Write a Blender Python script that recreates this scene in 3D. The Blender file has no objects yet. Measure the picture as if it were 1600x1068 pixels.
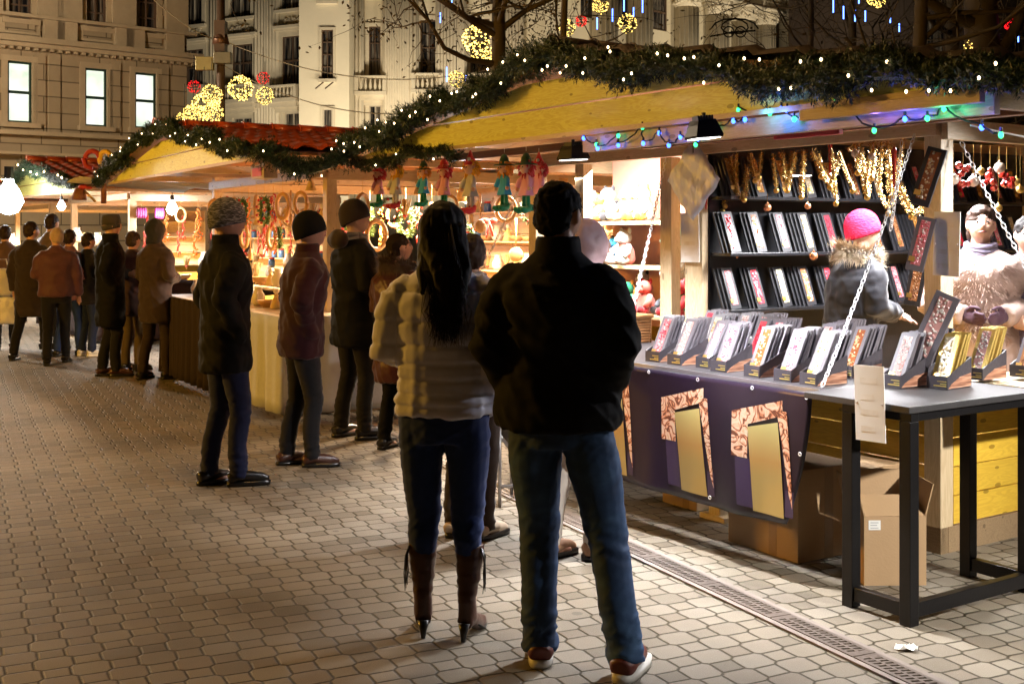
import bpy, bmesh, math, random, os
import numpy as np
from mathutils import Vector, Matrix, noise, Euler
R = math.radians
random.seed(7)
S = bpy.context.scene
COL = S.collection

# ---------------------------------------------------------------- camera, sky, exposure
F, EYE, HZ = 1850.0, 1.61, 362.0          # focal length in photo pixels, eye height, horizon row
cam_d = bpy.data.cameras.new('camera'); cam = bpy.data.objects.new('camera', cam_d); COL.objects.link(cam)
cam.location = (0, 0, EYE); cam.rotation_euler = (R(90), 0, 0)
cam_d.sensor_width = 36; cam_d.lens = 36*F/1600; cam_d.shift_y = -(534-HZ)/1600
cam_d.clip_start = 0.05; cam_d.clip_end = 600
S.camera = cam
W = bpy.data.worlds.new('World'); S.world = W; W.use_nodes = True
wn = W.node_tree.nodes; bg = wn['Background']
sky = wn.new('ShaderNodeTexSky'); sky.sky_type = 'NISHITA'; sky.sun_disc = False
sky.sun_elevation = R(-4); sky.sun_rotation = R(200)
W.node_tree.links.new(sky.outputs[0], bg.inputs[0]); bg.inputs[1].default_value = 0.014
S.view_settings.view_transform = 'Standard'; S.view_settings.look = 'None'
S.view_settings.exposure = 0.0; S.view_settings.gamma = 1.0
S.render.engine = 'CYCLES'
S.cycles.max_bounces = 5; S.cycles.diffuse_bounces = 3; S.cycles.glossy_bounces = 2
S.cycles.transmission_bounces = 4; S.cycles.sample_clamp_indirect = 4
try:
    S.cycles.use_denoising = True; S.cycles.use_light_tree = True
except Exception: pass

def lamp(name, kind, loc, power, color, size=0.2, target=None, parent=None, spot=100, blend=0.6, size_y=None):
    d = bpy.data.lights.new(name, kind); d.energy = power; d.color = color
    if kind == 'AREA':
        d.size = size
        d.spread = R(152)
        if size_y: d.shape = 'RECTANGLE'; d.size_y = size_y
    else: d.shadow_soft_size = size
    if kind == 'SPOT': d.spot_size = R(spot); d.spot_blend = blend
    o = bpy.data.objects.new(name, d); COL.objects.link(o); o.location = loc
    if target is not None:
        o.rotation_euler = (Vector(target)-Vector(loc)).to_track_quat('-Z', 'Y').to_euler()
    return o
WARM, WHITE, AMBER, FLOODC = (1, .66, .34), (.97, .97, 1.0), (1, .50, .12), (1, .85, .62)

# ---------------------------------------------------------------- frames (where the stalls stand)
def ground(px, py):
    Y = F*EYE/(py-HZ); return Vector(((px-800)/F*Y, Y, 0))
def at(px, py, Y):                         # a place at distance Y seen at photo pixel px, py
    return Vector(((px-800)/F*Y, Y, EYE-(py-HZ)/F*Y))
class Frame:
    """stall frame: x to the right along the front, y into the stall, origin at the front right corner"""
    def __init__(s, O, vpx):
        dx, dy = vpx-800, F; L = math.hypot(dx, dy)
        s.u = Vector((dx/L, dy/L, 0)); s.v = Vector((s.u.y, -s.u.x, 0)); s.O = Vector((O[0], O[1], 0))
        s.rot = math.atan2(-s.u.y, -s.u.x)
    def w(s, x, y, z=0): return s.O - s.u*x + s.v*y + Vector((0, 0, z))
    def pl(s, px, py, y):                  # pixel on the plane local y = const
        a = (px-800)/F; o = s.O+s.v*y
        x = (o.x-a*o.y)/(s.u.x-a*s.u.y); Y = o.y-x*s.u.y
        return x, EYE-(py-HZ)/F*Y
    def pls(s, px, py, x):                 # pixel on the plane local x = const
        a = (px-800)/F; o = s.O-s.u*x
        y = (a*o.y-o.x)/(s.v.x-a*s.v.y); Y = o.y+y*s.v.y
        return y, EYE-(py-HZ)/F*Y
    def loc(s, P): d = Vector(P)-s.O; return -d.dot(s.u), d.dot(s.v)
H1 = Frame(ground(1470, 866), -420)
H2 = Frame((-1.64, 10.48), -260)
H3 = Frame((-5.65, 17.5), -420)
H4 = Frame((-9.6, 24.6), -420)

# assumed lights: unseen sodium street lamps around the square (lamps built below)
ASSUMED_LAMPS = [((-4.2, -0.6, 5.2), 40, AMBER), ((2.6, -5.4, 5.2), 20, (1, .62, .27)), ((-9.4, 7.6, 3.4), 2250, (1, .50, .06)), ((-14.5, 23.0, 6.5), 4600, (1, .79, .55))]

# ---------------------------------------------------------------- mesh helpers
class MB:
    def __init__(s): s.v = []; s.f = []; s.m = []; s.mi = 0
    def add(s, vs, fs, M=None):
        n = len(s.v)
        s.v += [tuple(M @ Vector(p)) for p in vs] if M is not None else [tuple(p) for p in vs]
        s.f += [tuple(i+n for i in f) for f in fs]; s.m += [s.mi]*len(fs); return s
    def box(s, x0, x1, y0, y1, z0, z1, M=None):
        vs = [(x0,y0,z0),(x1,y0,z0),(x1,y1,z0),(x0,y1,z0),(x0,y0,z1),(x1,y0,z1),(x1,y1,z1),(x0,y1,z1)]
        return s.add(vs, [(0,3,2,1),(4,5,6,7),(0,1,5,4),(1,2,6,5),(2,3,7,6),(3,0,4,7)], M)
    def cbox(s, c, sz, M=None):
        return s.box(c[0]-sz[0]/2, c[0]+sz[0]/2, c[1]-sz[1]/2, c[1]+sz[1]/2, c[2]-sz[2]/2, c[2]+sz[2]/2, M)
    def beam(s, a, b, w, h, up=(0,0,1)):
        a, b = Vector(a), Vector(b); d = b-a; L = d.length; y = d.normalized()
        x = y.cross(Vector(up))
        if x.length < 1e-4: x = Vector((1,0,0))
        x.normalize(); z = x.cross(y)
        M = Matrix((x, y, z)).transposed().to_4x4(); M.translation = a
        return s.box(-w/2, w/2, 0, L, -h/2, h/2, M)
    def tube(s, pts, rad, n=8, ell=None, caps=True, M=None):
        pts = [Vector(p) for p in pts]; k = len(pts)
        if not hasattr(rad, '__len__'): rad = [rad]*k
        vs, fs = [], []; prev = None
        for i, p in enumerate(pts):
            d = (pts[min(i+1,k-1)]-pts[max(i-1,0)])
            d = d.normalized() if d.length > 1e-9 else Vector((0,0,1))
            if prev is None:
                x = d.cross(Vector((0,1,0)) if abs(d.y) < .9 else Vector((1,0,0))).normalized()
            else:
                x = (prev - d*prev.dot(d)).normalized()
            prev = x; y = d.cross(x)
            rx = ry = rad[i]
            if hasattr(rx, '__len__'): rx, ry = rad[i]
            for j in range(n):
                a = 2*math.pi*j/n
                vs.append(p + x*math.cos(a)*rx + y*math.sin(a)*ry)
        for i in range(k-1):
            for j in range(n):
                a, b = i*n+j, i*n+(j+1)%n
                fs.append((a, b, b+n, a+n))
        if caps:
            fs.append(tuple(range(n-1, -1, -1))); fs.append(tuple((k-1)*n+j for j in range(n)))
        return s.add(vs, fs, M)
    def rings(s, rs, n=20, M=None):        # horizontal ellipses: (z, rx, ry, cx, cy)
        vs, fs = [], []
        for r in rs:
            z, rx, ry = r[:3]; cx, cy = (r[3], r[4]) if len(r) > 3 else (0, 0)
            for j in range(n):
                a = 2*math.pi*j/n; vs.append((cx+rx*math.cos(a), cy+ry*math.sin(a), z))
        for i in range(len(rs)-1):
            for j in range(n):
                a, b = i*n+j, i*n+(j+1)%n; fs.append((a, b, b+n, a+n))
        fs.append(tuple(range(n-1,-1,-1))); fs.append(tuple((len(rs)-1)*n+j for j in range(n)))
        return s.add(vs, fs, M)
    def ball(s, c, r, n=12, M=None):
        r = (r,)*3 if not hasattr(r, '__len__') else r
        rs = []
        h = max(4, n//2+1)
        vs, fs = [(c[0],c[1],c[2]-r[2])], []
        for i in range(1, h):
            t = -math.pi/2+math.pi*i/h
            for j in range(n):
                a = 2*math.pi*j/n
                vs.append((c[0]+r[0]*math.cos(t)*math.cos(a), c[1]+r[1]*math.cos(t)*math.sin(a), c[2]+r[2]*math.sin(t)))
        vs.append((c[0],c[1],c[2]+r[2])); top = len(vs)-1
        for j in range(n): fs.append((0, 1+(j+1)%n, 1+j))
        for i in range(h-2):
            for j in range(n):
                a, b = 1+i*n+j, 1+i*n+(j+1)%n; fs.append((a, b, b+n, a+n))
        for j in range(n): fs.append((top, 1+(h-2)*n+j, 1+(h-2)*n+(j+1)%n))
        return s.add(vs, fs, M)
    def torus(s, c, R0, r, n=20, m=6, M=None, arc=1.0, sx=1, sz=1):
        pts = [(c[0]+R0*sx*math.cos(2*math.pi*arc*i/n), c[1], c[2]+R0*sz*math.sin(2*math.pi*arc*i/n)) for i in range(n+1)]
        return s.tube(pts, r, m, M=M)
    def prism(s, poly, y0, y1, M=None):    # polygon in x,z extruded along y
        n = len(poly)
        vs = [(x, y0, z) for x, z in poly]+[(x, y1, z) for x, z in poly]
        fs = [tuple(range(n)), tuple(range(2*n-1, n-1, -1))]+[(i, i+n, (i+1)%n+n, (i+1)%n) for i in range(n)]
        return s.add(vs, fs, M)
    def lathe(s, prof, n=16, M=None, c=(0,0,0)):
        return s.rings([(c[2]+z, max(r,1e-4), max(r,1e-4), c[0], c[1]) for r, z in prof], n, M)

def obj(name, mb, mat, parent=None, smooth=False, loc=None, rotz=None, bevel=0, M=None):
    me = bpy.data.meshes.new(name); me.from_pydata(mb.v, [], mb.f)
    mats = mat if isinstance(mat, (list, tuple)) else [mat]
    for m in mats: me.materials.append(m)
    if len(mats) > 1: me.polygons.foreach_set('material_index', mb.m)
    if smooth: me.polygons.foreach_set('use_smooth', [True]*len(me.polygons))
    me.update()
    o = bpy.data.objects.new(name, me); COL.objects.link(o)
    if parent: o.parent = parent
    if loc is not None: o.location = loc
    if rotz is not None: o.rotation_euler = (0, 0, rotz)
    if M is not None: o.matrix_world = M
    if bevel:
        b = o.modifiers.new('bevel', 'BEVEL'); b.width = bevel; b.segments = 2; b.limit_method = 'ANGLE'
    return o
def tag(o, label=None, cat=None, group=None, kind=None):
    if label: o['label'] = label
    if cat: o['category'] = cat
    if group: o['group'] = group
    if kind: o['kind'] = kind
    return o
def thing(name, label, cat, loc=(0,0,0), rotz=0.0, group=None):
    o = bpy.data.objects.new(name, None); COL.objects.link(o); o.empty_display_size = .1
    o.location = loc; o.rotation_euler = (0, 0, rotz)
    return tag(o, label, cat, group)
def fthing(name, label, cat, fr, x, y, z=0, rot=0, group=None):
    return thing(name, label, cat, fr.w(x, y, z), fr.rot+rot, group)
def children(o): return [c for c in COL.objects if c.parent == o]
def dup(root, kids, loc, rotz, label=None, group=None):
    r = root.copy(); COL.objects.link(r); r.location = loc; r.rotation_euler = (0, 0, rotz)
    if label: r['label'] = label
    if group: r['group'] = group
    for ch in kids:
        c = ch.copy(); COL.objects.link(c); c.parent = r
    return r
def fuse(mb, voxel, smooth=2, disp=None):   # merge overlapping closed pieces into one surface, then shape it
    me = bpy.data.meshes.new('t'); me.from_pydata(mb.v, [], mb.f); me.update()
    o = bpy.data.objects.new('t', me); COL.objects.link(o)
    m = o.modifiers.new('r', 'REMESH'); m.mode = 'VOXEL'; m.voxel_size = voxel; m.adaptivity = 0
    if smooth:
        q = o.modifiers.new('s', 'SMOOTH'); q.iterations = smooth; q.factor = .5
    bpy.context.view_layer.update()
    e = o.evaluated_get(bpy.context.evaluated_depsgraph_get())
    me2 = bpy.data.meshes.new_from_object(e)
    bpy.data.objects.remove(o); bpy.data.meshes.remove(me)
    if disp:
        nn = [v.normal.copy() for v in me2.vertices]
        for v, n in zip(me2.vertices, nn): v.co += n*disp(v.co, n)
    me2.polygons.foreach_set('use_smooth', [True]*len(me2.polygons)); me2.update()
    return me2
def objm(name, me, mat, parent=None, loc=None, rotz=None):
    me.name = name; me.materials.clear(); me.materials.append(mat)
    o = bpy.data.objects.new(name, me); COL.objects.link(o)
    if parent: o.parent = parent
    if loc is not None: o.location = loc
    if rotz is not None: o.rotation_euler = (0, 0, rotz)
    return o

# ---------------------------------------------------------------- materials
class NT:
    def __init__(s, name):
        s.m = bpy.data.materials.new(name); s.m.use_nodes = True; s.t = s.m.node_tree
        s.b = s.t.nodes['Principled BSDF']; s.o = s.t.nodes['Material Output']
    def n(s, kind, **kw):
        nd = s.t.nodes.new('ShaderNode'+kind)
        for k, v in kw.items():
            if k.startswith('i_'):
                key = k[2:]; key = int(key) if key.isdigit() else key.replace('_', ' ')
                nd.inputs[key].default_value = v
            else: setattr(nd, k, v)
        return nd
    def l(s, a, b): s.t.links.new(a, b)
    def math(s, op, a, b=None, c=None):
        nd = s.t.nodes.new('ShaderNodeMath'); nd.operation = op
        for i, x in enumerate((a, b, c)):
            if x is None: continue
            if isinstance(x, (int, float)): nd.inputs[i].default_value = x
            else: s.l(x, nd.inputs[i])
        return nd.outputs[0]
    def mix(s, fac, a, b, mode='MIX'):
        nd = s.t.nodes.new('ShaderNodeMix'); nd.data_type = 'RGBA'; nd.blend_type = mode
        for sock, x in ((nd.inputs[0], fac), (nd.inputs[6], a), (nd.inputs[7], b)):
            if isinstance(x, (int, float)): sock.default_value = x
            elif isinstance(x, (tuple, list)): sock.default_value = (*x[:3], 1)
            else: s.l(x, sock)
        return nd.outputs[2]
    def ramp(s, fac, stops):
        nd = s.t.nodes.new('ShaderNodeValToRGB'); cr = nd.color_ramp
        while len(cr.elements) > 1: cr.elements.remove(cr.elements[-1])
        cr.elements[0].position = stops[0][0]; cr.elements[0].color = (*stops[0][1], 1)
        for p, c in stops[1:]: cr.elements.new(p).color = (*c, 1)
        s.l(fac, nd.inputs[0]); return nd.outputs[0]
    def coords(s, scale=(1,1,1), rot=(0,0,0), kind='Object'):
        tc = s.t.nodes.new('ShaderNodeTexCoord'); mp = s.t.nodes.new('ShaderNodeMapping')
        mp.inputs['Scale'].default_value = scale; mp.inputs['Rotation'].default_value = rot
        s.l(tc.outputs[kind], mp.inputs[0]); return mp.outputs[0]
    def bump(s, h, strength=.3, dist=.01):
        nd = s.t.nodes.new('ShaderNodeBump'); nd.inputs['Strength'].default_value = strength
        nd.inputs['Distance'].default_value = dist; s.l(h, nd.inputs['Height']); s.l(nd.outputs[0], s.b.inputs['Normal'])
_mc = {}
def mat(name, col, rough=.6, metal=0, var=.25, vs=6.0, bump=.2, bs=60.0, bd=.004, stretch=(1,1,1), spec=.5, island=0.0, coat=0, emit=None, es=0, sheen=0, alpha=None, trans=0, sss=0):
    if name in _mc: return _mc[name]
    t = NT(name); b = t.b
    b.inputs['Roughness'].default_value = rough; b.inputs['Metallic'].default_value = metal
    b.inputs['Specular IOR Level'].default_value = spec
    if coat: b.inputs['Coat Weight'].default_value = coat
    if sheen: b.inputs['Sheen Weight'].default_value = sheen
    if trans: b.inputs['Transmission Weight'].default_value = trans
    if sss: b.inputs['Subsurface Weight'].default_value = sss; b.inputs['Subsurface Radius'].default_value = (.02,.01,.005)
    c = None
    if var:
        co = t.coords(stretch)
        nz = t.n('TexNoise', i_Scale=vs, i_Detail=6.0, i_Roughness=.65); t.l(co, nz.inputs['Vector'])
        k = t.math('MULTIPLY_ADD', nz.outputs[0], 2*var, 1-var)
        if island:
            g = t.n('NewGeometry'); k = t.math('MULTIPLY', k, t.math('MULTIPLY_ADD', g.outputs['Random Per Island'], 2*island, 1-island))
        c = t.mix(1.0, (col[0], col[1], col[2]), (1,1,1), 'MULTIPLY')
        vm = t.n('VectorMath', operation='SCALE'); t.l(c, vm.inputs[0]); t.l(k, vm.inputs['Scale']); t.l(vm.outputs[0], b.inputs['Base Color'])
    else: b.inputs['Base Color'].default_value = (*col, 1)
    if bump:
        co = t.coords(stretch)
        nz = t.n('TexNoise', i_Scale=bs, i_Detail=4.0); t.l(co, nz.inputs['Vector']); t.bump(nz.outputs[0], bump, bd)
    if emit: b.inputs['Emission Color'].default_value = (*emit, 1); b.inputs['Emission Strength'].default_value = es
    _mc[name] = t.m; return t.m
def wood(name, col, dark, axis=0, rough=.5, scale=1.0, coat=0):
    """planed boards: long grain along an axis, knots, each board its own tint"""
    if name in _mc: return _mc[name]
    t = NT(name)
    sc = [9*scale]*3; sc[axis] = .9*scale
    co = t.coords(tuple(sc)); g = t.n('NewGeometry')
    off = t.n('VectorMath', operation='ADD'); cmb = t.n('CombineXYZ')
    r10 = t.math('MULTIPLY', g.outputs['Random Per Island'], 37.0)
    for i in range(3): t.l(r10, cmb.inputs[i])
    t.l(co, off.inputs[0]); t.l(cmb.outputs[0], off.inputs[1])
    w1 = t.n('TexNoise', i_Scale=2.2, i_Detail=5.0, i_Distortion=1.2); t.l(off.outputs[0], w1.inputs['Vector'])
    wv = t.math('SINE', t.math('MULTIPLY', w1.outputs[0], 60.0))
    sc2 = [5*scale]*3; sc2[axis] = 2.2*scale
    co2 = t.coords(tuple(sc2)); o2 = t.n('VectorMath', operation='ADD'); t.l(co2, o2.inputs[0]); t.l(cmb.outputs[0], o2.inputs[1])
    vo = t.n('TexVoronoi', i_Scale=2.3); t.l(o2.outputs[0], vo.inputs['Vector'])
    knot = t.math('LESS_THAN', vo.outputs['Distance'], .13)
    base = t.mix(t.math('MULTIPLY_ADD', wv, .26, .32), col, dark)
    base = t.mix(t.math('MULTIPLY', knot, .75), base, tuple(x*.45 for x in dark))
    k = t.math('MULTIPLY_ADD', g.outputs['Random Per Island'], .34, .83)
    vm = t.n('VectorMath', operation='SCALE'); t.l(base, vm.inputs[0]); t.l(k, vm.inputs['Scale']); t.l(vm.outputs[0], t.b.inputs['Base Color'])
    t.b.inputs['Roughness'].default_value = rough
    if coat: t.b.inputs['Coat Weight'].default_value = coat
    t.bump(wv, .12, .002); _mc[name] = t.m; return t.m
def glow(name, col, s):
    if name in _mc: return _mc[name]
    t = NT(name); t.b.inputs['Base Color'].default_value = (.02,.02,.02,1)
    t.b.inputs['Emission Color'].default_value = (*col, 1); t.b.inputs['Emission Strength'].default_value = s
    _mc[name] = t.m; return t.m
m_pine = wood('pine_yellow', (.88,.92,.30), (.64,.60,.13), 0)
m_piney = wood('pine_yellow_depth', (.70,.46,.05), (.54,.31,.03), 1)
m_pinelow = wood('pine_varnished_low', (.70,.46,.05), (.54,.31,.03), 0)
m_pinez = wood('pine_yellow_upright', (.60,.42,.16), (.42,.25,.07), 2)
m_pale = wood('pine_pale', (.66,.52,.33), (.50,.36,.20), 0)
m_paley = wood('pine_pale_depth', (.66,.52,.33), (.50,.36,.20), 1)
m_palez = wood('pine_pale_upright', (.68,.54,.34), (.50,.36,.20), 2)
m_brownw = wood('stained_brown_wood', (.22,.085,.03), (.12,.04,.015), 0)
m_black = mat('black_paint', (.005,.0045,.005), .4, spec=.3, var=.4, vs=14, bump=.15)
m_blackshelf = mat('black_lacquer_shelf', (.010,.010,.012), .3, var=.3)
m_steel = mat('zinc_steel', (.78,.78,.80), .35, .45, var=.12)
m_white = mat('white_card', (.80,.79,.75), .6, var=.06, vs=5, bump=.05)
m_gold = mat('gold_foil', (.83,.55,.16), .28, .85, var=.2)
m_card = mat('kraft_cardboard', (.42,.27,.14), .8, var=.10, vs=5, bump=.25, bs=90)
m_tape = mat('parcel_tape', (.30,.18,.085), .28, var=.1)
m_wire = mat('black_cable', (.01,.012,.012), .5, var=0, bump=0)
# ---------------------------------------------------------------- ground
def paving_material():
    t = NT('octagon_and_square_pavers')
    p = .110; h = .41
    ang = math.atan2(-880, 1850)            # rows follow the drain
    co = t.coords((1,1,1), (0,0,0)); sep = t.n('SeparateXYZ'); t.l(co, sep.inputs[0])
    wob = t.n('TexNoise', i_Scale=1.3, i_Detail=2.0); t.l(co, wob.inputs['Vector'])
    wb = t.math('MULTIPLY_ADD', wob.outputs[0], .05, -.025)
    ca, sa = math.cos(ang), math.sin(ang)
    # q1 across the drain, q2 along it
    X = t.math('MULTIPLY', t.math('ADD', t.math('ADD', t.math('MULTIPLY', sep.outputs[0], ca), t.math('MULTIPLY', sep.outputs[1], -sa)), wb), 1/p/1.08)
    Y = t.math('MULTIPLY', t.math('ADD', t.math('ADD', t.math('MULTIPLY', sep.outputs[0], sa), t.math('MULTIPLY', sep.outputs[1], ca)), wb), 1/p)
    r = t.math('MULTIPLY', t.math('ADD', X, Y), .5); s = t.math('MULTIPLY', t.math('SUBTRACT', X, Y), .5)
    ri, si = t.math('ROUND', r), t.math('ROUND', s)
    rf, sf = t.math('SUBTRACT', r, ri), t.math('SUBTRACT', s, si)
    x = t.math('ABSOLUTE', t.math('ADD', rf, sf)); y = t.math('ABSOLUTE', t.math('SUBTRACT', rf, sf))
    d = t.math('SUBTRACT', t.math('MAXIMUM', x, y), 1-h)
    j2 = t.math('MULTIPLY', t.math('SUBTRACT', 1.0, t.math('ADD', x, y)), .707)
    insq = t.math('GREATER_THAN', d, 0.0)
    dist = t.math('MINIMUM', t.math('ABSOLUTE', d), t.math('ADD', j2, t.math('MULTIPLY', insq, 5.0)))
    rough = t.n('TexNoise', i_Scale=60.0, i_Detail=3.0); t.l(co, rough.inputs['Vector'])
    dist = t.math('ADD', dist, t.math('MULTIPLY_ADD', rough.outputs[0], .05, -.025))
    # stone id
    ido = t.n('CombineXYZ'); t.l(ri, ido.inputs[0]); t.l(si, ido.inputs[1])
    ids = t.n('CombineXYZ'); t.l(t.math('ROUND', X), ids.inputs[0]); t.l(t.math('ROUND', Y), ids.inputs[1]); ids.inputs[2].default_value = 9.5
    wo = t.n('TexWhiteNoise', noise_dimensions='3D'); t.l(ido.outputs[0], wo.inputs['Vector'])
    ws = t.n('TexWhiteNoise', noise_dimensions='3D'); t.l(ids.outputs[0], ws.inputs['Vector'])
    rnd = t.math('ADD', t.math('MULTIPLY', wo.outputs[0], t.math('SUBTRACT', 1.0, insq)), t.math('MULTIPLY', ws.outputs[0], insq))
    grit = t.n('TexNoise', i_Scale=420.0, i_Detail=2.0); t.l(co, grit.inputs['Vector'])
    big = t.n('TexNoise', i_Scale=.9, i_Detail=5.0); t.l(co, big.inputs['Vector'])
    stone = t.ramp(rnd, [(0, (.135,.112,.080)), (.12, (.165,.138,.102)), (.35, (.195,.165,.122)), (.7, (.21,.182,.140)), (1, (.175,.142,.104))])
    k = t.math('MULTIPLY', t.math('MULTIPLY_ADD', grit.outputs[0], 1.5, .25), t.math('MULTIPLY_ADD', big.outputs[0], 1.5, .25))
    vm = t.n('VectorMath', operation='SCALE'); t.l(stone, vm.inputs[0]); t.l(k, vm.inputs['Scale'])
    spk = t.n('TexVoronoi', i_Scale=190.0); t.l(co, spk.inputs['Vector'])
    c = t.mix(t.math('MULTIPLY', t.math('LESS_THAN', spk.outputs['Distance'], .13), .5), vm.outputs[0], (.46,.43,.38))
    gum = t.n('TexVoronoi', i_Scale=3.1); t.l(co, gum.inputs['Vector'])
    c = t.mix(t.math('MULTIPLY', t.math('LESS_THAN', gum.outputs['Distance'], .075), .6), c, (.07,.06,.05))
    joint = t.n('MapRange', i_1=.022, i_2=.062); t.l(dist, joint.inputs[0])
    moss = t.n('TexNoise', i_Scale=5.0, i_Detail=4.0); t.l(co, moss.inputs['Vector'])
    jc = t.mix(moss.outputs[0], (.014,.010,.004), (.062,.047,.016))
    c = t.mix(joint.outputs[0], jc, c); t.l(c, t.b.inputs['Base Color'])
    t.b.inputs['Roughness'].default_value = .62; t.b.inputs['Specular IOR Level'].default_value = .35
    dome = t.n('MapRange', i_1=.0, i_2=.085); dome.interpolation_type = 'SMOOTHSTEP'; t.l(dist, dome.inputs[0])
    hgt = t.math('ADD', t.math('ADD', dome.outputs[0], t.math('MULTIPLY', grit.outputs[0], .30)), t.math('MULTIPLY', rnd, .12))
    t.bump(hgt, .7, .009)
    return t.m
mb = MB()
n = 60; xs = [-90+180*i/n for i in range(n+1)]; ys = [-40+180*i/n for i in range(n+1)]
mb.add([(x, y, 0) for y in ys for x in xs], [(j*(n+1)+i, j*(n+1)+i+1, (j+1)*(n+1)+i+1, (j+1)*(n+1)+i) for j in range(n) for i in range(n)])
tag(obj('paved_square', mb, paving_material()), kind='structure')

# drain channel with cast iron slotted gratings
DR = Frame(ground(1300, 1003), -80)
m_iron = mat('worn_cast_iron', (.15,.12,.10), .45, .35, var=.35, vs=20, bump=.3)
m_frame = mat('drain_frame_concrete', (.20,.165,.14), .7, var=.3)
m_pit = mat('drain_pit', (.015,.012,.01), .9, var=0, bump=0)
dr = fthing('drain_channel', 'long slotted iron drain channel running diagonally through the pavers beside the stalls', 'drain', DR, 0, 0)
mb = MB(); mb.box(-11, 1.2, -.075, .075, .001, .004); obj('drain_pit', mb, m_pit, dr)
mb = MB(); mb.box(-11, 1.2, -.084, -.058, .003, .010).box(-11, 1.2, .058, .084, .003, .010); obj('drain_frame', mb, m_frame, dr)
x = 1.18; k = 0
while x > -10.5:
    g = MB(); L = .5
    # bars leaving two rows of slanted slots
    for yy0, yy1 in ((-.055, -.038), (-.006, .006), (.038, .055)): g.box(x-L+.006, x, yy0, yy1, .005, .0125)
    m = 15
    for row in (0, 1):
        for i in range(m+1):
            cx = x-.04-(L-.09)*i/m - row*.012
            y0 = -.038 if row == 0 else .006
            g.add([(cx-.007,y0,.005),(cx+.007,y0,.005),(cx+.015,y0+.032,.005),(cx+.001,y0+.032,.005),(cx-.007,y0,.012),(cx+.007,y0,.012),(cx+.015,y0+.032,.012),(cx+.001,y0+.032,.012)],
                  [(0,3,2,1),(4,5,6,7),(0,1,5,4),(1,2,6,5),(2,3,7,6),(3,0,4,7)])
    g.box(x-.034, x, -.038, .038, .005, .0122).box(x-L+.006, x-L+.036, -.038, .038, .005, .0122)
    obj('grating', g, m_iron, dr); x -= L; k += 1

# crumpled paper scrap
bm = MB(); rr = random.Random(3); pts = []
for j in range(6):
    for i in range(6):
        pts.append((i*.016+rr.uniform(-.004,.004), j*.010+rr.uniform(-.003,.003), .006+rr.uniform(0,.018)*(1 if (i+j)%2 else .3)))
bm.add(pts, [(j*6+i, j*6+i+1, (j+1)*6+i+1, (j+1)*6+i) for j in range(5) for i in range(5)])
o = obj('paper_scrap', bm, m_white, loc=ground(1398, 1016), rotz=-.4); so = o.modifiers.new('s','SOLIDIFY'); so.thickness = .0008
tag(o, 'small crumpled white paper scrap lying on the pavers right of the drain', 'litter')

# assumed street lamps, added out of view to light the square
def assumed_street_lamp(loc, label, power, col):
    t = thing('assumed_street_lamp', label, 'street lamp', (loc[0], loc[1], 0), 0, 'assumed sodium street lamps around the square')
    b = MB(); b.lathe([(.14,0),(.14,.25),(.08,.35),(.06,1.2),(.05,loc[2]-.1),(.03,loc[2]-.02)], 14); obj('pole', b, m_black, t, True)
    b = MB(); b.lathe([(.05,loc[2]+.02),(.30,loc[2]+.03),(.28,loc[2]+.10),(.12,loc[2]+.22),(.02,loc[2]+.26)], 18); obj('hood', b, m_black, t, True)
    b = MB(); b.lathe([(.03,loc[2]-.16),(.12,loc[2]-.12),(.17,loc[2]-.02),(.14,loc[2]+.015)], 16)
    obj('lamp_globe', b, glow('sodium_glow', col, 12), t, True)
    l = lamp('lamp_light', 'POINT', (loc[0], loc[1], loc[2]-.45), power, col, .28)
t = thing('added_suspended_lamp', 'added lamp hanging unseen from a wire over the middle of the market street', 'street lamp', (-1.2, 6.6, 5.9))  # lamp added above the view to brighten the tiled stall roofs
b = MB(); b.lathe([(.30,0),(.28,.08),(.10,.2),(.03,.3)], 16); obj('hood', b, m_black, t, True)
b = MB(); b.lathe([(.03,-.10),(.16,-.06),(.2,-.004)], 16); obj('lamp_globe', b, glow('sodium_glow', AMBER, 12), t, True)
b = MB(); b.tube([(-9,5,1.2),(0,0,.3),(9,-5,1.2)], .012, 5); obj('suspension_wire', b, m_black, t)
lamp('lamp_light', 'POINT', (-1.2, 6.6, 5.55), 300, (1,.55,.16), .25)
for (l, pw, c), lb in zip(ASSUMED_LAMPS, ('assumed black street lamp out of view nearest the open paving on the left', 'assumed black street lamp out of view behind the shopping couple', 'assumed black street lamp out of view opposite the second stall', 'assumed black street lamp out of view before the far sandstone building')):  # assumed lamps, all of them added outside the view
    assumed_street_lamp(l, lb, pw, c)
# ---------------------------------------------------------------- wooden market stalls
Frame.pz = lambda s, px, py, z: s.loc(((px-800)/F*(F*(EYE-z)/(py-HZ)), F*(EYE-z)/(py-HZ), 0))
m_tile = mat('glazed_red_roof_tile', (.50,.085,.03), .28, var=.25, vs=9, bump=.1, coat=.4)
m_tiled = mat('dark_bitumen_roof', (.035,.02,.02), .6, var=.3, bump=.3)
m_soffit = wood('brown_roof_boards', (.26,.12,.05), (.16,.06,.02), 1)
m_inside = wood('inside_boards', (.60,.42,.24), (.46,.28,.13), 0)
m_insidez = wood('inside_boards_upright', (.62,.44,.25), (.46,.28,.13), 2)
WH, DH, OV = 3.66, 3.4, .95                 # width, depth, overhang of a stall

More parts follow.
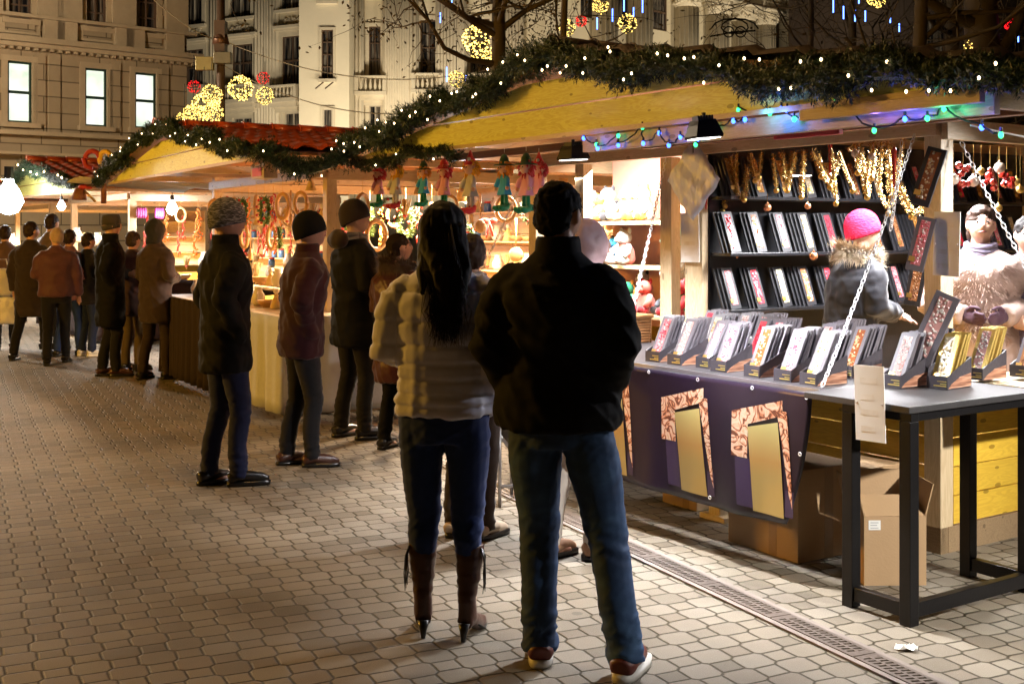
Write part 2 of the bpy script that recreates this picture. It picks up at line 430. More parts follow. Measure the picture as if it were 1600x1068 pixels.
def planks(mb, x0, x1, z0, z1, y0, y1, h=.145, gap=.006, side=False, rnd=random):
    z = z0
    while z < z1-.02:
        zt = min(z+h-gap, z1)
        j = rnd.uniform(0, .003)
        a, b = (x0, x1)
        if side: mb.box(y0-j, y1+j, a, b, z, zt)
        else: mb.box(a, b, y0-j, y1+j, z, zt)
        z += h
def stall(fr, label, red=True, left_open=False, lower=m_pinelow, lowery=m_piney, detail=True, ridge_z=2.63, extra=0):
    t = thing('market_stall', label, 'market stall', fr.w(0,0), fr.rot, 'wooden market stalls in the row')
    xc = -WH/2; hw = 2.77; ze = 2.25; zp = ridge_z
    k = (zp-ze)/hw
    # gable boards clipped under the rakes
    g = MB(); z = 2.19
    while z < zp-.12:
        zt = min(z+.157, zp-.09)
        def half(zz): return max(.02, (zp-.05-zz)/k) if zz > ze-.05 else hw
        a, b = min(hw-.02, half(z)), min(hw-.02, half(zt))
        if b < .03: break
        g.prism([(xc-a, z), (xc+a, z), (xc+b, zt), (xc-b, zt)], -OV, -OV+.02+random.uniform(0,.004)); z = zt+.012
    obj('gable_boards', g, m_pine, t)
    f = MB(); f.box(xc-hw, xc+hw, -OV-.022, -OV-.002, 2.165, 2.19); obj('gable_trim', f, m_pale, t)
    # roof slopes: boards below, tiles above
    for sgn in (-1, 1):
        s = MB(); y = -OV-.10
        while y < DH+.2:
            y1 = min(y+.19, DH+.25)
            xo = xc+sgn*(hw+.08); zo = ze-k*.08
            s.add([(xc, y, zp), (xo, y, zo), (xo, y1, zo), (xc, y1, zp), (xc, y, zp-.03), (xo, y, zo-.03), (xo, y1, zo-.03), (xc, y1, zp-.03)],
                  [(0,1,2,3),(7,6,5,4),(0,4,5,1),(1,5,6,2),(2,6,7,3),(3,7,4,0)]); y = y1+.005
        obj('roof_boards', s, m_soffit, t)
        n, m_ = (72, 150) if (detail and sgn > 0) else (27, 60)
        vs, fs = [], []
        for j in range(m_+1):
            yy = -OV-.12+(DH+.42+OV)*j/m_
            for i in range(n+1):
                q = i/n; xx = xc+sgn*(hw+.12)*q
                st = (q*9) % 1.0
                zz = zp+.035-k*(hw+.12)*q + .028*st + .016*math.sin(yy*2*math.pi/.21) + .006*math.sin(yy*4*math.pi/.21)
                vs.append((xx, yy, zz))
        for j in range(m_):
            for i in range(n):
                a = j*(n+1)+i; q = (a, a+1, a+n+2, a+n+1)
                fs.append(q if sgn > 0 else q[::-1])
        o = MB(); o.add(vs, fs); so = obj('roof_tiles', o, m_tile if red else m_tiled, t, True)
    r = MB(); yy = -OV-.13
    while yy < DH+.3:
        r.tube([(xc, yy, zp+.055), (xc, yy+.30, zp+.055)], [.062, .055], 12); r.torus((xc, yy, zp+.055), .064, .008, 16, 5); yy += .295
    obj('ridge_tiles', r, m_tile if red else m_tiled, t, True)
    # posts and headers
    for x, y in ((-.05,.05), (-WH+.05,.05), (-WH+.05,DH-.05), (-.05,DH-.05)):
        p = MB(); p.box(x-.05, x+.05, y-.05, y+.05, .0, 2.24); obj('post', p, m_palez, t, bevel=.004)
    b = MB(); b.box(-WH, 0, -.04, -.002, 2.09, 2.18); obj('header_beam', b, m_pale, t, bevel=.003)
    b = MB(); b.box(.002, .04, 0, DH, 2.07, 2.17); obj('header_beam', b, m_paley, t, bevel=.003)
    b = MB(); b.box(-WH-.04, -WH-.002, 0, DH, 2.07, 2.17); obj('header_beam', b, m_paley, t, bevel=.003)
    for x in (-WH-.3, -1.83, .3):
        b = MB(); b.box(x-.03, x+.03, -OV+.03, DH, 2.19, 2.25) if x != -1.83 else b.box(x-.03, x+.03, -OV+.03, DH, 2.19, 2.27)
        obj('roof_bearer', b, m_paley, t)
    # low walls, back wall, floor
    w = MB(); planks(w, -WH+.1, -.1, .14, .86, .03, .05); obj('front_boards', w, lower, t)
    w = MB(); planks(w, .1, DH-.1, .14, .86, -.02, .0, side=True); obj('side_boards', w, lowery, t)
    w = MB(); planks(w, .1, DH-.1, .14, .86, -WH, -WH+.02, side=True); obj('side_boards', w, lowery, t)
    w = MB(); planks(w, -WH+.1, -.1, .14, 2.3, DH-.06, DH-.04); obj('back_boards', w, m_inside, t)
    w = MB(); w.box(-WH, 0, .0, .06, .0, .13).box(-.06, .002, .06, DH, .0, .131).box(-WH, -WH+.06, .06, DH, 0, .131).box(-WH, 0, DH-.06, DH+.001, 0, .13)
    obj('base_beams', w, wood('base_beam_wood', (.32,.22,.12), (.2,.13,.07), 0), t)
    w = MB(); w.box(-WH+.06, -.06, .06, DH-.06, .10, .12); obj('floor_boards', w, m_inside, t)
    return t
def box_part(t, name, mat_, *a, bevel=.003, M=None):
    b = MB(); b.box(*a, M) if M is not None else b.box(*a); return obj(name, b, mat_, t, bevel=bevel)

def chain(t, a, b, n, r=.0025, L=.036):
    a, b = Vector(a), Vector(b); d = b-a; n = max(3, int(d.length/(L*.74)))
    mb = MB(); y = d.normalized(); x = y.cross(Vector((0,0,1))).normalized(); z = x.cross(y)
    sag = .03
    for i in range(n):
        q = (i+.5)/n; c = a+d*q - Vector((0,0,1))*sag*4*q*(1-q)
        ax, ay = (x, z) if i % 2 else (z, x)
        pts = []
        for k in range(13):
            an = 2*math.pi*k/12; pts.append(c + y*math.cos(an)*L*.5 + ax*math.sin(an)*L*.24)
        mb.tube(pts, r, 5, caps=False)
    return obj('chain', mb, m_steel, t, True)

m_needle = mat('artificial_fir_needles', (.020,.050,.020), .55, var=.0, bump=0, island=.5)
def _needle_mat():
    t = NT('fir_needles'); g = t.n('NewGeometry')
    c = t.ramp(g.outputs['Random Per Island'], [(0, (.006,.018,.008)), (.5, (.012,.036,.015)), (.85, (.024,.060,.022)), (1, (.06,.09,.035))])
    t.l(c, t.b.inputs['Base Color']); t.b.inputs['Roughness'].default_value = .5; return t.m
m_needle = _needle_mat(); m_bulb = glow('warm_fairy_bulb', (1,.70,.38), 13)
def garland(name, label, pts, rad, dens, bulbs, seed, group='fir garlands with warm lights on the stalls', bulb_r=.0055):
    """artificial fir garland: sprigs of flat needles round a sagging core, with small warm bulbs"""
    rnd = random.Random(seed)
    t = thing('fir_garland', label, 'garland', pts[0], 0, group)
    P = [Vector(p)-Vector(pts[0]) for p in pts]
    seg = [(P[i+1]-P[i]).length for i in range(len(P)-1)]; tot = sum(seg)
    def pos(q):
        d = q*tot
        for i, s_ in enumerate(seg):
            if d <= s_ or i == len(seg)-1: return P[i].lerp(P[i+1], min(1, d/s_)), (P[i+1]-P[i]).normalized()
            d -= s_
    core = MB(); core.tube([pos(i/60)[0] for i in range(61)], rad*.28, 8); obj('core_wire', core, m_needle, t)
    vs, fs = [], []
    for s_ in range(int(tot*dens)):
        q = rnd.random(); c, d = pos(q)
        c = c + Vector((0,0,1))*(.03*math.sin(q*tot*5.0+seed)+.02*math.sin(q*tot*13+seed))
        side = Vector((rnd.gauss(0,1), rnd.gauss(0,1), rnd.gauss(0,1))); side -= d*side.dot(d)*.6; side.normalize()
        lump = .72+.5*noise.noise(c*3.1)+.25*noise.noise(c*9)
        L = rad*rnd.uniform(.55, 1.12)*lump*1.25; tip = c+side*L
        e = side.cross(Vector((rnd.random(), rnd.random(), rnd.random()))).normalized(); e2 = side.cross(e)
        for k in range(14):
            f = rnd.uniform(.25, 1.0); b = c.lerp(tip, f); an = rnd.uniform(0, 6.283)
            nd = (side*rnd.uniform(.3, .9)+(e*math.cos(an)+e2*math.sin(an))*.85).normalized()*rnd.uniform(.020,.038)
            w = nd.cross(side); w = w.normalized()*.0032 if w.length > 1e-6 else e*.002
            n0 = len(vs); vs += [tuple(b-w), tuple(b+w), tuple(b+nd)]; fs.append((n0, n0+1, n0+2))
    mb = MB(); mb.v = vs; mb.f = fs; mb.m = [0]*len(fs); obj('needles', mb, m_needle, t)
    bb = MB(); bb.ball((0,0,0), (bulb_r, bulb_r, bulb_r*1.4), 8); first = None
    for i in range(bulbs):
        c, d = pos((i+.5+rnd.uniform(-.35,.35))/bulbs)
        an = rnd.uniform(-2.9, .5) if rnd.random() < .75 else rnd.uniform(0, 6.28)
        out = Vector(BULBDIR)*rnd.uniform(.5, 1) + Vector((0,0,1))*rnd.uniform(-1,.8); out -= d*out.dot(d); out.normalize()
        p = c+out*rad*rnd.uniform(.85, 1.12)
        if first is None: first = obj('fairy_bulb', bb, m_bulb, t, True, loc=p)
        else:
            o = first.copy(); COL.objects.link(o); o.location = p
    return t
BULBDIR = (-.6, -.8, 0)

# ---------- the near stall
st1 = stall(H1, 'large near pine stall with yellow gable, puppets and chocolate counter', red=False)
st1_red = None
box_part(st1, 'post', m_palez, -2.14, -2.03, 0, .08, .13, 2.09)
box_part(st1, 'post', m_palez, -3.07, -2.97, 0, .08, .13, 2.09)
box_part(st1, 'door_jamb', m_palez, -1.90, -1.74, 0, .05, .13, 2.09)
box_part(st1, 'canopy_beam', m_pale, -1.75, .93, -OV+.03, -OV+.07, 2.07, 2.16)
box_part(st1, 'canopy_beam', m_pale, .0, .93, -OV-.06, -OV-.025, 2.11, 2.16)
box_part(st1, 'canopy_beam', m_paley, .86, .90, -OV+.08, DH, 2.10, 2.19)
box_part(st1, 'canopy_board', wood('red_fascia_board', (.42,.03,.05), (.3,.02,.03), 0), -.75, -.30, -.40, -.37, 2.10, 2.19)
box_part(st1, 'canopy_beam', m_brownw, -1.9, .9, -.36, -.30, 2.12, 2.18)
box_part(st1, 'canopy_beam', m_brownw, -3.9, .9, -.60, -.55, 2.13, 2.18)
ct = box_part(st1, 'counter_flap', mat('black_speckled_counter', (.024,.022,.025), .45, var=.5, vs=40, spec=.6), -3.6, .07, -OV, -.01, .872, .90)
box_part(st1, 'counter_edge', mat('metal_edge', (.5,.5,.52), .35, .9), -3.6, .07, -OV-.008, -OV-.001, .868, .902, bevel=0)
box_part(st1, 'side_flap', m_paley, .045, .60, .0, 2.6, .865, .885)
for x in (-3.3, -2.2, -1.1): 
    b = MB(); b.beam((x, -.03, .45), (x, -.55, .86), .05, .05); obj('counter_bracket', b, m_palez, st1)
chain(st1, (-.11, -.06, 2.10), (.04, -.90, .91), 40)
chain(st1, (.045, .10, 2.06), (.57, .36, .89), 40)
chain(st1, (-2.06, -.02, 2.08), (-1.42, -.90, .91), 40)
chain(st1, (-3.60, -.05, 2.08), (-3.3, -.90, .91), 40)
chain(st1, (-.22, -.02, 2.08), (-.30, -.01, 1.62), 40)
# black shelf wall dividing toys from chocolate
box_part(st1, 'partition', m_blackshelf, -1.80, -1.74, .06, DH-.07, .13, 2.2, bevel=0)
for z in (1.13, 1.48, 1.83): box_part(st1, 'shelf', m_blackshelf, -1.738, -1.56, .07, DH-.08, z-.022, z)
box_part(st1, 'partition_face', m_inside, -1.82, -1.803, .06, DH-.07, .14, 2.19, bevel=0)
# toy shelves
box_part(st1, 'shelf', m_pale, -3.55, -1.83, .35, .75, 1.66, 1.685)
box_part(st1, 'shelf', m_pale, -3.55, -1.83, .35, .75, 1.34, 1.365)
box_part(st1, 'shelf', m_pale, -3.55, -1.83, .30, .75, 1.00, 1.025)
box_part(st1, 'shelf_back', mat('salmon_backing', (.62,.30,.22), .7, var=.15), -3.6, -1.83, .76, .78, .9, 2.18, bevel=0)

# fir garlands of stall one
xc, hw = -WH/2, 2.77
def rake(fr, s0, s1, n=12, dz=.005, y=-OV-.12, sag=0):
    return [fr.w(xc+(s0+(s1-s0)*i/n)*hw, y, 2.63-.38*abs(s0+(s1-s0)*i/n)+dz-sag*math.sin(math.pi*i/n)) for i in range(n+1)]
garland('fir_garland', 'thick green fir garland with warm bulbs along the left rake of the near yellow gable', rake(H1, -1.02, 0), .105, 1250, 26, 1)
garland('fir_garland', 'thick green fir garland with warm bulbs along the right rake of the near yellow gable', rake(H1, 0, 1.12, dz=-.012, sag=.05), .10, 1350, 30, 2)
garland('fir_garland', 'thin green fir garland under the left end of the near yellow gable', [H1.w(-4.6+1.5*i/8, -OV-.03, 2.15) for i in range(9)], .05, 420, 3, 3)

# black side table
tb = fthing('side_table', 'black framed side table with stone grey top standing at the stall corner', 'table', H1, 0, 0)
box_part(tb, 'tabletop', mat('grey_speckled_top', (.026,.024,.025), .5, var=.45, vs=30, spec=.6), .075, .64, -1.06, -.14, .872, .90)
for x, y in ((.60,-1.01), (.30,-1.01), (.60,-.20), (.30,-.20)): box_part(tb, 'leg', m_black, x-.028, x+.028, y-.028, y+.028, 0, .835)
for a in ((.27,.63,-1.035,-.985,.835,.871), (.27,.63,-.225,-.175,.835,.871)): box_part(tb, 'rail', m_black, *a)
for a in ((.575,.625,-.984,-.226,.835,.871), (.275,.325,-.984,-.226,.835,.871)): box_part(tb, 'rail', m_black, *a)
for a in ((.33,.57,-1.03,-.99,.03,.09), (.33,.57,-.22,-.18,.03,.09)): box_part(tb, 'rail', m_black, *a)
for a in ((.58,.62,-.98,-.23,.03,.09),): box_part(tb, 'rail', m_black, *a)

# banner on the counter front: dark purple plastic sheet with printed panels
def banner():
    t = fthing('counter_banner', 'dark purple plastic banner with carved ornament prints hanging from the counter', 'banner', H1, 0, -OV-.03)
    def surf(x, z):                       # gentle folds, loose right corner curling outward
        q = (.88-z)/.62
        return .012*q*math.sin(x*7+z*3)+.006*q*math.sin(x*19)-.05*q*q*max(0,(x+.4))**1.5
    x0, x1, n, m_ = -2.75, .05, 90, 24
    vs, fs = [], []
    for j in range(m_+1):
        for i in range(n+1):
            x = x0+(x1-x0)*i/n; zb = .265+.02*math.sin(x*2.2)
            if x > -.2: zb -= .0
            z = .885+(zb-.885)*j/m_; xx = x - (.14*(j/m_)**1.6 if i == n else .14*(j/m_)**1.6*(i/n)**8)
            vs.append((xx, surf(xx, z), z))
    for j in range(m_):
        for i in range(n): a = j*(n+1)+i; fs.append((a, a+n+1, a+n+2, a+1))
    b = MB(); b.add(vs, fs); o = obj('sheet', b, mat('purple_pvc_banner', (.009,.004,.014), .33, var=.5, vs=2.5, bump=.12, bs=5, bd=.02), t, True)
    so = o.modifiers.new('s','SOLIDIFY'); so.thickness = .002
    # prints
    tm = NT('carved_ornament_print'); co = tm.coords((1,1,1)); 
    wv = tm.n('TexNoise', i_Scale=11.0, i_Detail=1.5, i_Distortion=2.2); tm.l(co, wv.inputs['Vector'])
    s1 = tm.math('ABSOLUTE', tm.math('SUBTRACT', wv.outputs[0], .5))
    c = tm.ramp(s1, [(0, (.12,.03,.015)), (.025, (.16,.05,.02)), (.05, (.62,.24,.12)), (.12, (.66,.50,.36)), (.3, (.60,.30,.15))])
    tm.l(c, tm.b.inputs['Base Color']); tm.b.inputs['Roughness'].default_value = .35
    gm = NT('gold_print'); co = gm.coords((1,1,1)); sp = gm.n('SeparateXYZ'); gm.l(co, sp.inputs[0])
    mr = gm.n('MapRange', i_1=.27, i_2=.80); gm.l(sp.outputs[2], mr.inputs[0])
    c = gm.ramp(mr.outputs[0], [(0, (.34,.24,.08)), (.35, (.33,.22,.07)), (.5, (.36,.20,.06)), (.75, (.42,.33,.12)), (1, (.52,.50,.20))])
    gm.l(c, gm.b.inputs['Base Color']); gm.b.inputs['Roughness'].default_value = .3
    vm = mat('violet_print', (.035,.02,.052), .35, var=.2)
    def patch(name, poly_fn, mat_, off, nx=8, nz=14):
        vs, fs = [], []
        for j in range(nz+1):
            for i in range(nx+1):
                x, z = poly_fn(i/nx, j/nz); vs.append((x, surf(x, z)-off, z))
        for j in range(nz):
            for i in range(nx): a = j*(nx+1)+i; fs.append((a, a+nx+1, a+nx+2, a+1))
        b = MB(); b.add(vs, fs); return obj(name, b, mat_, t, True)
    for cx in (-2.25, -1.42, -.80, -.27):
        s = .92
        X = lambda u: cx+u*s
        bez = lambda a, b, q: a+(b-a)*q
        # arched ornamental border: left block, top band, right tapering strip
        patch('ornament_print', lambda u, v: (X(bez(-.20, -.085, u)), bez(.735+.03*u, .53, v)+(.0)), tm.m, .003, 5, 8)
        patch('ornament_print', lambda u, v: (X(bez(-.20, .155, u)), bez(.745+.085*u, .66+.10*u, v)), tm.m, .0035, 12, 4)
        patch('ornament_print', lambda u, v: (X(bez(.115, .185-.045*v, u)+.09*v), bez(.78, .40-.06*u, v)), tm.m, .004, 4, 14)
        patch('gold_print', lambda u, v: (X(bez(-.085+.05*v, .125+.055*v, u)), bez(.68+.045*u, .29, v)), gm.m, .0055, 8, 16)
        patch('violet_print', lambda u, v: (X(bez(-.17+.02*v, -.06+.035*v, u)), bez(.528, .30, v)), vm, .003, 3, 8)
        patch('violet_print', lambda u, v: (X(bez(.18, .235, u)), bez(.42, .30, v)), vm, .003, 3, 6)
    for x, z in [(-2.6+.38*i, .868) for i in range(7)]+[(.02, .862), (-.02, .60), (-.62, .29), (-1.6,.29)]:
        g = MB(); M = Matrix.Translation((x, surf(x,z)-.006, z)) @ Matrix.Rotation(R(90), 4, 'X')
        g.torus((0,0,0), .008, .0025, 12, 6, M=Matrix.Translation((x, surf(x,z)-.004, z))); obj('grommet', g, m_steel, t, True)
banner()

# blank-looking price cards (their print is too faint to read)
def card(label, c, w, h, fr_y, M=None, roll=0, rot=0):
    P = H1.pl(c[0], c[1], fr_y)
    t = fthing('price_card', label, 'sign', H1, P[0], fr_y, P[1], rot, 'blank white price cards at the near stall')
    b = MB(); b.box(-w/2, w/2, -.0015, .0015, -h/2, h/2, Matrix.Rotation(roll, 4, 'Y')); obj('card', b, m_white, t)
    cm = NT('faint_card_smudge'); co = cm.coords(); nz = cm.n('TexNoise', i_Scale=16.0, i_Detail=2.0); cm.l(co, nz.inputs['Vector'])
    fc = cm.ramp(nz.outputs[0], [(.4, (.80,.78,.73)), (.66, (.72,.68,.60))]); cm.l(fc, cm.b.inputs['Base Color'])
    b = MB()
    for i, z in enumerate((.30, .08, -.12, -.34)): b.box(-w*.30, w*.28-.02*(i%2), -.00195, -.0017, z*h-.012, z*h+.012, Matrix.Rotation(roll, 4, 'Y'))
    obj('faded_print', b, cm.m, t)
    for sx in (-1, 1):
        b = MB(); b.ball((sx*(w/2-.012), -.003, 0), .0035, 8, Matrix.Rotation(roll, 4, 'Y')); obj('pin', b, m_steel, t)
    return t
card('tall white card hanging from the front edge of the black side table', (1359, 630), .155, .315, -1.075, roll=R(-2))
card('white card pinned to the corner post above the chocolate packs', (1479, 381), .15, .315, -.07, roll=R(1.5))
card('white card pinned to the post between toys and chocolate', (1078, 371), .17, .31, -.03, roll=R(-1))

# cardboard boxes below the counter
def carton(label, c, w, d, h, rotz, flaps=False, tape=True, sticker=False, group='cardboard cartons around the near counter'):
    t = thing('cardboard_box', label, 'box', c, rotz, group)
    th = .005
    b = MB()
    if flaps:
        b.box(-w/2, w/2, -d/2, -d/2+th, 0, h).box(-w/2, w/2, d/2-th, d/2, 0, h).box(-w/2, -w/2+th, -d/2+th, d/2-th, 0, h).box(w/2-th, w/2, -d/2+th, d/2-th, 0, h).box(-w/2+th, w/2-th, -d/2+th, d/2-th, 0, th)
        obj('carton', b, m_card, t)
        for nm, M in (('f', Matrix.Translation((0,-d/2,h)) @ Matrix.Rotation(R(-35),4,'X')), ('b', Matrix.Translation((0,d/2,h)) @ Matrix.Rotation(R(-172)+R(180)+R(12),4,'X'))):
            q = MB()
            if nm == 'f': q.box(-w/2+.002, w/2-.002, 0, th, .002, .15, Matrix.Translation((0,-d/2,h)) @ Matrix.Rotation(R(-62),4,'X'))
            else: q.box(-w/2+.002, w/2-.002, 0, th, .002, .15, Matrix.Translation((0,d/2,h)) @ Matrix.Rotation(R(-8),4,'X'))
            obj('flap', q, m_card, t)
        for sx in (-1, 1):
            q = MB(); q.box(0, th, -d/2+.002, d/2-.002, .002, .15, Matrix.Translation((sx*w/2-(th if sx > 0 else 0),0,h)) @ Matrix.Rotation(R(sx*14),4,'Y')); obj('flap', q, m_card, t)
    else:
        b.box(-w/2, w/2, -d/2, d/2, 0, h); obj('carton', b, m_card, t, bevel=.004)
    if tape:
        q = MB(); q.box(w*.1, w*.1+.055, -d/2-.0012, -d/2-.0004, h*.55, h-.002 if flaps else h*.99).box(w*.1, w*.1+.055, -d/2-.0012, -d/2-.0004, .002, h*.36); obj('tape', q, m_tape, t)
        q = MB(); q.box(w/2+.0004, w/2+.0012, -.03, .03, .002, h-.002); obj('tape', q, m_tape, t)
    if sticker:
        q = MB(); q.box(-w*.43, -w*.43+.055, -d/2-.0016, -d/2-.0006, h-.062, h-.018); obj('address_label', q, m_white, t)
        q = MB()
        for i in range(3): q.box(-w*.43+.008, -w*.43+.045-.006*(i%2), -d/2-.0022, -d/2-.0018, h-.054+.012*i, h-.051+.012*i)
        obj('label_print', q, mat('grey_print', (.3,.3,.32), .6, var=0), t)
    return t
c = H1.w(-.52, -.50); carton('big closed kraft carton with rounded tape below the right end of the banner', c, .50, .42, .45, H1.rot+R(-2))
c = H1.w(-.36, -.13); carton('closed kraft carton standing behind the left legs of the side table', c, .26, .26, .42, H1.rot+R(4), tape=False)
g_ = ground(1399, 915); carton('open kraft carton with white address label between the side table legs', Vector((g_.x, g_.y+.17, 0)), .285, .32, .315, R(1), flaps=True, sticker=True)
c = H1.w(-1.50, -.25); carton('small kraft carton deep in the shadow under the banner', c, .30, .3, .26, H1.rot)
c = H1.w(.95, .78); carton('tall flat kraft carton at the far right beyond the side table', c, .10, .40, .62, H1.rot)
t = thing('wood_block', 'upright reddish wooden block under the counter banner', 'block', H1.w(-1.15, -.42), H1.rot)
box_part(t, 'block', m_palez, -.045, .045, -.03, .03, 0, .33)
box_part(t, 'foot', m_pale, -.10, .10, -.05, .05, 0, .03)
# ---------------------------------------------------------------- goods of the near stall
ORD = ['first','second','third','fourth','fifth','sixth','seventh','eighth','ninth','tenth','eleventh','twelfth','thirteenth','fourteenth','fifteenth']
m_case = mat('graphite_card_case', (.11,.10,.115), .45, var=.25, bump=.05, spec=.35)
m_case_d = mat('black_and_shaded_case', (.020,.019,.022), .4, var=.25, bump=.05, spec=.4)  # darker case copy: shelf shade put into the colour; true black on post packs
m_case_gold = mat('gold_striped_case', (.55,.38,.10), .35, .5, var=.5, vs=60, stretch=(1,1,4))
CANDY = {'pink': [(.58,.06,.09), (.60,.20,.22), (.52,.42,.38)], 'red': [(.50,.015,.03), (.62,.04,.06), (.40,.02,.03)], 'cream': [(.52,.40,.20), (.58,.50,.34), (.36,.22,.09)],
         'mixed': [(.45,.30,.15), (.22,.07,.025), (.52,.42,.28)], 'brown': [(.18,.07,.03), (.32,.14,.06), (.50,.30,.16)], 'gold': [(.50,.27,.07), (.40,.18,.04), (.60,.40,.16)],
         'white': [(.50,.47,.43), (.45,.24,.22), (.54,.50,.46)]}
def candy_mat(k):
    nm = k+'_candy'
    if nm in _mc: return _mc[nm]
    t = NT(nm); g = t.n('NewGeometry'); a, b, c = CANDY[k]
    col = t.ramp(g.outputs['Random Per Island'], [(0, a), (.45, a), (.5, b), (.75, b), (.8, c), (1, c)])
    t.l(col, t.b.inputs['Base Color']); t.b.inputs['Roughness'].default_value = .22; t.b.inputs['Coat Weight'].default_value = .4
    _mc[nm] = t.m; return t.m
PW, PH, PT = .088, .265, .013
def pack_proto(kind, case=m_case):
    t = thing('chocolate_pack', 'x', 'chocolate pack')
    b = MB(); b.box(-PW/2, PW/2, 0, PT, 0, PH); obj('case', b, case, t, bevel=.0015)
    b = MB(); rr = random.Random(hash(kind) % 97 if False else len(kind)*7+ord(kind[0]))
    b.box(-.024, .024, -.0012, -.0004, .028, .248)
    for i in range(75):
        x, z = rr.uniform(-.020, .020), rr.uniform(.03, .245); s_ = rr.uniform(.0035, .0068)
        b.ball((x, -.002, z), (s_, s_*.6, s_*rr.uniform(.7, 1.3)), 5)
    obj('candy_filling', b, candy_mat(kind), t)
    b = MB(); b.box(-.036, -.006, -.0062, -.0050, .042, .066); obj('gold_label', b, m_gold, t)
    return t, children(t)
PK = {}
def pack(kind, label, M, group, bare=False, case='g'):
    key = (kind, case)
    if key not in PK:
        PK[key] = pack_proto(kind, {'g': m_case, 'y': m_case_gold, 'd': m_case_d}[case]); PK[key] += (True,)
    root, kids, first = PK[key]
    if first: r = root; PK[key] = (root, kids, False); r['label'] = label; r['group'] = group
    else: r = dup(root, kids if not bare else kids[:1], (0,0,0), 0, label, group)
    r.matrix_world = M; return r
m_stripe = None
def stripe_mat():
    t = NT('striped_wood_print'); co = t.coords((3,3,60)); nz = t.n('TexNoise', i_Scale=2.0, i_Detail=3.0); t.l(co, nz.inputs['Vector'])
    c = t.ramp(nz.outputs[0], [(.35, (.10,.035,.02)), (.5, (.36,.17,.10)), (.62, (.52,.30,.20))]); t.l(c, t.b.inputs['Base Color']); t.b.inputs['Roughness'].default_value = .4; return t.m
m_stripe = stripe_mat()
m_holder = mat('charcoal_cardboard', (.045,.04,.048), .4, var=.2)
m_goldline = mat('gold_print_line', (.75,.58,.15), .35, .6, var=0)
def holder(i, x, y, where, kind, n, rot=0, case='g', z=.90):
    """display tray: low front, side walls rising to the back, packs leaning inside"""
    hw, d = .052, .20
    t = fthing('display_tray', 'charcoal display tray, the '+where, 'display tray', H1, x, y, z, rot, 'display trays of chocolate packs on the near counter')
    b = MB(); b.box(-hw, hw, 0, .004, 0, .058); obj('front', b, m_holder, t)
    for sx in (-1, 1):
        b = MB(); x0, x1 = (sx*hw-.0035, sx*hw) if sx > 0 else (-hw, -hw+.0035)
        M = Matrix.Rotation(R(90), 4, 'Z')
        pr = [(0.0042, .0), (d, 0), (d, .135), (.0042, .058)]
        b.add([(x0, py, pz) for py, pz in pr]+[(x1, py, pz) for py, pz in pr], [(0,1,2,3), (7,6,5,4), (0,4,5,1), (1,5,6,2), (2,6,7,3), (3,7,4,0)]); obj('side_wall', b, m_holder, t)
        b = MB(); e = .0012*sx; xa = sx*hw+e*.3
        pr = [(.006, .003), (d-.002, .003), (d-.002, .062), (.10, .050), (.03, .022)]
        b.add([(xa, py, pz) for py, pz in pr]+[(xa+e, py, pz) for py, pz in pr], [(0,1,2,3,4), (9,8,7,6,5)]+[(k, k+5, (k+1)%5+5, (k+1)%5) for k in range(5)]); obj('striped_side', b, m_stripe, t)
    b = MB(); b.box(-hw+.004, hw-.004, .0045, d, 0, .004).box(-hw, hw, d+.0002, d+.004, 0, .135); obj('tray_base', b, m_holder, t)
    b = MB()
    for k, (a, w_) in enumerate(((.012, .062), (.022, .03), (.033, .045))): b.box(.046-w_, .046, -.0014, -.0004, a, a+.0045 if k == 0 else a+.003)
    obj('gold_print', b, m_goldline, t)
    base = H1.w(x, y, z+.005); A = Matrix.Translation(base) @ Matrix.Rotation(H1.rot+rot, 4, 'Z')
    rr = random.Random(i)
    tilt = 27
    for k in range(n):
        M = A @ Matrix.Translation((rr.uniform(-.003,.003), .010+k*.030*(.155/(.03*max(n,5))), .0)) @ Matrix.Rotation(R(-tilt+k*.8), 4, 'X') @ Matrix.Rotation(R(rr.uniform(-2,2)), 4, 'Y')
        pack(kind, ('front %s pack in the ' % kind if k == 0 else '%s pack from the front in the ' % ORD[k])+where, M, 'chocolate packs in the trays', case=case)
front = [(1019,565,'pink',4), (1053,570,'white',5), (1097,575,'pink',3), (1122,581,'pink',4), (1174,589,'mixed',6), (1222,596,'pink',7), (1262,602,'cream',5)]
words = ['leftmost front row tray', 'second front row tray from left', 'third front row tray from left', 'middle front row tray, fourth from left', 'fifth front row tray from left', 'next to last front row tray', 'right end front row tray above banner corner']
for i, ((px, py, k, n), wd) in enumerate(zip(front, words)):
    x, y = H1.pz(px, py, .90); holder(i, x, max(y, -OV+.02), wd, k, n, R([6,2,-3,5,0,3,-2][i]))
back = [(1088,549,'red',4), (1150,556,'white',4), (1205,558,'mixed',6), (1250,553,'pink',5), (1300,575,'white',6), (1345,570,'pink',6), (1108,560,'cream',5), (1180,568,'red',5), (1230,570,'pink',6), (1330,588,'mixed',6), (1385,572,'white',6)]
bw = ['leftmost back row tray', 'second back row tray from left', 'third back row tray from left', 'fourth back row tray from left', 'fifth back row tray from left', 'rightmost back row tray behind the chain', 'leftmost middle row tray', 'second middle row tray from left', 'third middle row tray from left', 'fourth middle row tray behind the banner corner', 'middle row tray beside the tall upright pack']
for i, ((px, py, k, n), wd) in enumerate(zip(back, bw)):
    x, y = H1.pz(px, py, .90); holder(20+i, x, min(y, -.28 if i < 6 else -.5), wd, k, n, R([-4,3,2,-3,4,0,5,-2,3,-4,2][i]))
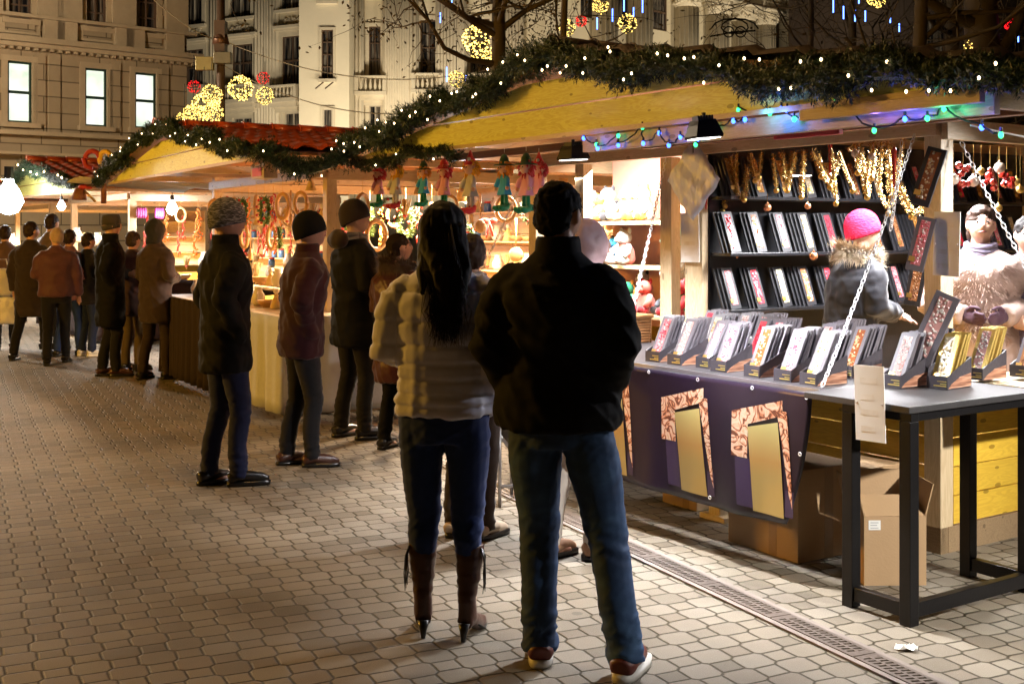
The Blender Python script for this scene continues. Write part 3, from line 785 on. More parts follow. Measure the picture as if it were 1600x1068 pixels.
side = [(1392,604,'white',5,'g','tray behind the tall white card'), (1464,606,'cream',4,'y','gold pack tray at the side table corner'),
        (1432,592,'pink',3,'g','tray squeezed between two on the side table'), (1520,592,'white',4,'y','gold pack tray before the fur coat'), (1592,588,'brown',4,'g','far right tray on the side table')]
for i, (px, py, k, n, cs, wd) in enumerate(side):
    x, y = H1.pz(px, py, .905); holder(40+i, x, y, wd, k, n, R([2,6,-8,3,0][i]), cs, z=.902)

# packs leaning on the black shelves of the dividing wall
rows = [(1.13, 'lowest', ['pink','red','cream','brown','red','mixed','red','pink','brown','gold','cream','pink','mixed','red']),
        (1.48, 'middle', ['red','mixed','pink','cream','red','gold','mixed','brown','gold','cream','red','mixed','pink','cream']),
        (1.83, 'top', ['gold','gold','gold','cream','gold','mixed','cream','gold','pink','cream','red','gold','pink','gold'])]
for z, rn, kinds in rows:
    for i, k in enumerate(kinds):
        y0 = .16+i*.225; nn = [3,3,2,4,3][i % 5]
        for j in range(nn):
            M = H1.w(-1.60-j*.001, y0-j*.017, z+.002+.0*j); A = Matrix.Translation(M) @ Matrix.Rotation(H1.rot+R(90), 4, 'Z') @ Matrix.Translation((0, j*.017, 0)) @ Matrix.Rotation(R(-17), 4, 'X') @ Matrix.Rotation(R(-4), 4, 'Y')
            if j == 0: lb = 'front %s pack of the %s stack from left, %s black shelf' % (k, ORD[i], rn)
            else: lb = '%s pack from front in the %s stack from left, %s black shelf' % (ORD[j], ORD[i], rn)
            pack(k, lb, A, 'chocolate packs on the black shelves', bare=j > 0, case='d')

# packs shown on the corner post
for (px, py, yy, sc, roll, kd, lb) in ((1450,276,-.16,1.10,16,'mixed','large black chocolate pack hung tilted from the header beside the corner post'),
                             (1438,381,-.15,1.02,12,'pink','grey pack of pink chocolate hung above the counter left of the corner post'),
                             (1431,440,.35,1.0,8,'brown','brown chocolate pack hung low behind the chain'),
                             (1457,513,-.42,1.30,22,'white','tall pale chocolate pack standing upright behind the trays')):
    x, z = H1.pl(px, py, yy)
    M = Matrix.Translation(H1.w(x, yy, z)) @ Matrix.Rotation(H1.rot+R(18), 4, 'Z') @ Matrix.Rotation(R(roll), 4, 'Y') @ Matrix.Rotation(R(-8), 4, 'X') @ Matrix.Diagonal((sc, sc, sc, 1)) @ Matrix.Translation((0,0,-PH/2))
    pack(kd, lb, M, 'chocolate packs shown at the corner post', case='d' if kd in ('mixed','brown') else 'g')

# gold tinsel strings and ornaments hung from the header
m_tinsel = NT('gold_tinsel'); g = m_tinsel.n('NewGeometry')
c = m_tinsel.ramp(g.outputs['Random Per Island'], [(0, (.55,.30,.05)), (.5, (.80,.52,.14)), (1, (.95,.80,.45))]); m_tinsel.l(c, m_tinsel.b.inputs['Base Color'])
m_tinsel.b.inputs['Metallic'].default_value = .8; m_tinsel.b.inputs['Roughness'].default_value = .25; m_tinsel = m_tinsel.m
def tinsel(label, pts, rad=.022, seed=0, tip=True, y=.16, mat_=None):
    rnd = random.Random(seed); P = [H1.w(*(lambda q: (q[0], y, q[1]))(H1.pl(px, py, y))) for px, py in pts]
    t = thing('tinsel_string', label, 'tinsel', P[0], 0, 'gold tinsel strings hanging in the near stall')
    P = [p-P[0] for p in P]; b = MB()
    for i in range(len(P)-1):
        L = (P[i+1]-P[i]).length
        for k in range(int(L*2200)):
            q = rnd.random(); c = P[i].lerp(P[i+1], q)-Vector((0,0,.02*math.sin(math.pi*q)))
            d = Vector((rnd.gauss(0,1), rnd.gauss(0,1), rnd.gauss(0,1))).normalized(); e = d.orthogonal().normalized()*.0028
            o_ = c+d*rad*rnd.uniform(.1, .6); tp = o_+d*rad*.7; n0 = len(b.v); b.v += [tuple(o_-e), tuple(o_+e), tuple(tp)]; b.f.append((n0, n0+1, n0+2)); b.m.append(0)
    obj('tinsel', b, mat_ or m_tinsel, t)
    b = MB(); b.tube(P, .0035, 5); obj('core_string', b, m_gold, t)
    if tip:
        lo = min(P, key=lambda p: p.z); b = MB(); b.ball((lo.x, lo.y, lo.z-.03), .017, 12); obj('bauble', b, m_gold, t, True)
    return t
drapes = [([(1125,245),(1133,315)],'short'), ([(1135,245),(1129,322)],'narrow'), ([(1142,245),(1152,300),(1163,305),(1168,262)],'looped'), ([(1118,315),(1092,335),(1104,330)],'trailing'),
          ([(1208,240),(1213,290)],'plump'), ([(1242,238),(1233,262)],'tiny'), ([(1270,236),(1290,272),(1297,285),(1312,240)],'wide V'), ([(1312,238),(1332,290)],'slanting'), ([(1344,225),(1355,300)],'thick'),
          ([(1362,225),(1352,285)],'thin'), ([(1378,222),(1373,290),(1388,325),(1401,280),(1411,212)],'deep U'), ([(1406,290),(1424,330),(1450,318)],'draped'), ([(1280,240),(1283,268)],'stubby'), ([(1325,232),(1337,225),(1340,262)],'short hooked'), ([(1150,242),(1147,285)],'fat'), ([(1172,240),(1180,275)],'leaning'), ([(1190,238),(1186,270)],'fuzzy'), ([(1222,238),(1230,290),(1240,240)],'narrow V'), ([(1256,236),(1252,300)],'long'), ([(1300,234),(1306,310)],'long straight'), ([(1388,222),(1392,300)],'long thin'), ([(1368,222),(1362,270)],'curled')]
for i, (p, w_) in enumerate(drapes):
    tinsel('%s gold tinsel string, %s from the left along the header' % (w_, (ORD+['sixteenth','seventeenth','eighteenth','nineteenth','twentieth','twenty-first','twenty-second'])[i]), p, [.024,.018,.028][i % 3], i)
def hung(name, label, cat, px, py, y, mat_, prof, string=None, group='ornaments hanging in the near stall'):
    x, z = H1.pl(px, py, y); t = fthing(name, label, cat, H1, x, y, z, 0, group)
    b = MB(); b.lathe(prof, 14); obj('ornament', b, mat_, t, True)
    b = MB(); top = prof[-1][1]; b.tube([(0,0,top-.005), (0,0,string or 2.08-z)], .0014, 4); obj('string', b, m_gold, t)
    return t
def bprof(r): return [(r*math.sin(math.pi*i/10), -r*math.cos(math.pi*i/10)) for i in range(11)]+[(r*.25, r*1.05), (r*.22, r*1.3)]
icicle = [(.001,-.11)]+[(.006+.012*(i/14)*(1 if i % 2 else .55), -.10+.2*i/14) for i in range(15)]+[(.003,.115)]
m_redglass = mat('red_glass', (.35,.02,.015), .12, .3, var=0, coat=.6); m_copper = mat('copper_bauble', (.62,.27,.13), .25, .7, var=.1); m_clear = mat('pearl_bauble', (.75,.62,.52), .15, .4, var=.1)
hung('icicle_ornament', 'red ribbed glass icicle hanging beside the silver panel', 'ornament', 1103, 300, -.05, m_redglass, icicle)
hung('icicle_ornament', 'red ribbed glass icicle hanging near the deep gold loop', 'ornament', 1397, 262, .15, m_redglass, icicle)
hung('icicle_ornament', 'dark red icicle hanging between gold strings', 'ornament', 1297, 244, .18, m_redglass, icicle)
for px, py, r, lb, mt in ((1199,324,.026,'copper bauble below the top shelf at left',m_copper), (1262,322,.020,'small copper bauble below the top shelf at right',m_copper), (1150,401,.018,'small copper bauble below the middle shelf at left',m_copper),
                          (1271,400,.026,'copper bauble below the middle shelf at right',m_copper), (1362,245,.020,'pearl bauble hanging on a string by the thick gold tinsel',m_clear), (1336,240,.022,'pale bauble beside the hooked gold tinsel',m_clear)):
    hung('bauble', lb, 'bauble', px, py, .3 if py > 310 else .15, mt, bprof(r), string=.09 if py > 310 else None)
rr = random.Random(5)
for i, (px, py, k) in enumerate(((1490,280,'p'), (1505,270,'r'), (1521,283,'p'), (1533,268,'g'), (1547,277,'r'), (1562,262,'p'), (1573,273,'r'), (1588,284,'g'), (1560,325,'g'), (1594,296,'g'))):
    y, z = H1.pls(px, py, -.12); t = fthing('bauble', '%s glass ornament, %s from the corner post in the side window' % ({'p':'pearl','r':'red','g':'gold'}[k], ORD[i]), 'ornament', H1, -.12, y, z, 0, 'ornaments in the side window of the near stall')
    b = MB(); r = .03 if k != 'g' else .022
    if k == 'r':
        for a in range(8): b.ball((rr.uniform(-.03,.03), rr.uniform(-.02,.02), rr.uniform(-.06,.04)), rr.uniform(.014,.022), 8)
    else: b.lathe(bprof(r), 14)
    obj('ornament', b, {'p':m_clear,'r':m_redglass,'g':m_gold}[k], t, k != 'r')
    b = MB(); b.tube([(0,0,r), (0,0,2.07-z)], .0016, 4); obj('string', b, m_gold, t)

# silver diamond panel, tablet, boxes, basket
x, z = H1.pl(1083, 281, -.12); t = fthing('foil_panel', 'crinkled silver foil panel hanging cornerwise left of the chocolate shelves', 'foil panel', H1, x, -.12, z, R(12))
mf = mat('crinkled_silver_foil', (.72,.76,.88), .45, .1, var=.15, vs=5, bump=.6, bs=9, bd=.02, stretch=(3,1,1))
b = MB(); n = 10; vs = []
for j in range(n+1):
    for i in range(n+1):
        u, v = i/n-.5, j/n-.5; X_ = (u-v)*.20; Z_ = (u+v)*.25; vs.append((X_, .012*math.sin(u*14+v*4)+.008*math.sin(v*21), Z_))
b.add(vs, [(j*(n+1)+i, j*(n+1)+i+1, (j+1)*(n+1)+i+1, (j+1)*(n+1)+i) for j in range(n) for i in range(n)])
o = obj('panel', b, mf, t, True); so = o.modifiers.new('s','SOLIDIFY'); so.thickness = .004
b = MB(); b.tube([(0,0,.28), (.0,0,2.08-z)], .003, 5); obj('hook', b, m_wire, t)
x, y = H1.pz(1080, 492, .92); t = fthing('tablet', 'small black tablet with a lit blue spot standing by the toys', 'tablet', H1, -1.62, -.12, .98, R(8))
M = Matrix.Rotation(R(-18), 4, 'X'); b = MB(); b.box(-.055,.055,0,.010,.0,.085, M); obj('case', b, m_black, t, bevel=.003)
b = MB(); b.box(-.050,.050,-.0008,-.0002,.005,.080, M); obj('screen', b, glow('tablet_screen', (.02,.05,.12), .5), t)
b = MB(); b.ball((.025,-.002,.04), (.004,.001,.004), 8, M); obj('screen_icon', b, glow('tablet_icon', (.2,.5,1), 4), t)
b = MB(); b.box(-.03,.03,.03,.06,-.078,.03); obj('stand', b, m_black, t)
for i, (x, y, w, d, h, lb) in enumerate(((-1.50,-.16,.30,.22,.15,'white carton behind the left trays on the counter'), (-1.62,-.13,.10,.10,.075,'small white carton under the tablet'), (-1.20,-.15,.34,.20,.10,'flat white carton behind the middle trays'))):
    t = fthing('white_box', lb, 'box', H1, x, y, .90, R(3*i-3), 'white cartons on the near counter'); box_part(t, 'carton', m_white, -w/2, w/2, -d/2, d/2, 0, h); box_part(t, 'lid', m_white, -w/2-.003, w/2+.003, -d/2-.003, d/2+.003, h+.0005, h+.012)
t = fthing('wicker_basket', 'brown wicker basket on the counter below the toy shelves', 'basket', H1, -2.35, -.25, .90, 0); m_wick = mat('wicker', (.30,.14,.05), .6, var=.3)
b = MB()
for k in range(9): b.tube([(-.25+.5*q[0], -.13+.26*q[1], .012+k*.018) for q in ((0,0),(.25,-.02),(.5,0),(.75,-.02),(1,0),(1.0,.5),(1,1),(.5,1),(0,1),(0,.5),(0,0))], .009, 6)
obj('weave', b, m_wick, t, True)
b = MB()
for k in range(13): b.tube([(-.25+.5*k/12, -.137, 0), (-.25+.5*k/12, -.137, .17)], .006, 5).tube([(-.25+.5*k/12, .137, 0), (-.25+.5*k/12, .137, .17)], .006, 5)
b.tube([(-.26,-.14,.17), (.26,-.14,.17), (.26,.14,.17), (-.26,.14,.17), (-.26,-.14,.17)], .013, 8); obj('rim', b, m_wick, t, True)
b = MB(); b.box(-.24,.24,-.125,.125,.0,.008); obj('bottom', b, m_wick, t)

# floodlight fixtures
def flood(label, P, aim, power, col, size=.10, spot=128):
    t = thing('floodlight', label, 'floodlight', P, 0, 'black floodlights under the near canopy')
    Mx = (Vector(aim)-Vector(P)).to_track_quat('-Z', 'Y').to_matrix().to_4x4()
    b = MB(); b.rings([(-.03, .098, .070), (-.02, .102, .074), (.03, .080, .058), (.055, .066, .046)], 4, Mx @ Matrix.Rotation(R(45), 4, 'Z')); obj('housing', b, m_black, t)
    b = MB()
    for i in range(6): b.box(-.04, .04, -.003, .003, .052, .075, Mx @ Matrix.Translation((0, -.035+.014*i, 0)))
    obj('cooling_fins', b, m_black, t)
    b = MB(); b.rings([(-.034, .086, .060), (-.031, .086, .060)], 4, Mx @ Matrix.Rotation(R(45), 4, 'Z')); obj('lamp_glass', b, glow('flood_glass', (1,.97,.92), 9), t)
    b = MB(); b.tube([(0,0,.02), (0,0,.09)], .010, 6); obj('bracket', b, m_black, t)
    l = lamp('flood_beam', 'SPOT', Vector(P)+(Vector(aim)-Vector(P)).normalized()*.06, power, col, .05, aim, spot=spot, blend=1); return t
flood('black floodlight on the canopy beam left of the middle of the chocolate side', H1.w(-.40, -1.22, 2.08), H1.w(-.34, -1.08, 0), 620, WHITE, spot=106)
flood('blue tinted black floodlight on the canopy above the toys', H1.w(-1.95, -.84, 2.07), H1.w(-1.95, -.75, 0), 600, WHITE, spot=116)
flood('small black lamp hanging inside before the black shelves', H1.w(-1.25, .35, 1.98), H1.w(-1.3, .3, 0), 25, WHITE)
flood('assumed black floodlight out of view at the right end of the side canopy', H1.w(.50, .55, 2.05), H1.w(.2, -.9, .2), 150, WHITE, spot=150)  # assumed lamp out of view, aimed at the side table
lamp('assumed_shop_light', 'AREA', H1.w(-.8, 1.0, 2.16), 150, WHITE, 1.2, H1.w(-.9, 1.0, 0), size_y=.2)  # assumed lights inside the near stall, without fixtures
lamp('assumed_shop_light', 'AREA', H1.w(-2.7, .10, 2.05), 115, (1,.93,.86), 1.3, H1.w(-2.75, .8, 1.1), size_y=.2)
lamp('assumed_side_light', 'AREA', H1.w(-.45, .55, 2.12), 70, WHITE, .5, H1.w(-.2, .6, 0))

# stand and floodlight added out of view to light table, cartons and side wall
ns = thing('added_light_stand', 'black stand added out of view at right to hold a floodlight', 'floodlight', (4.05, 3.0, 0))
b = MB(); b.tube([(0,0,0),(0,0,2.5)], .025, 10); obj('pole', b, m_black, ns, True)
b = MB(); b.box(-.25,.25,-.25,.25,0,.03); obj('base_plate', b, m_black, ns)
flood('black floodlight on the added stand out of view at right', (3.95, 3.05, 2.45), H1.w(.35, -.55, .35), 1050, (1,.96,.9), spot=60)
# blue and green string lights along the canopy
def string_lights():
    t = fthing('string_lights', 'string of blue and green lights looped along the near canopy', 'string lights', H1, 0, 0)
    y = -OV-.0
    pts = [(912,216,'b'),(932,226,'g'),(934,232,'b'),(966,212,'g'),(966,227,'b'),(1004,199,'g'),(1005,224,'b'),(1030,208,'b'),(1045,227,'b'),(1063,214,'b'),(1091,217,'b'),(1087,226,'g'),(1114,199,'g'),(1146,189,'b'),(1164,187,'b'),(1154,172,'g'),
           (1203,177,'g'),(1221,170,'b'),(1230,172,'b'),(1241,186,'g'),(1278,181,'b'),(1305,160,'g'),(1332,177,'b'),(1366,204,'g'),(1414,186,'b'),(1449,185,'g'),(1475,170,'g'),(1534,199,'b'),(1564,211,'g')]
    m_b = glow('blue_fairy_bulb', (.04,.14,1), 7); m_g = glow('green_fairy_bulb', (.04,1,.25), 4)
    P = [Vector((*(lambda q: (q[0], y, q[1]))(H1.pl(px, py, y)),)) for px, py, c in pts]
    cab = []
    for i in range(len(P)-1):
        for k in range(6):
            q = k/6; cab.append(P[i].lerp(P[i+1], q)+Vector((.006*math.sin(i*3+k), .006*math.cos(i+k*2), .014-.02*math.sin(math.pi*q))))
    b = MB(); b.tube(cab, .0045, 5); obj('cable', b, m_wire, t)
    for (px, py, c), p in zip(pts, P):
        b = MB(); b.ball(p, (.0105,.0105,.014), 8); obj('led_bulb', b, m_b if c == 'b' else m_g, t, True)
        b = MB(); b.tube([p+Vector((0,0,.012)), p+Vector((0,0,.03))], .006, 6); obj('bulb_socket', b, m_wire, t)
    for px, py, col, pw in ((1221,182,(.05,.15,1),9), (1195,180,(.05,.4,1),5), (1420,186,(.08,.08,1),8), (1370,180,(.15,.1,1),5), (930,228,(.05,.1,1),6), (1060,212,(.05,.1,1),5), (1475,178,(.05,1,.5),4), (1540,198,(.1,.1,1),6)):
        x, z = H1.pl(px, py, y-.04); lamp('led_light', 'POINT', H1.w(x, y-.05, z), pw*.12, col, .02)
string_lights()
t = fthing('cable', 'thin white cable dropping from the canopy over the side window', 'cable', H1, 0, 0)
P = [H1.pl(px, py, -.9) for px, py in ((1516,196),(1509,203),(1500,208),(1490,222))]; b = MB(); b.tube([(p[0], -.9+.25*i, p[1]) for i, p in enumerate(P)], .004, 5); obj('cable', b, m_white, t)

# ---------------------------------------------------------------- puppets hanging at the near canopy
m_felt = lambda n, c: mat('felt_'+n, c, .9, var=.12, vs=20, bump=.3, bs=150, bd=.002, sheen=.3)
f_pink, f_white, f_blue, f_green, f_red, f_skin = m_felt('pink',(.88,.42,.58)), m_felt('white',(.62,.60,.58)), m_felt('blue',(.05,.42,.85)), m_felt('green',(.0,.20,.09)), m_felt('red',(.50,.02,.03)), m_felt('peach',(.72,.42,.28))
f_yellow, f_dkgreen, f_black, f_orange, f_grey, f_salmon = m_felt('yellow',(.75,.38,.01)), m_felt('dark_green',(.02,.07,.02)), m_felt('black',(.02,.02,.025)), m_felt('orange',(.75,.28,.03)), m_felt('grey_blue',(.28,.34,.42)), m_felt('salmon',(.75,.16,.12))
def puppet(label, px, py_top, dress, hair, hatm, shoes, hat='cone', legs=None, y=-OV+.10, s=1.0, lean=0):
    x, z = H1.pl(px, py_top, y); t = fthing('puppet', label, 'puppet', H1, x, y, z, R(lean), 'cloth puppets hanging under the near canopy')
    k = s
    b = MB(); b.ball((0,0,-.075*k), .038*k, 14); b.ball((0,-.037*k,-.075*k), .009*k, 8); obj('head', b, f_skin, t, True)
    for sx in (-1,1):
        b = MB(); b.ball((sx*.013*k, -.036*k, -.066*k), .0045*k, 6); obj('eye', b, f_black, t, True)
    b = MB(); rr = random.Random(px)
    for i in range(90):
        a = rr.uniform(0, 6.28); e = rr.uniform(-.9, .9); d = Vector((math.cos(a)*math.cos(e), math.sin(a)*math.cos(e)*.8+.25, math.sin(e))).normalized()
        if d.y < -.45 and d.z < .5: continue
        c = Vector((0,0,-.07*k))+d*.036*k; b.tube([c, c+d*.018*k, c+d*.028*k+Vector((0,0,-.014*k))], [.008*k,.007*k,.002*k], 5)
    obj('hair', b, hair, t, True)
    b = MB()
    if hat == 'cone': b.lathe([(.040*k,-.052*k), (.036*k,-.035*k), (.018*k,.0), (.004*k,.035*k)], 14); 
    else: b.lathe([(.072*k,-.052*k), (.068*k,-.046*k), (.035*k,-.042*k), (.030*k,-.01*k), (.012*k,.02*k)], 16)
    obj('hat', b, hatm, t, True)
    if hat == 'cone': b = MB(); b.ball((.016*k,-.02*k,-.02*k), .013*k, 10); obj('pompom', b, f_white, t, True)
    b = MB(); n = 22; vs = []; prof = [(.018,-.105), (.032,-.125), (.040,-.165), (.052,-.205), (.064,-.235), (.062,-.238)]
    for r, zz in prof:
        for j in range(n): a = 2*math.pi*j/n; q = r*k*(1+.10*math.sin(a*6)*min(1,(-zz-.1)*8)); vs.append((q*math.cos(a), q*math.sin(a)*.65, zz*k))
    b.add(vs, [(i*n+j, (i+1)*n+j, (i+1)*n+(j+1)%n, i*n+(j+1)%n) for i in range(len(prof)-1) for j in range(n)]+[tuple(range(n))]); obj('dress', b, dress, t, True)
    for sx in (-1,1):
        b = MB(); b.tube([(sx*.02*k,0,-.118*k), (sx*.052*k,-.01*k,-.145*k), (sx*.066*k,-.02*k,-.185*k)], [.014*k,.016*k,.017*k], 8); obj('sleeve', b, dress, t, True)
        b = MB(); b.ball((sx*.067*k,-.022*k,-.198*k), .013*k, 8); obj('hand', b, f_skin, t, True)
        b = MB(); b.tube([(sx*.02*k,0,-.225*k), (sx*.024*k,0,-.30*k)], [.012*k,.013*k], 8); obj('leg', b, legs or f_white, t, True)
        b = MB(); b.tube([(sx*.024*k,.012*k,-.292*k), (sx*.026*k,.0,-.318*k), (sx*.034*k,-.035*k,-.325*k), (sx*.04*k,-.062*k,-.318*k)], [.017*k,.020*k,.021*k,.012*k], 8); obj('shoe', b, shoes, t, True)
    b = MB(); b.tube([(0,0,.03*k), (0,0,max(.06, 2.14-z))], .0015, 4); obj('string', b, m_white, t)
puppet('pink dress puppet with red hair and green boots at the left end of the row', 592, 258, f_pink, f_red, f_red, f_green, legs=f_green, s=.95)
puppet('white dress puppet with yellow curls and red shoes, second from the left end', 618, 252, f_white, f_yellow, f_red, f_red, s=1.05)
puppet('blue dress puppet with dark green hat over the dark haired woman', 662, 255, f_blue, f_orange, f_dkgreen, f_green, 'wide', legs=f_green, s=.92)
puppet('pink dress puppet with red witch hair between blue and white puppets', 694, 252, f_pink, f_red, f_red, f_green, 'wide', legs=f_green, s=1.0)
puppet('tall white dress puppet with bright yellow curls and red cap', 735, 244, f_white, f_yellow, f_red, f_red, s=1.15)
puppet('blue dress puppet with wide dark green hat and green boots left of the man', 788, 246, f_blue, f_orange, f_dkgreen, f_green, 'wide', legs=f_green, s=1.02)
puppet('pink dotted dress puppet with red hair right above the man', 822, 244, f_pink, f_red, f_dkgreen, f_green, 'wide', legs=f_green, s=1.05)
puppet('pink dress puppet with red hair partly behind the dotted one', 842, 246, f_pink, f_red, f_red, f_green, legs=f_green, s=1.0, y=-OV+.25)

# ---------------------------------------------------------------- plush toys on the toy shelves
def plush(label, cat, px, z, y, main, second, kind, s=1.0, rot=0):
    a = (px-800)/F; x, _ = H1.pl(px, 362, y)
    t = fthing('plush_toy', label, cat, H1, x, y, z, R(rot), 'plush toys and hand puppets on the near toy shelves')
    k = s*.80
    b = MB(); b.rings([(0,.05*k,.045*k), (.03*k,.07*k,.06*k), (.09*k,.06*k,.05*k), (.13*k,.03*k,.03*k)], 14); obj('body', b, main, t, True)
    b = MB(); b.ball((0,-.01*k,.165*k), (.05*k,.048*k,.046*k), 14); b.ball((0,-.055*k,.152*k), (.026*k,.022*k,.02*k), 10); obj('head', b, second if kind == 'swap' else main, t, True)
    for sx in (-1,1):
        b = MB(); b.ball((sx*.02*k,-.052*k,.178*k), .006*k, 6); obj('eye', b, f_black, t, True)
        b = MB()
        if kind == 'long': b.tube([(sx*.04*k,0,.19*k), (sx*.065*k,-.01*k,.15*k), (sx*.06*k,-.015*k,.10*k)], [.012*k,.02*k,.014*k], 8)
        else: b.ball((sx*.04*k,0,.205*k), (.018*k,.008*k,.02*k), 8)
        obj('ear', b, second, t, True)
        b = MB(); b.tube([(sx*.045*k,-.01*k,.115*k), (sx*.075*k,-.04*k,.08*k), (sx*.07*k,-.07*k,.05*k)], [.018*k,.02*k,.018*k], 8); obj('arm', b, second if kind == 'swap' else main, t, True)
        b = MB(); b.tube([(sx*.04*k,-.02*k,.03*k), (sx*.06*k,-.09*k,.022*k)], [.024*k,.022*k], 8); b.ball((sx*.062*k,-.10*k,.03*k), .025*k, 8); obj('leg', b, second, t, True)
    if kind == 'spot':
        b = MB(); rr = random.Random(px)
        for i in range(14):
            aa, zz = rr.uniform(0,6.28), rr.uniform(.02,.12); r = .066*k if zz < .09 else .052*k; b.ball((math.cos(aa)*r, math.sin(aa)*r*.85, zz*k), (.014*k,.012*k,.012*k), 6)
        obj('spots', b, f_black, t, True)
    if kind == 'mane':
        b = MB(); rr = random.Random(px)
        for i in range(60): aa = rr.uniform(0,6.28); b.tube([(math.cos(aa)*.04*k, .02*k, .165*k+math.sin(aa)*.04*k), (math.cos(aa)*.07*k, .0, .165*k+math.sin(aa)*.07*k-.02*k)], [.008*k,.003*k], 5)
        obj('mane', b, second, t, True)
    return t
plush('white dog hand puppet at the left of the top toy shelf','toy',922,1.69,.5,f_white,f_white,'long',1.5)
plush('grey blue plush with orange nose on the top toy shelf','toy',938,1.69,.45,f_grey,f_orange,'swap',1.2)
plush('white plush dalmatian with black spots on the top toy shelf','toy',952,1.69,.5,f_white,f_black,'spot',1.5)
plush('cream plush bear with tan head on the top toy shelf','toy',983,1.69,.5,f_white,m_felt('tan',(.5,.3,.14)),'swap',1.5)
plush('yellow maned plush lion on the top toy shelf','toy',1005,1.69,.5,f_white,f_yellow,'mane',1.5)
plush('blue plush with black boots on the middle toy shelf','toy',962,1.37,.5,f_blue,f_black,'ear',1.2)
plush('red dressed plush hanging on the middle toy shelf','toy',977,1.37,.45,f_salmon,f_white,'swap',1.5)
plush('pale blue plush at the left of the middle toy shelf','toy',930,1.37,.5,f_grey,f_white,'long',1.4)
plush('green dragon plush on the middle toy shelf by the post','toy',1060,1.52,.2,f_green,f_green,'mane',1.1)
plush('white rabbit plush under the green dragon','toy',1062,1.30,.25,f_white,f_white,'long',1.2)
plush('green frog plush low on the toy shelf right of the post','toy',1063,1.03,.35,f_green,f_red,'swap',1.5)
plush('red cloth plush lying on the lowest toy shelf','toy',1010,1.03,.4,f_salmon,f_red,'ear',1.4)
plush('spotted white plush cow on the lowest toy shelf','toy',1006,1.12,.5,f_white,f_black,'spot',1.2)
plush('curly orange haired doll at the left of the lowest toy shelf','doll',982,1.03,.4,f_green,f_orange,'mane',1.3)
plush('small blue penguin plush beside the spotted cow','toy',1048,1.03,.5,f_grey,f_black,'ear',1.3)
plush('small red plush in front of the salmon backing at the far left','toy',905,1.37,.45,f_red,f_white,'ear',1.3)
plush('white plush sheep left end of the lowest toy shelf','toy',955,1.03,.5,f_white,f_white,'mane',1.3)
# ---------------------------------------------------------------- the stalls further along the row
st2 = stall(H2, 'second pine stall with glazed red tile roof and white clothed counter', ridge_z=2.60)
st3 = stall(H3, 'third pine stall with dark red tile roof behind the capped man', ridge_z=2.68)
st4 = stall(H4, 'farthest brightly lit stall at the left edge', detail=False)
def rake_path(fr, s0, s1, n=12, zp=2.62, dz=.01, y=-OV-.12):
    return [fr.w(xc+(s0+(s1-s0)*i/n)*hw, y, zp-(zp-2.25)*abs(s0+(s1-s0)*i/n)+dz) for i in range(n+1)]
garland('fir_garland', 'fir garland along the left rake of the second stall gable', rake_path(H2, -1.05, 0), .085, 1100, 9, 4)
garland('fir_garland', 'fir garland along the right rake of the second stall below the red tiles', rake_path(H2, 0, 1.06), .085, 1150, 12, 5)
A_, B_ = H2.w(xc+hw*1.06, -OV-.06, 2.25), H1.w(xc-hw*1.0, -OV-.05, 2.24)
sw = [A_.lerp(B_, i/12)-Vector((0,0,.16*math.sin(math.pi*i/12))) for i in range(13)]
garland('fir_garland', 'dark fir garland swagging between the second stall and the near stall', sw, .12, 900, 4, 6)
garland('fir_garland', 'fir garland along the left rake of the third stall gable', rake_path(H3, -1.05, 0), .11, 600, 5, 7, bulb_r=.012)
garland('fir_garland', 'fir garland along the right rake of the third stall gable', rake_path(H3, 0, 1.05), .11, 600, 6, 8, bulb_r=.012)
garland('fir_garland', 'fir garland on the gable of the farthest stall', rake_path(H4, -.9, 1.05), .13, 350, 6, 9, bulb_r=.014)
for st, fr in ((st2, H2), (st3, H3), (st4, H4)):
    box_part(st, 'counter_flap', m_pale, -WH, .45, -.55, -.01, .87, .90)
    box_part(st, 'side_flap', m_paley, .045, .50, .0, 3.2, .865, .885)
    for z in (1.15, 1.5, 1.85): box_part(st, 'shelf', m_inside, -WH+.1, -.1, DH-.35, DH-.07, z-.02, z)
lamp('assumed_shop_light', 'AREA', H2.w(-1.8, 1.4, 2.14), 760, (1,.74,.48), 1.6, H2.w(-1.8, 1.5, 0), size_y=.4)  # assumed lights inside the farther stalls, without fixtures
lamp('assumed_side_shop_light', 'AREA', H2.w(-.2, 2.4, 2.1), 520, (1,.75,.50), .8, H2.w(-.4, 2.2, 0), size_y=.3)
lamp('assumed_shop_light', 'AREA', H3.w(-1.8, 1.0, 2.14), 800, (1,.82,.62), 1.6, H3.w(-1.8, 1.2, 0), size_y=.4)
lamp('assumed_shop_light', 'AREA', H4.w(-1.8, 1.0, 2.14), 900, (1,.90,.75), 1.6, H4.w(-1.8, 1.0, 0), size_y=.4)

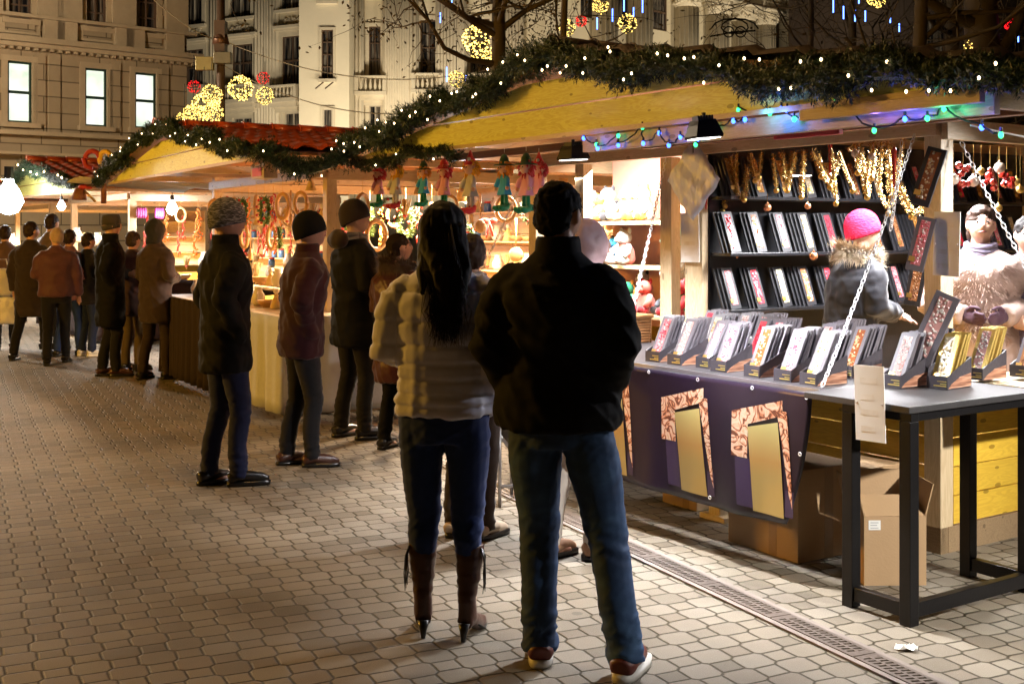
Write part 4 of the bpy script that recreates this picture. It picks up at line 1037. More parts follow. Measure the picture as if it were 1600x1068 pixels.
# white cloths over the second stall's counters
def cloth(fr, label, pts, z0, z1, name='counter_cloth', m=None, seed=1):
    """cloth hanging in folds along a plan path"""
    t = fthing(name, label, 'tablecloth', fr, 0, 0, 0, 0, 'cloths over the stall counters')
    n = 120; b = MB(); vs = []
    seg = [math.dist(pts[i], pts[i+1]) for i in range(len(pts)-1)]; tot = sum(seg)
    rows = 8
    for j in range(rows+1):
        for i in range(n+1):
            d = tot*i/n; k = 0
            while k < len(seg)-1 and d > seg[k]: d -= seg[k]; k += 1
            q = min(1, d/seg[k]); x = pts[k][0]+(pts[k+1][0]-pts[k][0])*q; y = pts[k][1]+(pts[k+1][1]-pts[k][1])*q
            nx, ny = (pts[k+1][1]-pts[k][1])/seg[k], -(pts[k+1][0]-pts[k][0])/seg[k]
            f = j/rows; amp = .012+.035*f
            w_ = amp*(math.sin(i*.55+seed)+.6*math.sin(i*1.13+2*seed)+.5*noise.noise(Vector((i*.12, f*1.5, seed))))*.6
            vs.append((x+nx*w_, y+ny*w_, z1+(z0-z1)*f))
    b.add(vs, [(j*(n+1)+i, (j+1)*(n+1)+i, (j+1)*(n+1)+i+1, j*(n+1)+i+1) for j in range(rows) for i in range(n)])
    o = obj('cloth_drape', b, m or mat('white_cotton', (.46,.47,.50), .85, var=.12, vs=3, bump=.25, bs=25, bd=.01), t, True)
    so = o.modifiers.new('s','SOLIDIFY'); so.thickness = .003
    b = MB(); b.add([(pts[0][0], pts[0][1], z1+.002)]+[(p[0], p[1], z1+.002) for p in pts[1:]]+[(pts[-1][0]-.45, pts[-1][1], z1+.002), (pts[0][0], pts[1][1]+.45, z1+.002)], [tuple(range(len(pts)+2))])
    return t
cloth(H2, 'dark brown cloth below the left part of the second stall counter', [(-3.6,-.60),(-2.4,-.61),(-1.28,-.60)], .05, .905, m=mat('dark_brown_counter_cloth', (.020,.010,.008), .9, var=.3), seed=5)
cloth(H2, 'white cotton cloth hanging in folds over the second stall counters', [(-1.27,-.61),(.0,-.60),(.48,-.58),(.52,-.2),(.52,2.9)], .10, .905)
cloth(H3, 'dark red cloth hanging below the third stall side counter', [(-3.5,-.60),(.2,-.60),(.52,-.5),(.52,2.9)], .06, .905, m=mat('dark_wine_cloth', (.030,.012,.010), .9, var=.3), seed=3)

# goods of the second and third stalls: small craft pieces hanging and standing
m_straw = mat('straw', (.62,.42,.16), .7, var=.25); m_turn = mat('turned_wood', (.45,.25,.10), .5, var=.2); m_dried = mat('dried_red', (.42,.03,.02), .6, var=.3); m_ceram = mat('pale_ceramic', (.70,.62,.50), .4, var=.12)
m_leafy = mat('wreath_green', (.07,.13,.03), .7, var=.3); m_purple = mat('purple_leather', (.25,.02,.13), .5, var=.2); m_copper2 = m_copper; m_orange = mat('orange_dried_slices', (.72,.20,.03), .5, var=.2); m_bluej = mat('blue_glaze', (.06,.14,.30), .25, var=.2)
protos = {}
def craft(kind):
    if kind in protos: return protos[kind]
    b = MB(); parts = []
    rr = random.Random(len(kind))
    t = thing(kind, 'x', 'x')
    if kind == 'wooden_ring':
        b.torus((0,0,-.10), .075, .016, 22, 8, sz=1.25); parts.append(('ring', b, m_turn)); c = MB(); c.tube([(0,0,0),(0,0,.12)], .002, 4); parts.append(('string', c, m_straw))
    elif kind == 'wreath':
        for i in range(260):
            a = rr.uniform(0, 6.28); p = Vector((math.cos(a)*.10, 0, -.13+math.sin(a)*.10)); d = Vector((rr.gauss(0,1), rr.gauss(0,1), rr.gauss(0,1))).normalized()*.045; e = d.orthogonal().normalized()*.008
            n0 = len(b.v); b.v += [tuple(p-e), tuple(p+e), tuple(p+d)]; b.f.append((n0,n0+1,n0+2)); b.m.append(0)
        b.mi = 1
        for i in range(9): a = i*.7; b.ball((math.cos(a)*.10, -.035, -.13+math.sin(a)*.10), .012, 6)
        parts.append(('foliage', b, [m_leafy, m_dried])); c = MB(); c.tube([(0,0,-.02),(0,0,.12)], .002, 4); parts.append(('string', c, m_straw))
    elif kind == 'ladle':
        b.tube([(0,0,.02),(0,0,-.2)], [.008,.006], 7); parts.append(('handle', b, m_turn)); c = MB(); c.ball((0,0,-.25), (.052,.02,.055), 14); parts.append(('bowl', c, m_turn))
    elif kind == 'red_bow':
        b.ball((-.03,0,0), (.032,.012,.02), 8); b.ball((.03,0,0), (.032,.012,.02), 8); parts.append(('bow', b, m_dried)); c = MB(); c.tube([(0,0,0),(-.02,0,-.12)], [.012,.008], 5); c.tube([(0,0,0),(.03,0,-.11)], [.012,.008], 5); parts.append(('ribbon', c, m_dried))
    elif kind == 'dried_string':
        for i in range(16): b.ball((rr.uniform(-.02,.02), rr.uniform(-.02,.02), -.02-i*.018), (.018,.010,.014), 6)
        parts.append(('slices', b, m_orange)); c = MB(); c.tube([(0,0,.1),(0,0,-.3)], .0025, 4); parts.append(('string', c, m_straw))
    elif kind == 'pepper_string':
        for i in range(16): a = rr.uniform(0,6.28); b.tube([(0,0,-i*.018), (math.cos(a)*.02, math.sin(a)*.02, -i*.018-.012), (math.cos(a)*.028, math.sin(a)*.028, -i*.018-.05)], [.006,.009,.002], 5)
        parts.append(('peppers', b, m_dried)); c = MB(); c.tube([(0,0,.1),(0,0,-.3)], .0025, 4); parts.append(('string', c, m_straw))
    elif kind == 'jug':
        b.lathe([(.035,0),(.055,.03),(.058,.07),(.035,.11),(.03,.13),(.036,.145)], 14); parts.append(('jug_body', b, m_ceram)); c = MB(); c.torus((.055,0,.08), .028, .006, 12, 5); parts.append(('handle', c, m_ceram))
    elif kind == 'bowl':
        b.lathe([(.03,0),(.06,.02),(.08,.05),(.076,.052),(.05,.022)], 16); parts.append(('bowl_body', b, m_turn)); c = MB(); c.lathe([(.034,-.004),(.03,.001)], 14); parts.append(('foot_ring', c, m_turn))
    elif kind == 'straw_doll':
        b.lathe([(.05,0),(.035,.05),(.015,.10),(.012,.11)], 12); parts.append(('skirt', b, m_straw)); c = MB(); c.ball((0,0,.128), .022, 10); parts.append(('head', c, m_ceram)); c = MB(); c.tube([(-.05,0,.085),(.05,0,.085)], .007, 6); parts.append(('arms', c, m_straw))
    elif kind == 'jar':
        b.lathe([(.03,0),(.034,.01),(.034,.07),(.026,.085)], 14); parts.append(('jar_body', b, m_bluej)); c = MB(); c.lathe([(.030,.085),(.030,.10),(.004,.104)], 14); parts.append(('lid', c, m_dried))
    elif kind == 'tuft':
        for i in range(60): a = rr.uniform(0,6.28); r = rr.uniform(0,.05); b.tube([(0,0,0),(math.cos(a)*r, math.sin(a)*r, .14)], [.004,.002], 4)
        parts.append(('stalks', b, m_straw)); c = MB(); c.tube([(0,0,.02),(0,0,.035)], .016, 8); parts.append(('tie', c, m_dried))
    elif kind == 'glove_bundle':
        for i in range(4): b.ball((-.05+.035*i, 0, -.08), (.026,.02,.075), 8)
        parts.append(('gloves', b, m_purple)); c = MB(); c.tube([(0,0,0),(0,0,.1)], .003, 4); parts.append(('string', c, m_straw))
    for nm, mb_, mm in parts: obj(nm, mb_, mm, t, kind not in ('wreath',))
    protos[kind] = [t, children(t), True]; return protos[kind]
def put(kind, cat, label, P, rot, sc=1, group=None):
    pr = craft(kind)
    if pr[2]: r = pr[0]; pr[2] = False
    else: r = dup(pr[0], pr[1], P, rot)
    r.location = P; r.rotation_euler = (0,0,rot); r.scale = (sc,)*3; r['label'] = label; r['category'] = cat; r['group'] = group or ('%s pieces for sale' % kind.replace('_',' '))
rr = random.Random(11)
hang2 = ['wooden_ring','ladle','red_bow','wooden_ring','wreath','dried_string','wooden_ring','wreath','pepper_string','wooden_ring','ladle','wooden_ring','straw_doll']
nm = {'wooden_ring':'bent wooden ring','ladle':'round wooden ladle','red_bow':'red ribbon bow','wreath':'berry wreath','dried_string':'dried orange string','pepper_string':'red pepper string','jug':'pale ceramic jug','bowl':'turned wooden bowl','straw_doll':'straw doll','jar':'blue jar with red lid','tuft':'tied tuft of straw','glove_bundle':'purple glove bundle'}
def row_of(fr, kinds, along, start, step, fixed, z, where, swap=False, sc=1.0, zr=.0):
    cnt = {}
    for i, k in enumerate(kinds):
        cnt[k] = cnt.get(k, 0)+1
        a = start+i*step+rr.uniform(-.02,.02); x, y = (a, fixed) if along == 'x' else (fixed, a)
        zz = z+rr.uniform(-zr, zr)
        lb = '%s %s %s' % (ORD[(cnt[k]-1) % 15], nm[k], where)
        put(k, nm[k].split()[-1] if k not in ('ladle',) else 'ladle', lb, fr.w(x, y, zz), fr.rot+rr.uniform(-.5,.5)+(R(90) if along == 'y' else 0), sc*rr.uniform(.85,1.2))
row_of(H2, hang2, 'x', -3.4, .26, -.05, 1.98, 'from left along the front header, second stall', sc=1.15)
row_of(H2, ['wooden_ring','wreath','straw_doll','wooden_ring','ladle','wooden_ring','wreath','tuft','wooden_ring','ladle'], 'y', .3, .3, .06, 1.95, 'from the front, side header of second stall', sc=1.15)
row_of(H2, ['jug','bowl','straw_doll','bowl','jug','straw_doll','tuft','bowl','jug','jug','bowl','straw_doll','jar','bowl','tuft'], 'x', -3.4, .25, -.25, .905, 'from left on the front counter, second stall', sc=1.3)
row_of(H2, ['straw_doll','tuft','bowl','jug','straw_doll','bowl','tuft','jug','bowl','straw_doll'], 'y', .2, .28, .3, .89, 'from the front on side counter, second stall', sc=1.35)
for z, wn_ in ((1.15,'lower back shelf'), (1.5,'middle back shelf'), (1.85,'top back shelf')):
    row_of(H2, [rr.choice(['jug','bowl','straw_doll','jar','tuft','wreath' if False else 'jug']) for _ in range(13)], 'x', -3.4, .25, DH-.2, z, 'from left on the %s, second stall' % wn_, sc=1.25)
row_of(H2, ['wreath','wooden_ring','wreath','dried_string','wooden_ring','wreath','pepper_string','wooden_ring','wreath','straw_doll'], 'x', -3.2, .32, 1.5, 1.9, 'from left on the inner line, second stall', sc=1.4)
row_of(H2, ['red_bow','dried_string','wooden_ring','ladle','straw_doll','pepper_string','wooden_ring','wreath','tuft','red_bow','dried_string','wooden_ring','straw_doll','ladle'], 'x', -3.3, .24, .12, 1.68, 'from left on the low line, second stall', sc=1.1)
row_of(H2, ['jug','tuft','bowl','straw_doll','jug','bowl','tuft','bowl','straw_doll','jug','jug','bowl','tuft','straw_doll'], 'x', -3.3, .24, -.05, 1.08, 'from left on the counter step, second stall', sc=1.3)
row_of(H2, ['straw_doll','wooden_ring','tuft','dried_string','wreath','red_bow','ladle','straw_doll','wooden_ring','dried_string'], 'y', .3, .3, -.3, 1.72, 'from the front, low inner line of second stall', sc=1.2)
row_of(H3, ['glove_bundle','glove_bundle','wooden_ring','dried_string','pepper_string','wooden_ring','wooden_ring','red_bow','wooden_ring','wooden_ring','wreath'], 'y', .15, .29, .04, 1.98, 'from the front, side header of third stall', sc=1.3)
row_of(H3, ['pepper_string','dried_string','pepper_string','dried_string','pepper_string','dried_string','pepper_string','pepper_string','dried_string','pepper_string','pepper_string'], 'y', .3, .26, -.25, 1.62, 'from the front, low line, third stall', sc=1.35)
row_of(H3, ['pepper_string','dried_string','pepper_string','dried_string','pepper_string','dried_string','pepper_string','pepper_string','dried_string','pepper_string'], 'y', .4, .27, -.45, 1.86, 'from the front, high line, third stall', sc=1.35)
row_of(H3, ['jar','jug','bowl','jar','tuft','bowl','jar','jug','tuft','bowl','jar'], 'y', .2, .27, .25, .89, 'from the front on side counter, third stall', sc=1.5)
row_of(H3, ['jar','jar','tuft','jug','bowl','jar','tuft','jar','jug','bowl'], 'y', .3, .27, .08, 1.05, 'from the front behind side counter, third stall', sc=1.5)
row_of(H3, ['glove_bundle','jar','wreath','jug','bowl','tuft','jar','jug','wreath','straw_doll'], 'x', -3.4, .34, -.2, 1.2, 'from left in front of third stall', sc=1.5, zr=.25)
for z, wn_ in ((1.15,'lower back shelf'), (1.5,'middle back shelf'), (1.85,'top back shelf')):
    row_of(H3, [rr.choice(['jug','bowl','jar','jar','tuft']) for _ in range(10)], 'x', -3.3, .33, DH-.2, z, 'from left on the %s, third stall' % wn_, sc=1.5)
row_of(H4, ['jar','jug','wreath','bowl','tuft','jar','jug','wreath','straw_doll','jar'], 'x', -3.3, .34, -.2, 1.1, 'from left in front of farthest stall', sc=1.8, zr=.3)

# price board on the second stall, hanging bulb and lamps
t = fthing('price_board', 'white price board with thin red lines in the second stall', 'sign', H2, -.72, .35, 1.22)
box_part(t, 'board', m_white, -.28, .28, 0, .01, -.13, .13)
b = MB(); b.box(-.28,.28,-.004,-.001,.115,.128); obj('red_border', b, m_dried, t)
b = MB()
for k in range(4): b.box(-.24, .05+.05*(k%3), -.003, -.001, .06-.045*k, .066-.045*k)
for k in range(5): b.tube([(-.2+.05*k,-.002,.09), (-.185+.05*k,-.002,.075), (-.17+.05*k,-.002,.092)], .002, 4)
obj('red_print', b, m_dried, t)
def hanging_bulb(label, P, r, power, s):
    t = thing('hanging_bulb', label, 'light bulb', P, 0, 'bare bulbs in the far stalls')
    b = MB(); b.lathe([(.001,-r*1.1),(r*.6,-r*.9),(r,-.1*r),(r*.7,r*.7),(r*.32,r*1.25),(r*.3,r*1.5)], 16); obj('glass', b, glow('white_bulb_%d' % s, (.92,.96,1), s), t, True)
    b = MB(); b.tube([(0,0,r*1.5),(0,0,r*2.4)], r*.34, 8); obj('socket', b, m_black, t)
    b = MB(); b.tube([(0,0,r*2.3),(0,0,.45)], .006, 5); obj('cord', b, m_wire, t)
    lamp('bulb_light', 'POINT', P-Vector((0,0,r*1.6)), power, (.95,.97,1), r)
y, z = H3.pls(269, 326, .3); hanging_bulb('round white bulb hanging in the open side of the third stall', H3.w(.3, y, z), .085, 60, 40)
hanging_bulb('glaring white bulb at the far left edge before the farthest stall', at(14, 312, 17.2), .20, 110, 90)
hanging_bulb('small white bulb in the front of the third stall', at(96, 322, 17.6), .06, 40, 40)
hanging_bulb('warm bright bulb inside the open side of the second stall', H2.w(-.35, 1.6, 1.93), .05, 55, 30)
t = thing('candy_sign', 'painted sign of red and yellow candy rings on a brown pole', 'sign', at(162, 318, 14.6)); tz = t.location.z
b = MB(); b.tube([(0,0,0),(0,0,.42)], .035, 10); obj('pole', b, m_brownw, t, True)
b = MB(); b.torus((-.14,0,.56), .085, .032, 18, 8, arc=.5, M=Matrix.Rotation(R(0),4,'Y') @ Matrix.Diagonal((1,1,1,1))); b.tube([(-.25,0,.56),(-.22,0,.46),(-.14,0,.44)], .03, 7); obj('red_letter', b, m_dried, t, True)
b = MB(); b.torus((.02,0,.55), .07, .032, 18, 8, sz=1.3); obj('yellow_ring', b, mat('yellow_paint', (.75,.45,.03), .4, var=.1), t, True)
b = MB(); b.torus((.16,0,.53), .065, .030, 18, 8, arc=.85); b.tube([(.10,0,.53),(.22,0,.54)], .022, 6); obj('orange_ring', b, mat('orange_paint', (.70,.16,.03), .4, var=.1), t, True)
b = MB(); b.tube([(-.05,0,.42),(.2,0,.33),(.35,0,.26)], .02, 6); obj('branch', b, m_pale, t, True)
t = thing('wooden_bell', 'dark wooden bell with red flower hanging at the third stall', 'bell', at(124, 300, 14.6))
b = MB(); b.lathe([(.09,-.10),(.085,-.05),(.06,.04),(.02,.06)], 12); obj('bell', b, m_brownw, t, True)
b = MB(); b.ball((.06,-.05,.06), (.06,.03,.03), 8); b.ball((.13,-.05,.05), (.05,.03,.02), 8); obj('flower', b, m_dried, t, True)
b = MB(); b.tube([(.05,0,.02),(.13,0,-.05),(.20,0,-.12)], .015, 6); obj('stick', b, m_gold, t, True)
# pale awnings between second and third stall
for lb, P0, P1, dz in (('pale grey awning sheet under the third stall gable', (105,285), (205,262), .0),):
    a, c_ = at(P0[0], P0[1], 14.2), at(P1[0], P1[1], 12.6 if P1[0] > 300 else 14.0)
    t = thing('awning', lb, 'awning', a); d = c_-a
    b = MB(); vs = []; n = 10
    for i in range(n+1):
        for j in range(5): p = d*(i/n)+Vector((.25*j, .35*j, .03*math.sin(i)-.02*j)); vs.append(tuple(p))
    b.add(vs, [(i*5+j, i*5+j+1, (i+1)*5+j+1, (i+1)*5+j) for i in range(n) for j in range(4)])
    o = obj('sheet', b, mat('pale_tarpaulin', (.5,.46,.40), .7, var=.15), t, True); so = o.modifiers.new('s','SOLIDIFY'); so.thickness = .01
t = thing('sale_box', 'small wooden box with red label on the second stall canopy', 'box', at(402, 268, 9.9), H2.rot)
box_part(t, 'box', m_pale, -.17, .17, 0, .12, -.06, .06); box_part(t, 'red_panel', mat('red_label_paint', (.55,.06,.05), .5), -.12, .12, -.006, -.001, -.04, .03, bevel=0)

# ---------------------------------------------------------------- buildings round the square
def stone(name, col, dark, bh=.45, bw=1.1, bump=.35):
    t = NT(name); co = t.coords()
    sep = t.n('SeparateXYZ'); t.l(co, sep.inputs[0]); cmb = t.n('CombineXYZ'); t.l(t.math('ADD', sep.outputs[0], sep.outputs[1]), cmb.inputs[0]); t.l(sep.outputs[2], cmb.inputs[1])
    br = t.n('TexBrick', i_Scale=1.0, i_Mortar_Size=.018, i_Bias=0.0, i_Brick_Width=bw, i_Row_Height=bh); t.l(cmb.outputs[0], br.inputs['Vector'])
    br.inputs['Color1'].default_value = (1,1,1,1); br.inputs['Color2'].default_value = (.84,.84,.84,1); br.inputs['Mortar'].default_value = (.35,.33,.3,1)
    nz = t.n('TexNoise', i_Scale=.8, i_Detail=8.0, i_Roughness=.7); t.l(co, nz.inputs['Vector'])
    c = t.mix(nz.outputs[0], dark, col); c = t.mix(1.0, c, br.outputs[0], 'MULTIPLY'); t.l(c, t.b.inputs['Base Color'])
    t.b.inputs['Roughness'].default_value = .85; t.bump(br.outputs[0], bump, .03); return t.m
m_sand = stone('grey_brown_ashlar', (.42,.34,.22), (.22,.17,.11)); m_sandtrim = mat('sandstone_trim', (.36,.29,.19), .85, var=.35, vs=1.2, bump=.3, bs=12, bd=.03)
m_stucco = mat('cream_stucco', (.62,.55,.40), .85, var=.18, vs=.9, bump=.2, bs=10, bd=.02); m_ctrim = mat('cream_stone_trim', (.60,.53,.40), .8, var=.2, vs=2, bump=.3, bs=14, bd=.02)
def curtain_mat():
    t = NT('curtained_dark_glass'); co = t.coords((7,7,.6)); nz = t.n('TexNoise', i_Scale=1.0, i_Detail=2.0); t.l(co, nz.inputs['Vector'])
    c = t.ramp(nz.outputs[0], [(.42, (.010,.010,.012)), (.56, (.10,.085,.07)), (.66, (.26,.23,.19))]); t.l(c, t.b.inputs['Base Color']); t.b.inputs['Roughness'].default_value = .12; return t.m
m_dkglass = curtain_mat(); m_wframe = mat('dark_green_window_frame', (.012,.035,.025), .4, var=.1); m_wwhite = mat('pale_window_frame', (.45,.40,.32), .5, var=.1)
m_bframe = mat('brown_window_frame', (.09,.055,.035), .5, var=.1)
def lit_mat():
    t = NT('lit_office_window'); co = t.coords((1,1,1)); nz = t.n('TexNoise', i_Scale=1.6, i_Detail=3.0); t.l(co, nz.inputs['Vector'])
    c = t.ramp(nz.outputs[0], [(.25, (.42,.60,.46)), (.45, (.80,.92,.76)), (.6, (1,1,.95))]); t.l(c, t.b.inputs['Emission Color']); t.b.inputs['Emission Strength'].default_value = 1.15; t.b.inputs['Base Color'].default_value = (.3,.3,.3,1); return t.m
m_lit = lit_mat()
class Facade:
    """a wall plane through a point, running towards a vanishing direction; local x along the wall, y out of it (toward camera)"""
    def __init__(s, px, Y, vpx):
        d = Vector((vpx-800, F, 0)); 
        if vpx < 800: d = -d                 # x to the right in the picture
        if abs(vpx) > 90000: d = Vector((1,0,0))
        s.x = d.normalized(); s.n = Vector((s.x.y, -s.x.x, 0)); s.O = Vector(((px-800)/F*Y, Y, 0))
        if s.n.y > 0: s.n = -s.n
        s.rot = math.atan2(s.x.y, s.x.x)
    def p(s, px, py):
        a = (px-800)/F; x = (a*s.O.y-s.O.x)/(s.x.x-a*s.x.y); Y = s.O.y+x*s.x.y; return x, EYE-(py-HZ)/F*Y
    # in local mesh coords outwards is -y
def fac_win(t, f, px0, px1, py0, py1, frame, glass, rec=.18, bars=(1,2), surround=None, sill=True, light=False, trim=.14, head=None, shutter=False):
    x0, zt = f.p(px0, py0); x1, _ = f.p(px1, py0); xm = (x0+x1)/2; zt = f.p((px0+px1)/2, py0)[1]; zb = f.p((px0+px1)/2, py1)[1]
    x0, x1 = min(x0,x1), max(x0,x1)
    fr_ = MB(); w = .055
    fr_.box(x0, x0+w, -.03-.02, .06, zb, zt).box(x1-w, x1, -.05, .06, zb, zt).box(x0+w, x1-w, -.05, .06, zb, zb+w).box(x0+w, x1-w, -.05, .06, zt-w, zt)
    nx, nz_ = bars
    for i in range(1, nx+1): xx = x0+(x1-x0)*i/(nx+1); fr_.box(xx-.022, xx+.022, -.045, .05, zb+w, zt-w)
    for i in range(1, nz_+1): zz = zb+(zt-zb)*i/(nz_+1); fr_.box(x0+w, x1-w, -.042, .048, zz-.04, zz+.04) if nz_ == 1 else fr_.box(x0+w, x1-w, -.042, .048, zz-.02, zz+.02)
    wo = obj('window', fr_, frame, t)
    g = MB(); g.box(x0+w, x1-w, .01, .02, zb+w, zt-w); obj('pane', g, glass, wo)
    if surround:
        s_ = MB(); q = trim
        s_.box(x0-q, x0-.002, -.13, .05, zb, zt).box(x1+.002, x1+q, -.13, .05, zb, zt).box(x0-q, x1+q, -.131, .05, zt+.002, zt+q)
        obj('window_surround', s_, surround, t)
        if sill: s2 = MB(); s2.box(x0-q*1.3, x1+q*1.3, -.24, .05, zb-.14, zb-.003); obj('sill', s2, surround, wo)
    if head:
        hd = MB(); hd.box(x0-.35, x1+.35, -.36, .05, zt+.34, zt+.46).box(x0-.28, x1+.28, -.24, .05, zt+.24, zt+.338).box(x0-.2, x1+.2, -.15, .05, zt+trim+.004, zt+.238); obj('window_hood', hd, surround, t)
    return x0, x1, zb, zt
def wall_with_holes(t, f, name, x0, x1, z0, z1, holes, m, th=.5, rev=.0):
    """wall built of blocks around the window openings"""
    xs_ = sorted({x0, x1, *[h for a in holes for h in a[:2]]}); xs_ = [v for v in xs_ if x0 <= v <= x1]
    zs_ = sorted({z0, z1, *[h for a in holes for h in a[2:]]}); zs_ = [v for v in zs_ if z0 <= v <= z1]
    b = MB()
    for i in range(len(xs_)-1):
        run = None
        for j in range(len(zs_)-1):
            cx, cz = (xs_[i]+xs_[i+1])/2, (zs_[j]+zs_[j+1])/2
            solid = not any(a[0] < cx < a[1] and a[2] < cz < a[3] for a in holes)
            if solid: run = [run[0], zs_[j+1]] if run else [zs_[j], zs_[j+1]]
            if (not solid or j == len(zs_)-2) and run: b.box(xs_[i], xs_[i+1], -.02-.06, th, run[0], run[1]); run = None
    return obj(name, b, m, t)

# sandstone building on the left with three lit windows
fL = Facade(290, 36.0, 3000)
LB = thing('office_building', 'dim grey brown sandstone building at upper left with three lit windows', 'building', fL.O, fL.rot)
xl = fL.p(-260, 100)[0]; holes = []
for a in ((10,48,97,192),(131,165,108,198),(209,242,115,201),(-100,-60,88,186)): holes.append(fac_win(LB, fL, *a, m_wframe, m_lit, bars=(0,1), surround=m_sandtrim, trim=.16))
for a in ((12,47,-60,31),(133,164,-50,44),(212,243,-45,53),(-98,-62,-70,22)): holes.append(fac_win(LB, fL, *a, m_bframe, m_dkglass, bars=(1,3), surround=m_sandtrim, trim=.16))
wall_with_holes(LB, fL, 'wall', xl, 0, 0, 14, holes, m_sand, 6)
def band(t, f, name, px, z0, z1, out, m, x0, x1): b = MB(); b.box(x0, x1, -.08-out, -.0805, z0, z1); return obj(name, b, m, t)
z = lambda py, px=140: fL.p(px, py)[1]
band(LB, fL, 'cornice', 0, z(80), z(72), .55, m_sandtrim, xl, .3); band(LB, fL, 'cornice', 0, z(86), z(80)-.003, .35, m_sandtrim, xl, .25)
b = MB(); k = 0; x = xl
while x < .2: b.box(x, x+.10, -.36, -.0807, z(90), z(86)-.003); x += .22
obj('dentils', b, m_sandtrim, LB)
band(LB, fL, 'string_course', 0, z(217), z(211), .28, m_sandtrim, xl, .2); band(LB, fL, 'string_course', 0, z(247), z(243), .35, m_sandtrim, xl, .2)
band(LB, fL, 'sill_course', 0, z(41), z(36), .30, m_sandtrim, xl, .2)
for px in (28, 80, 100, 148, 190, 206, 228, 268): 
    x, _ = fL.p(px, 50); 
    if px in (28,148,228): band(LB, fL, 'apron_panel', 0, z(66), z(44), .10, m_sandtrim, x-.55, x+.55); band(LB, fL, 'apron_panel', 0, z(62), z(48), .14, m_sand, x-.4, x+.4)
    else: band(LB, fL, 'pedestal', 0, z(71), z(41)-.003, .22, m_sandtrim, x-.28, x+.28)
for px in (-20, 75, 105, 190, 272):
    x, _ = fL.p(px, 20); band(LB, fL, 'pilaster', 0, z(36)+.003, 13.5, .16, m_sandtrim, x-.35, x+.35)
b = MB(); zz = z(36)+.01
while zz < 13.5:
    if True: b.box(-.75 if int(zz/.42) % 2 else -.5, .02, -.17, .3, zz, zz+.37)
    zz += .42
obj('corner_quoins', b, m_sandtrim, LB)
for px in (60, 83, 178, 253): x, _ = fL.p(px, 150); band(LB, fL, 'pier_strip', 0, z(210), z(95), .05, m_sand, x-.16, x+.16)

# ornate cream building: left wing, flat tower bay, pilaster bay, right wing
fA = Facade(475, 52.0, -2600); fB = Facade(550, 51.0, 1e9); fE = Facade(850, 52.0, 2700)
CB = thing('palace_building', 'floodlit cream palace with tall windows, balconies and columns behind the stalls', 'building', (0,0,0))
def sub(f): return f
class Sub:                                      # lets parts use world placed meshes: parent with own transform
    pass
def secpart(f, name): 
    o = bpy.data.objects.new(name, bpy.data.meshes.new(name)); return o
_obj = obj
def facade_parts(f, fn):
    """build parts in the facade's frame but parent them to the palace"""
    tmp = thing('tmp', 'x', 'x', f.O, f.rot); before = set(COL.objects)
    fn(tmp)
    bpy.context.view_layer.update()
    M = Matrix.Translation(f.O) @ Matrix.Rotation(f.rot, 4, 'Z')
    for o in [o for o in COL.objects if o not in before and o.parent == tmp]:
        o.parent = CB; o.matrix_local = M
    bpy.data.objects.remove(tmp)
def baluster_rail(t, f, px0, px1, py0, py1, out=.55):
    x0 = f.p(px0, py0)[0]; x1 = f.p(px1, py0)[0]; pm = (px0+px1)/2; zt, zb = f.p(pm, py0)[1], f.p(pm, py1)[1]
    b = MB(); b.box(x0-.05, x1+.05, -out-.12, -.081, zt-.10, zt).box(x0-.05, x1+.05, -out-.12, -.081, zb-.18, zb)
    b.box(x0-.05, x0+.12, -out-.1, -out+.1, zb+.001, zt-.101).box(x1-.12, x1+.05, -out-.1, -out+.1, zb+.001, zt-.101); obj('balcony', b, m_ctrim, t, bevel=.01)
    b = MB(); x = x0+.24; h = zt-zb-.1
    while x < x1-.2: b.lathe([(.05,0),(.035,.08*h),(.075,.35*h),(.035,.75*h),(.055,h)], 8, c=(x, -out, zb)); x += .21
    obj('balusters', b, m_ctrim, t, True)
    b = MB(); b.box(x0+.05, x1-.05, -out+.05, -.081, zb-.38, zb-.182).box(x0+.15, x1-.15, -.3, -.081, zb-.6, zb-.382); obj('corbel', b, m_ctrim, t)
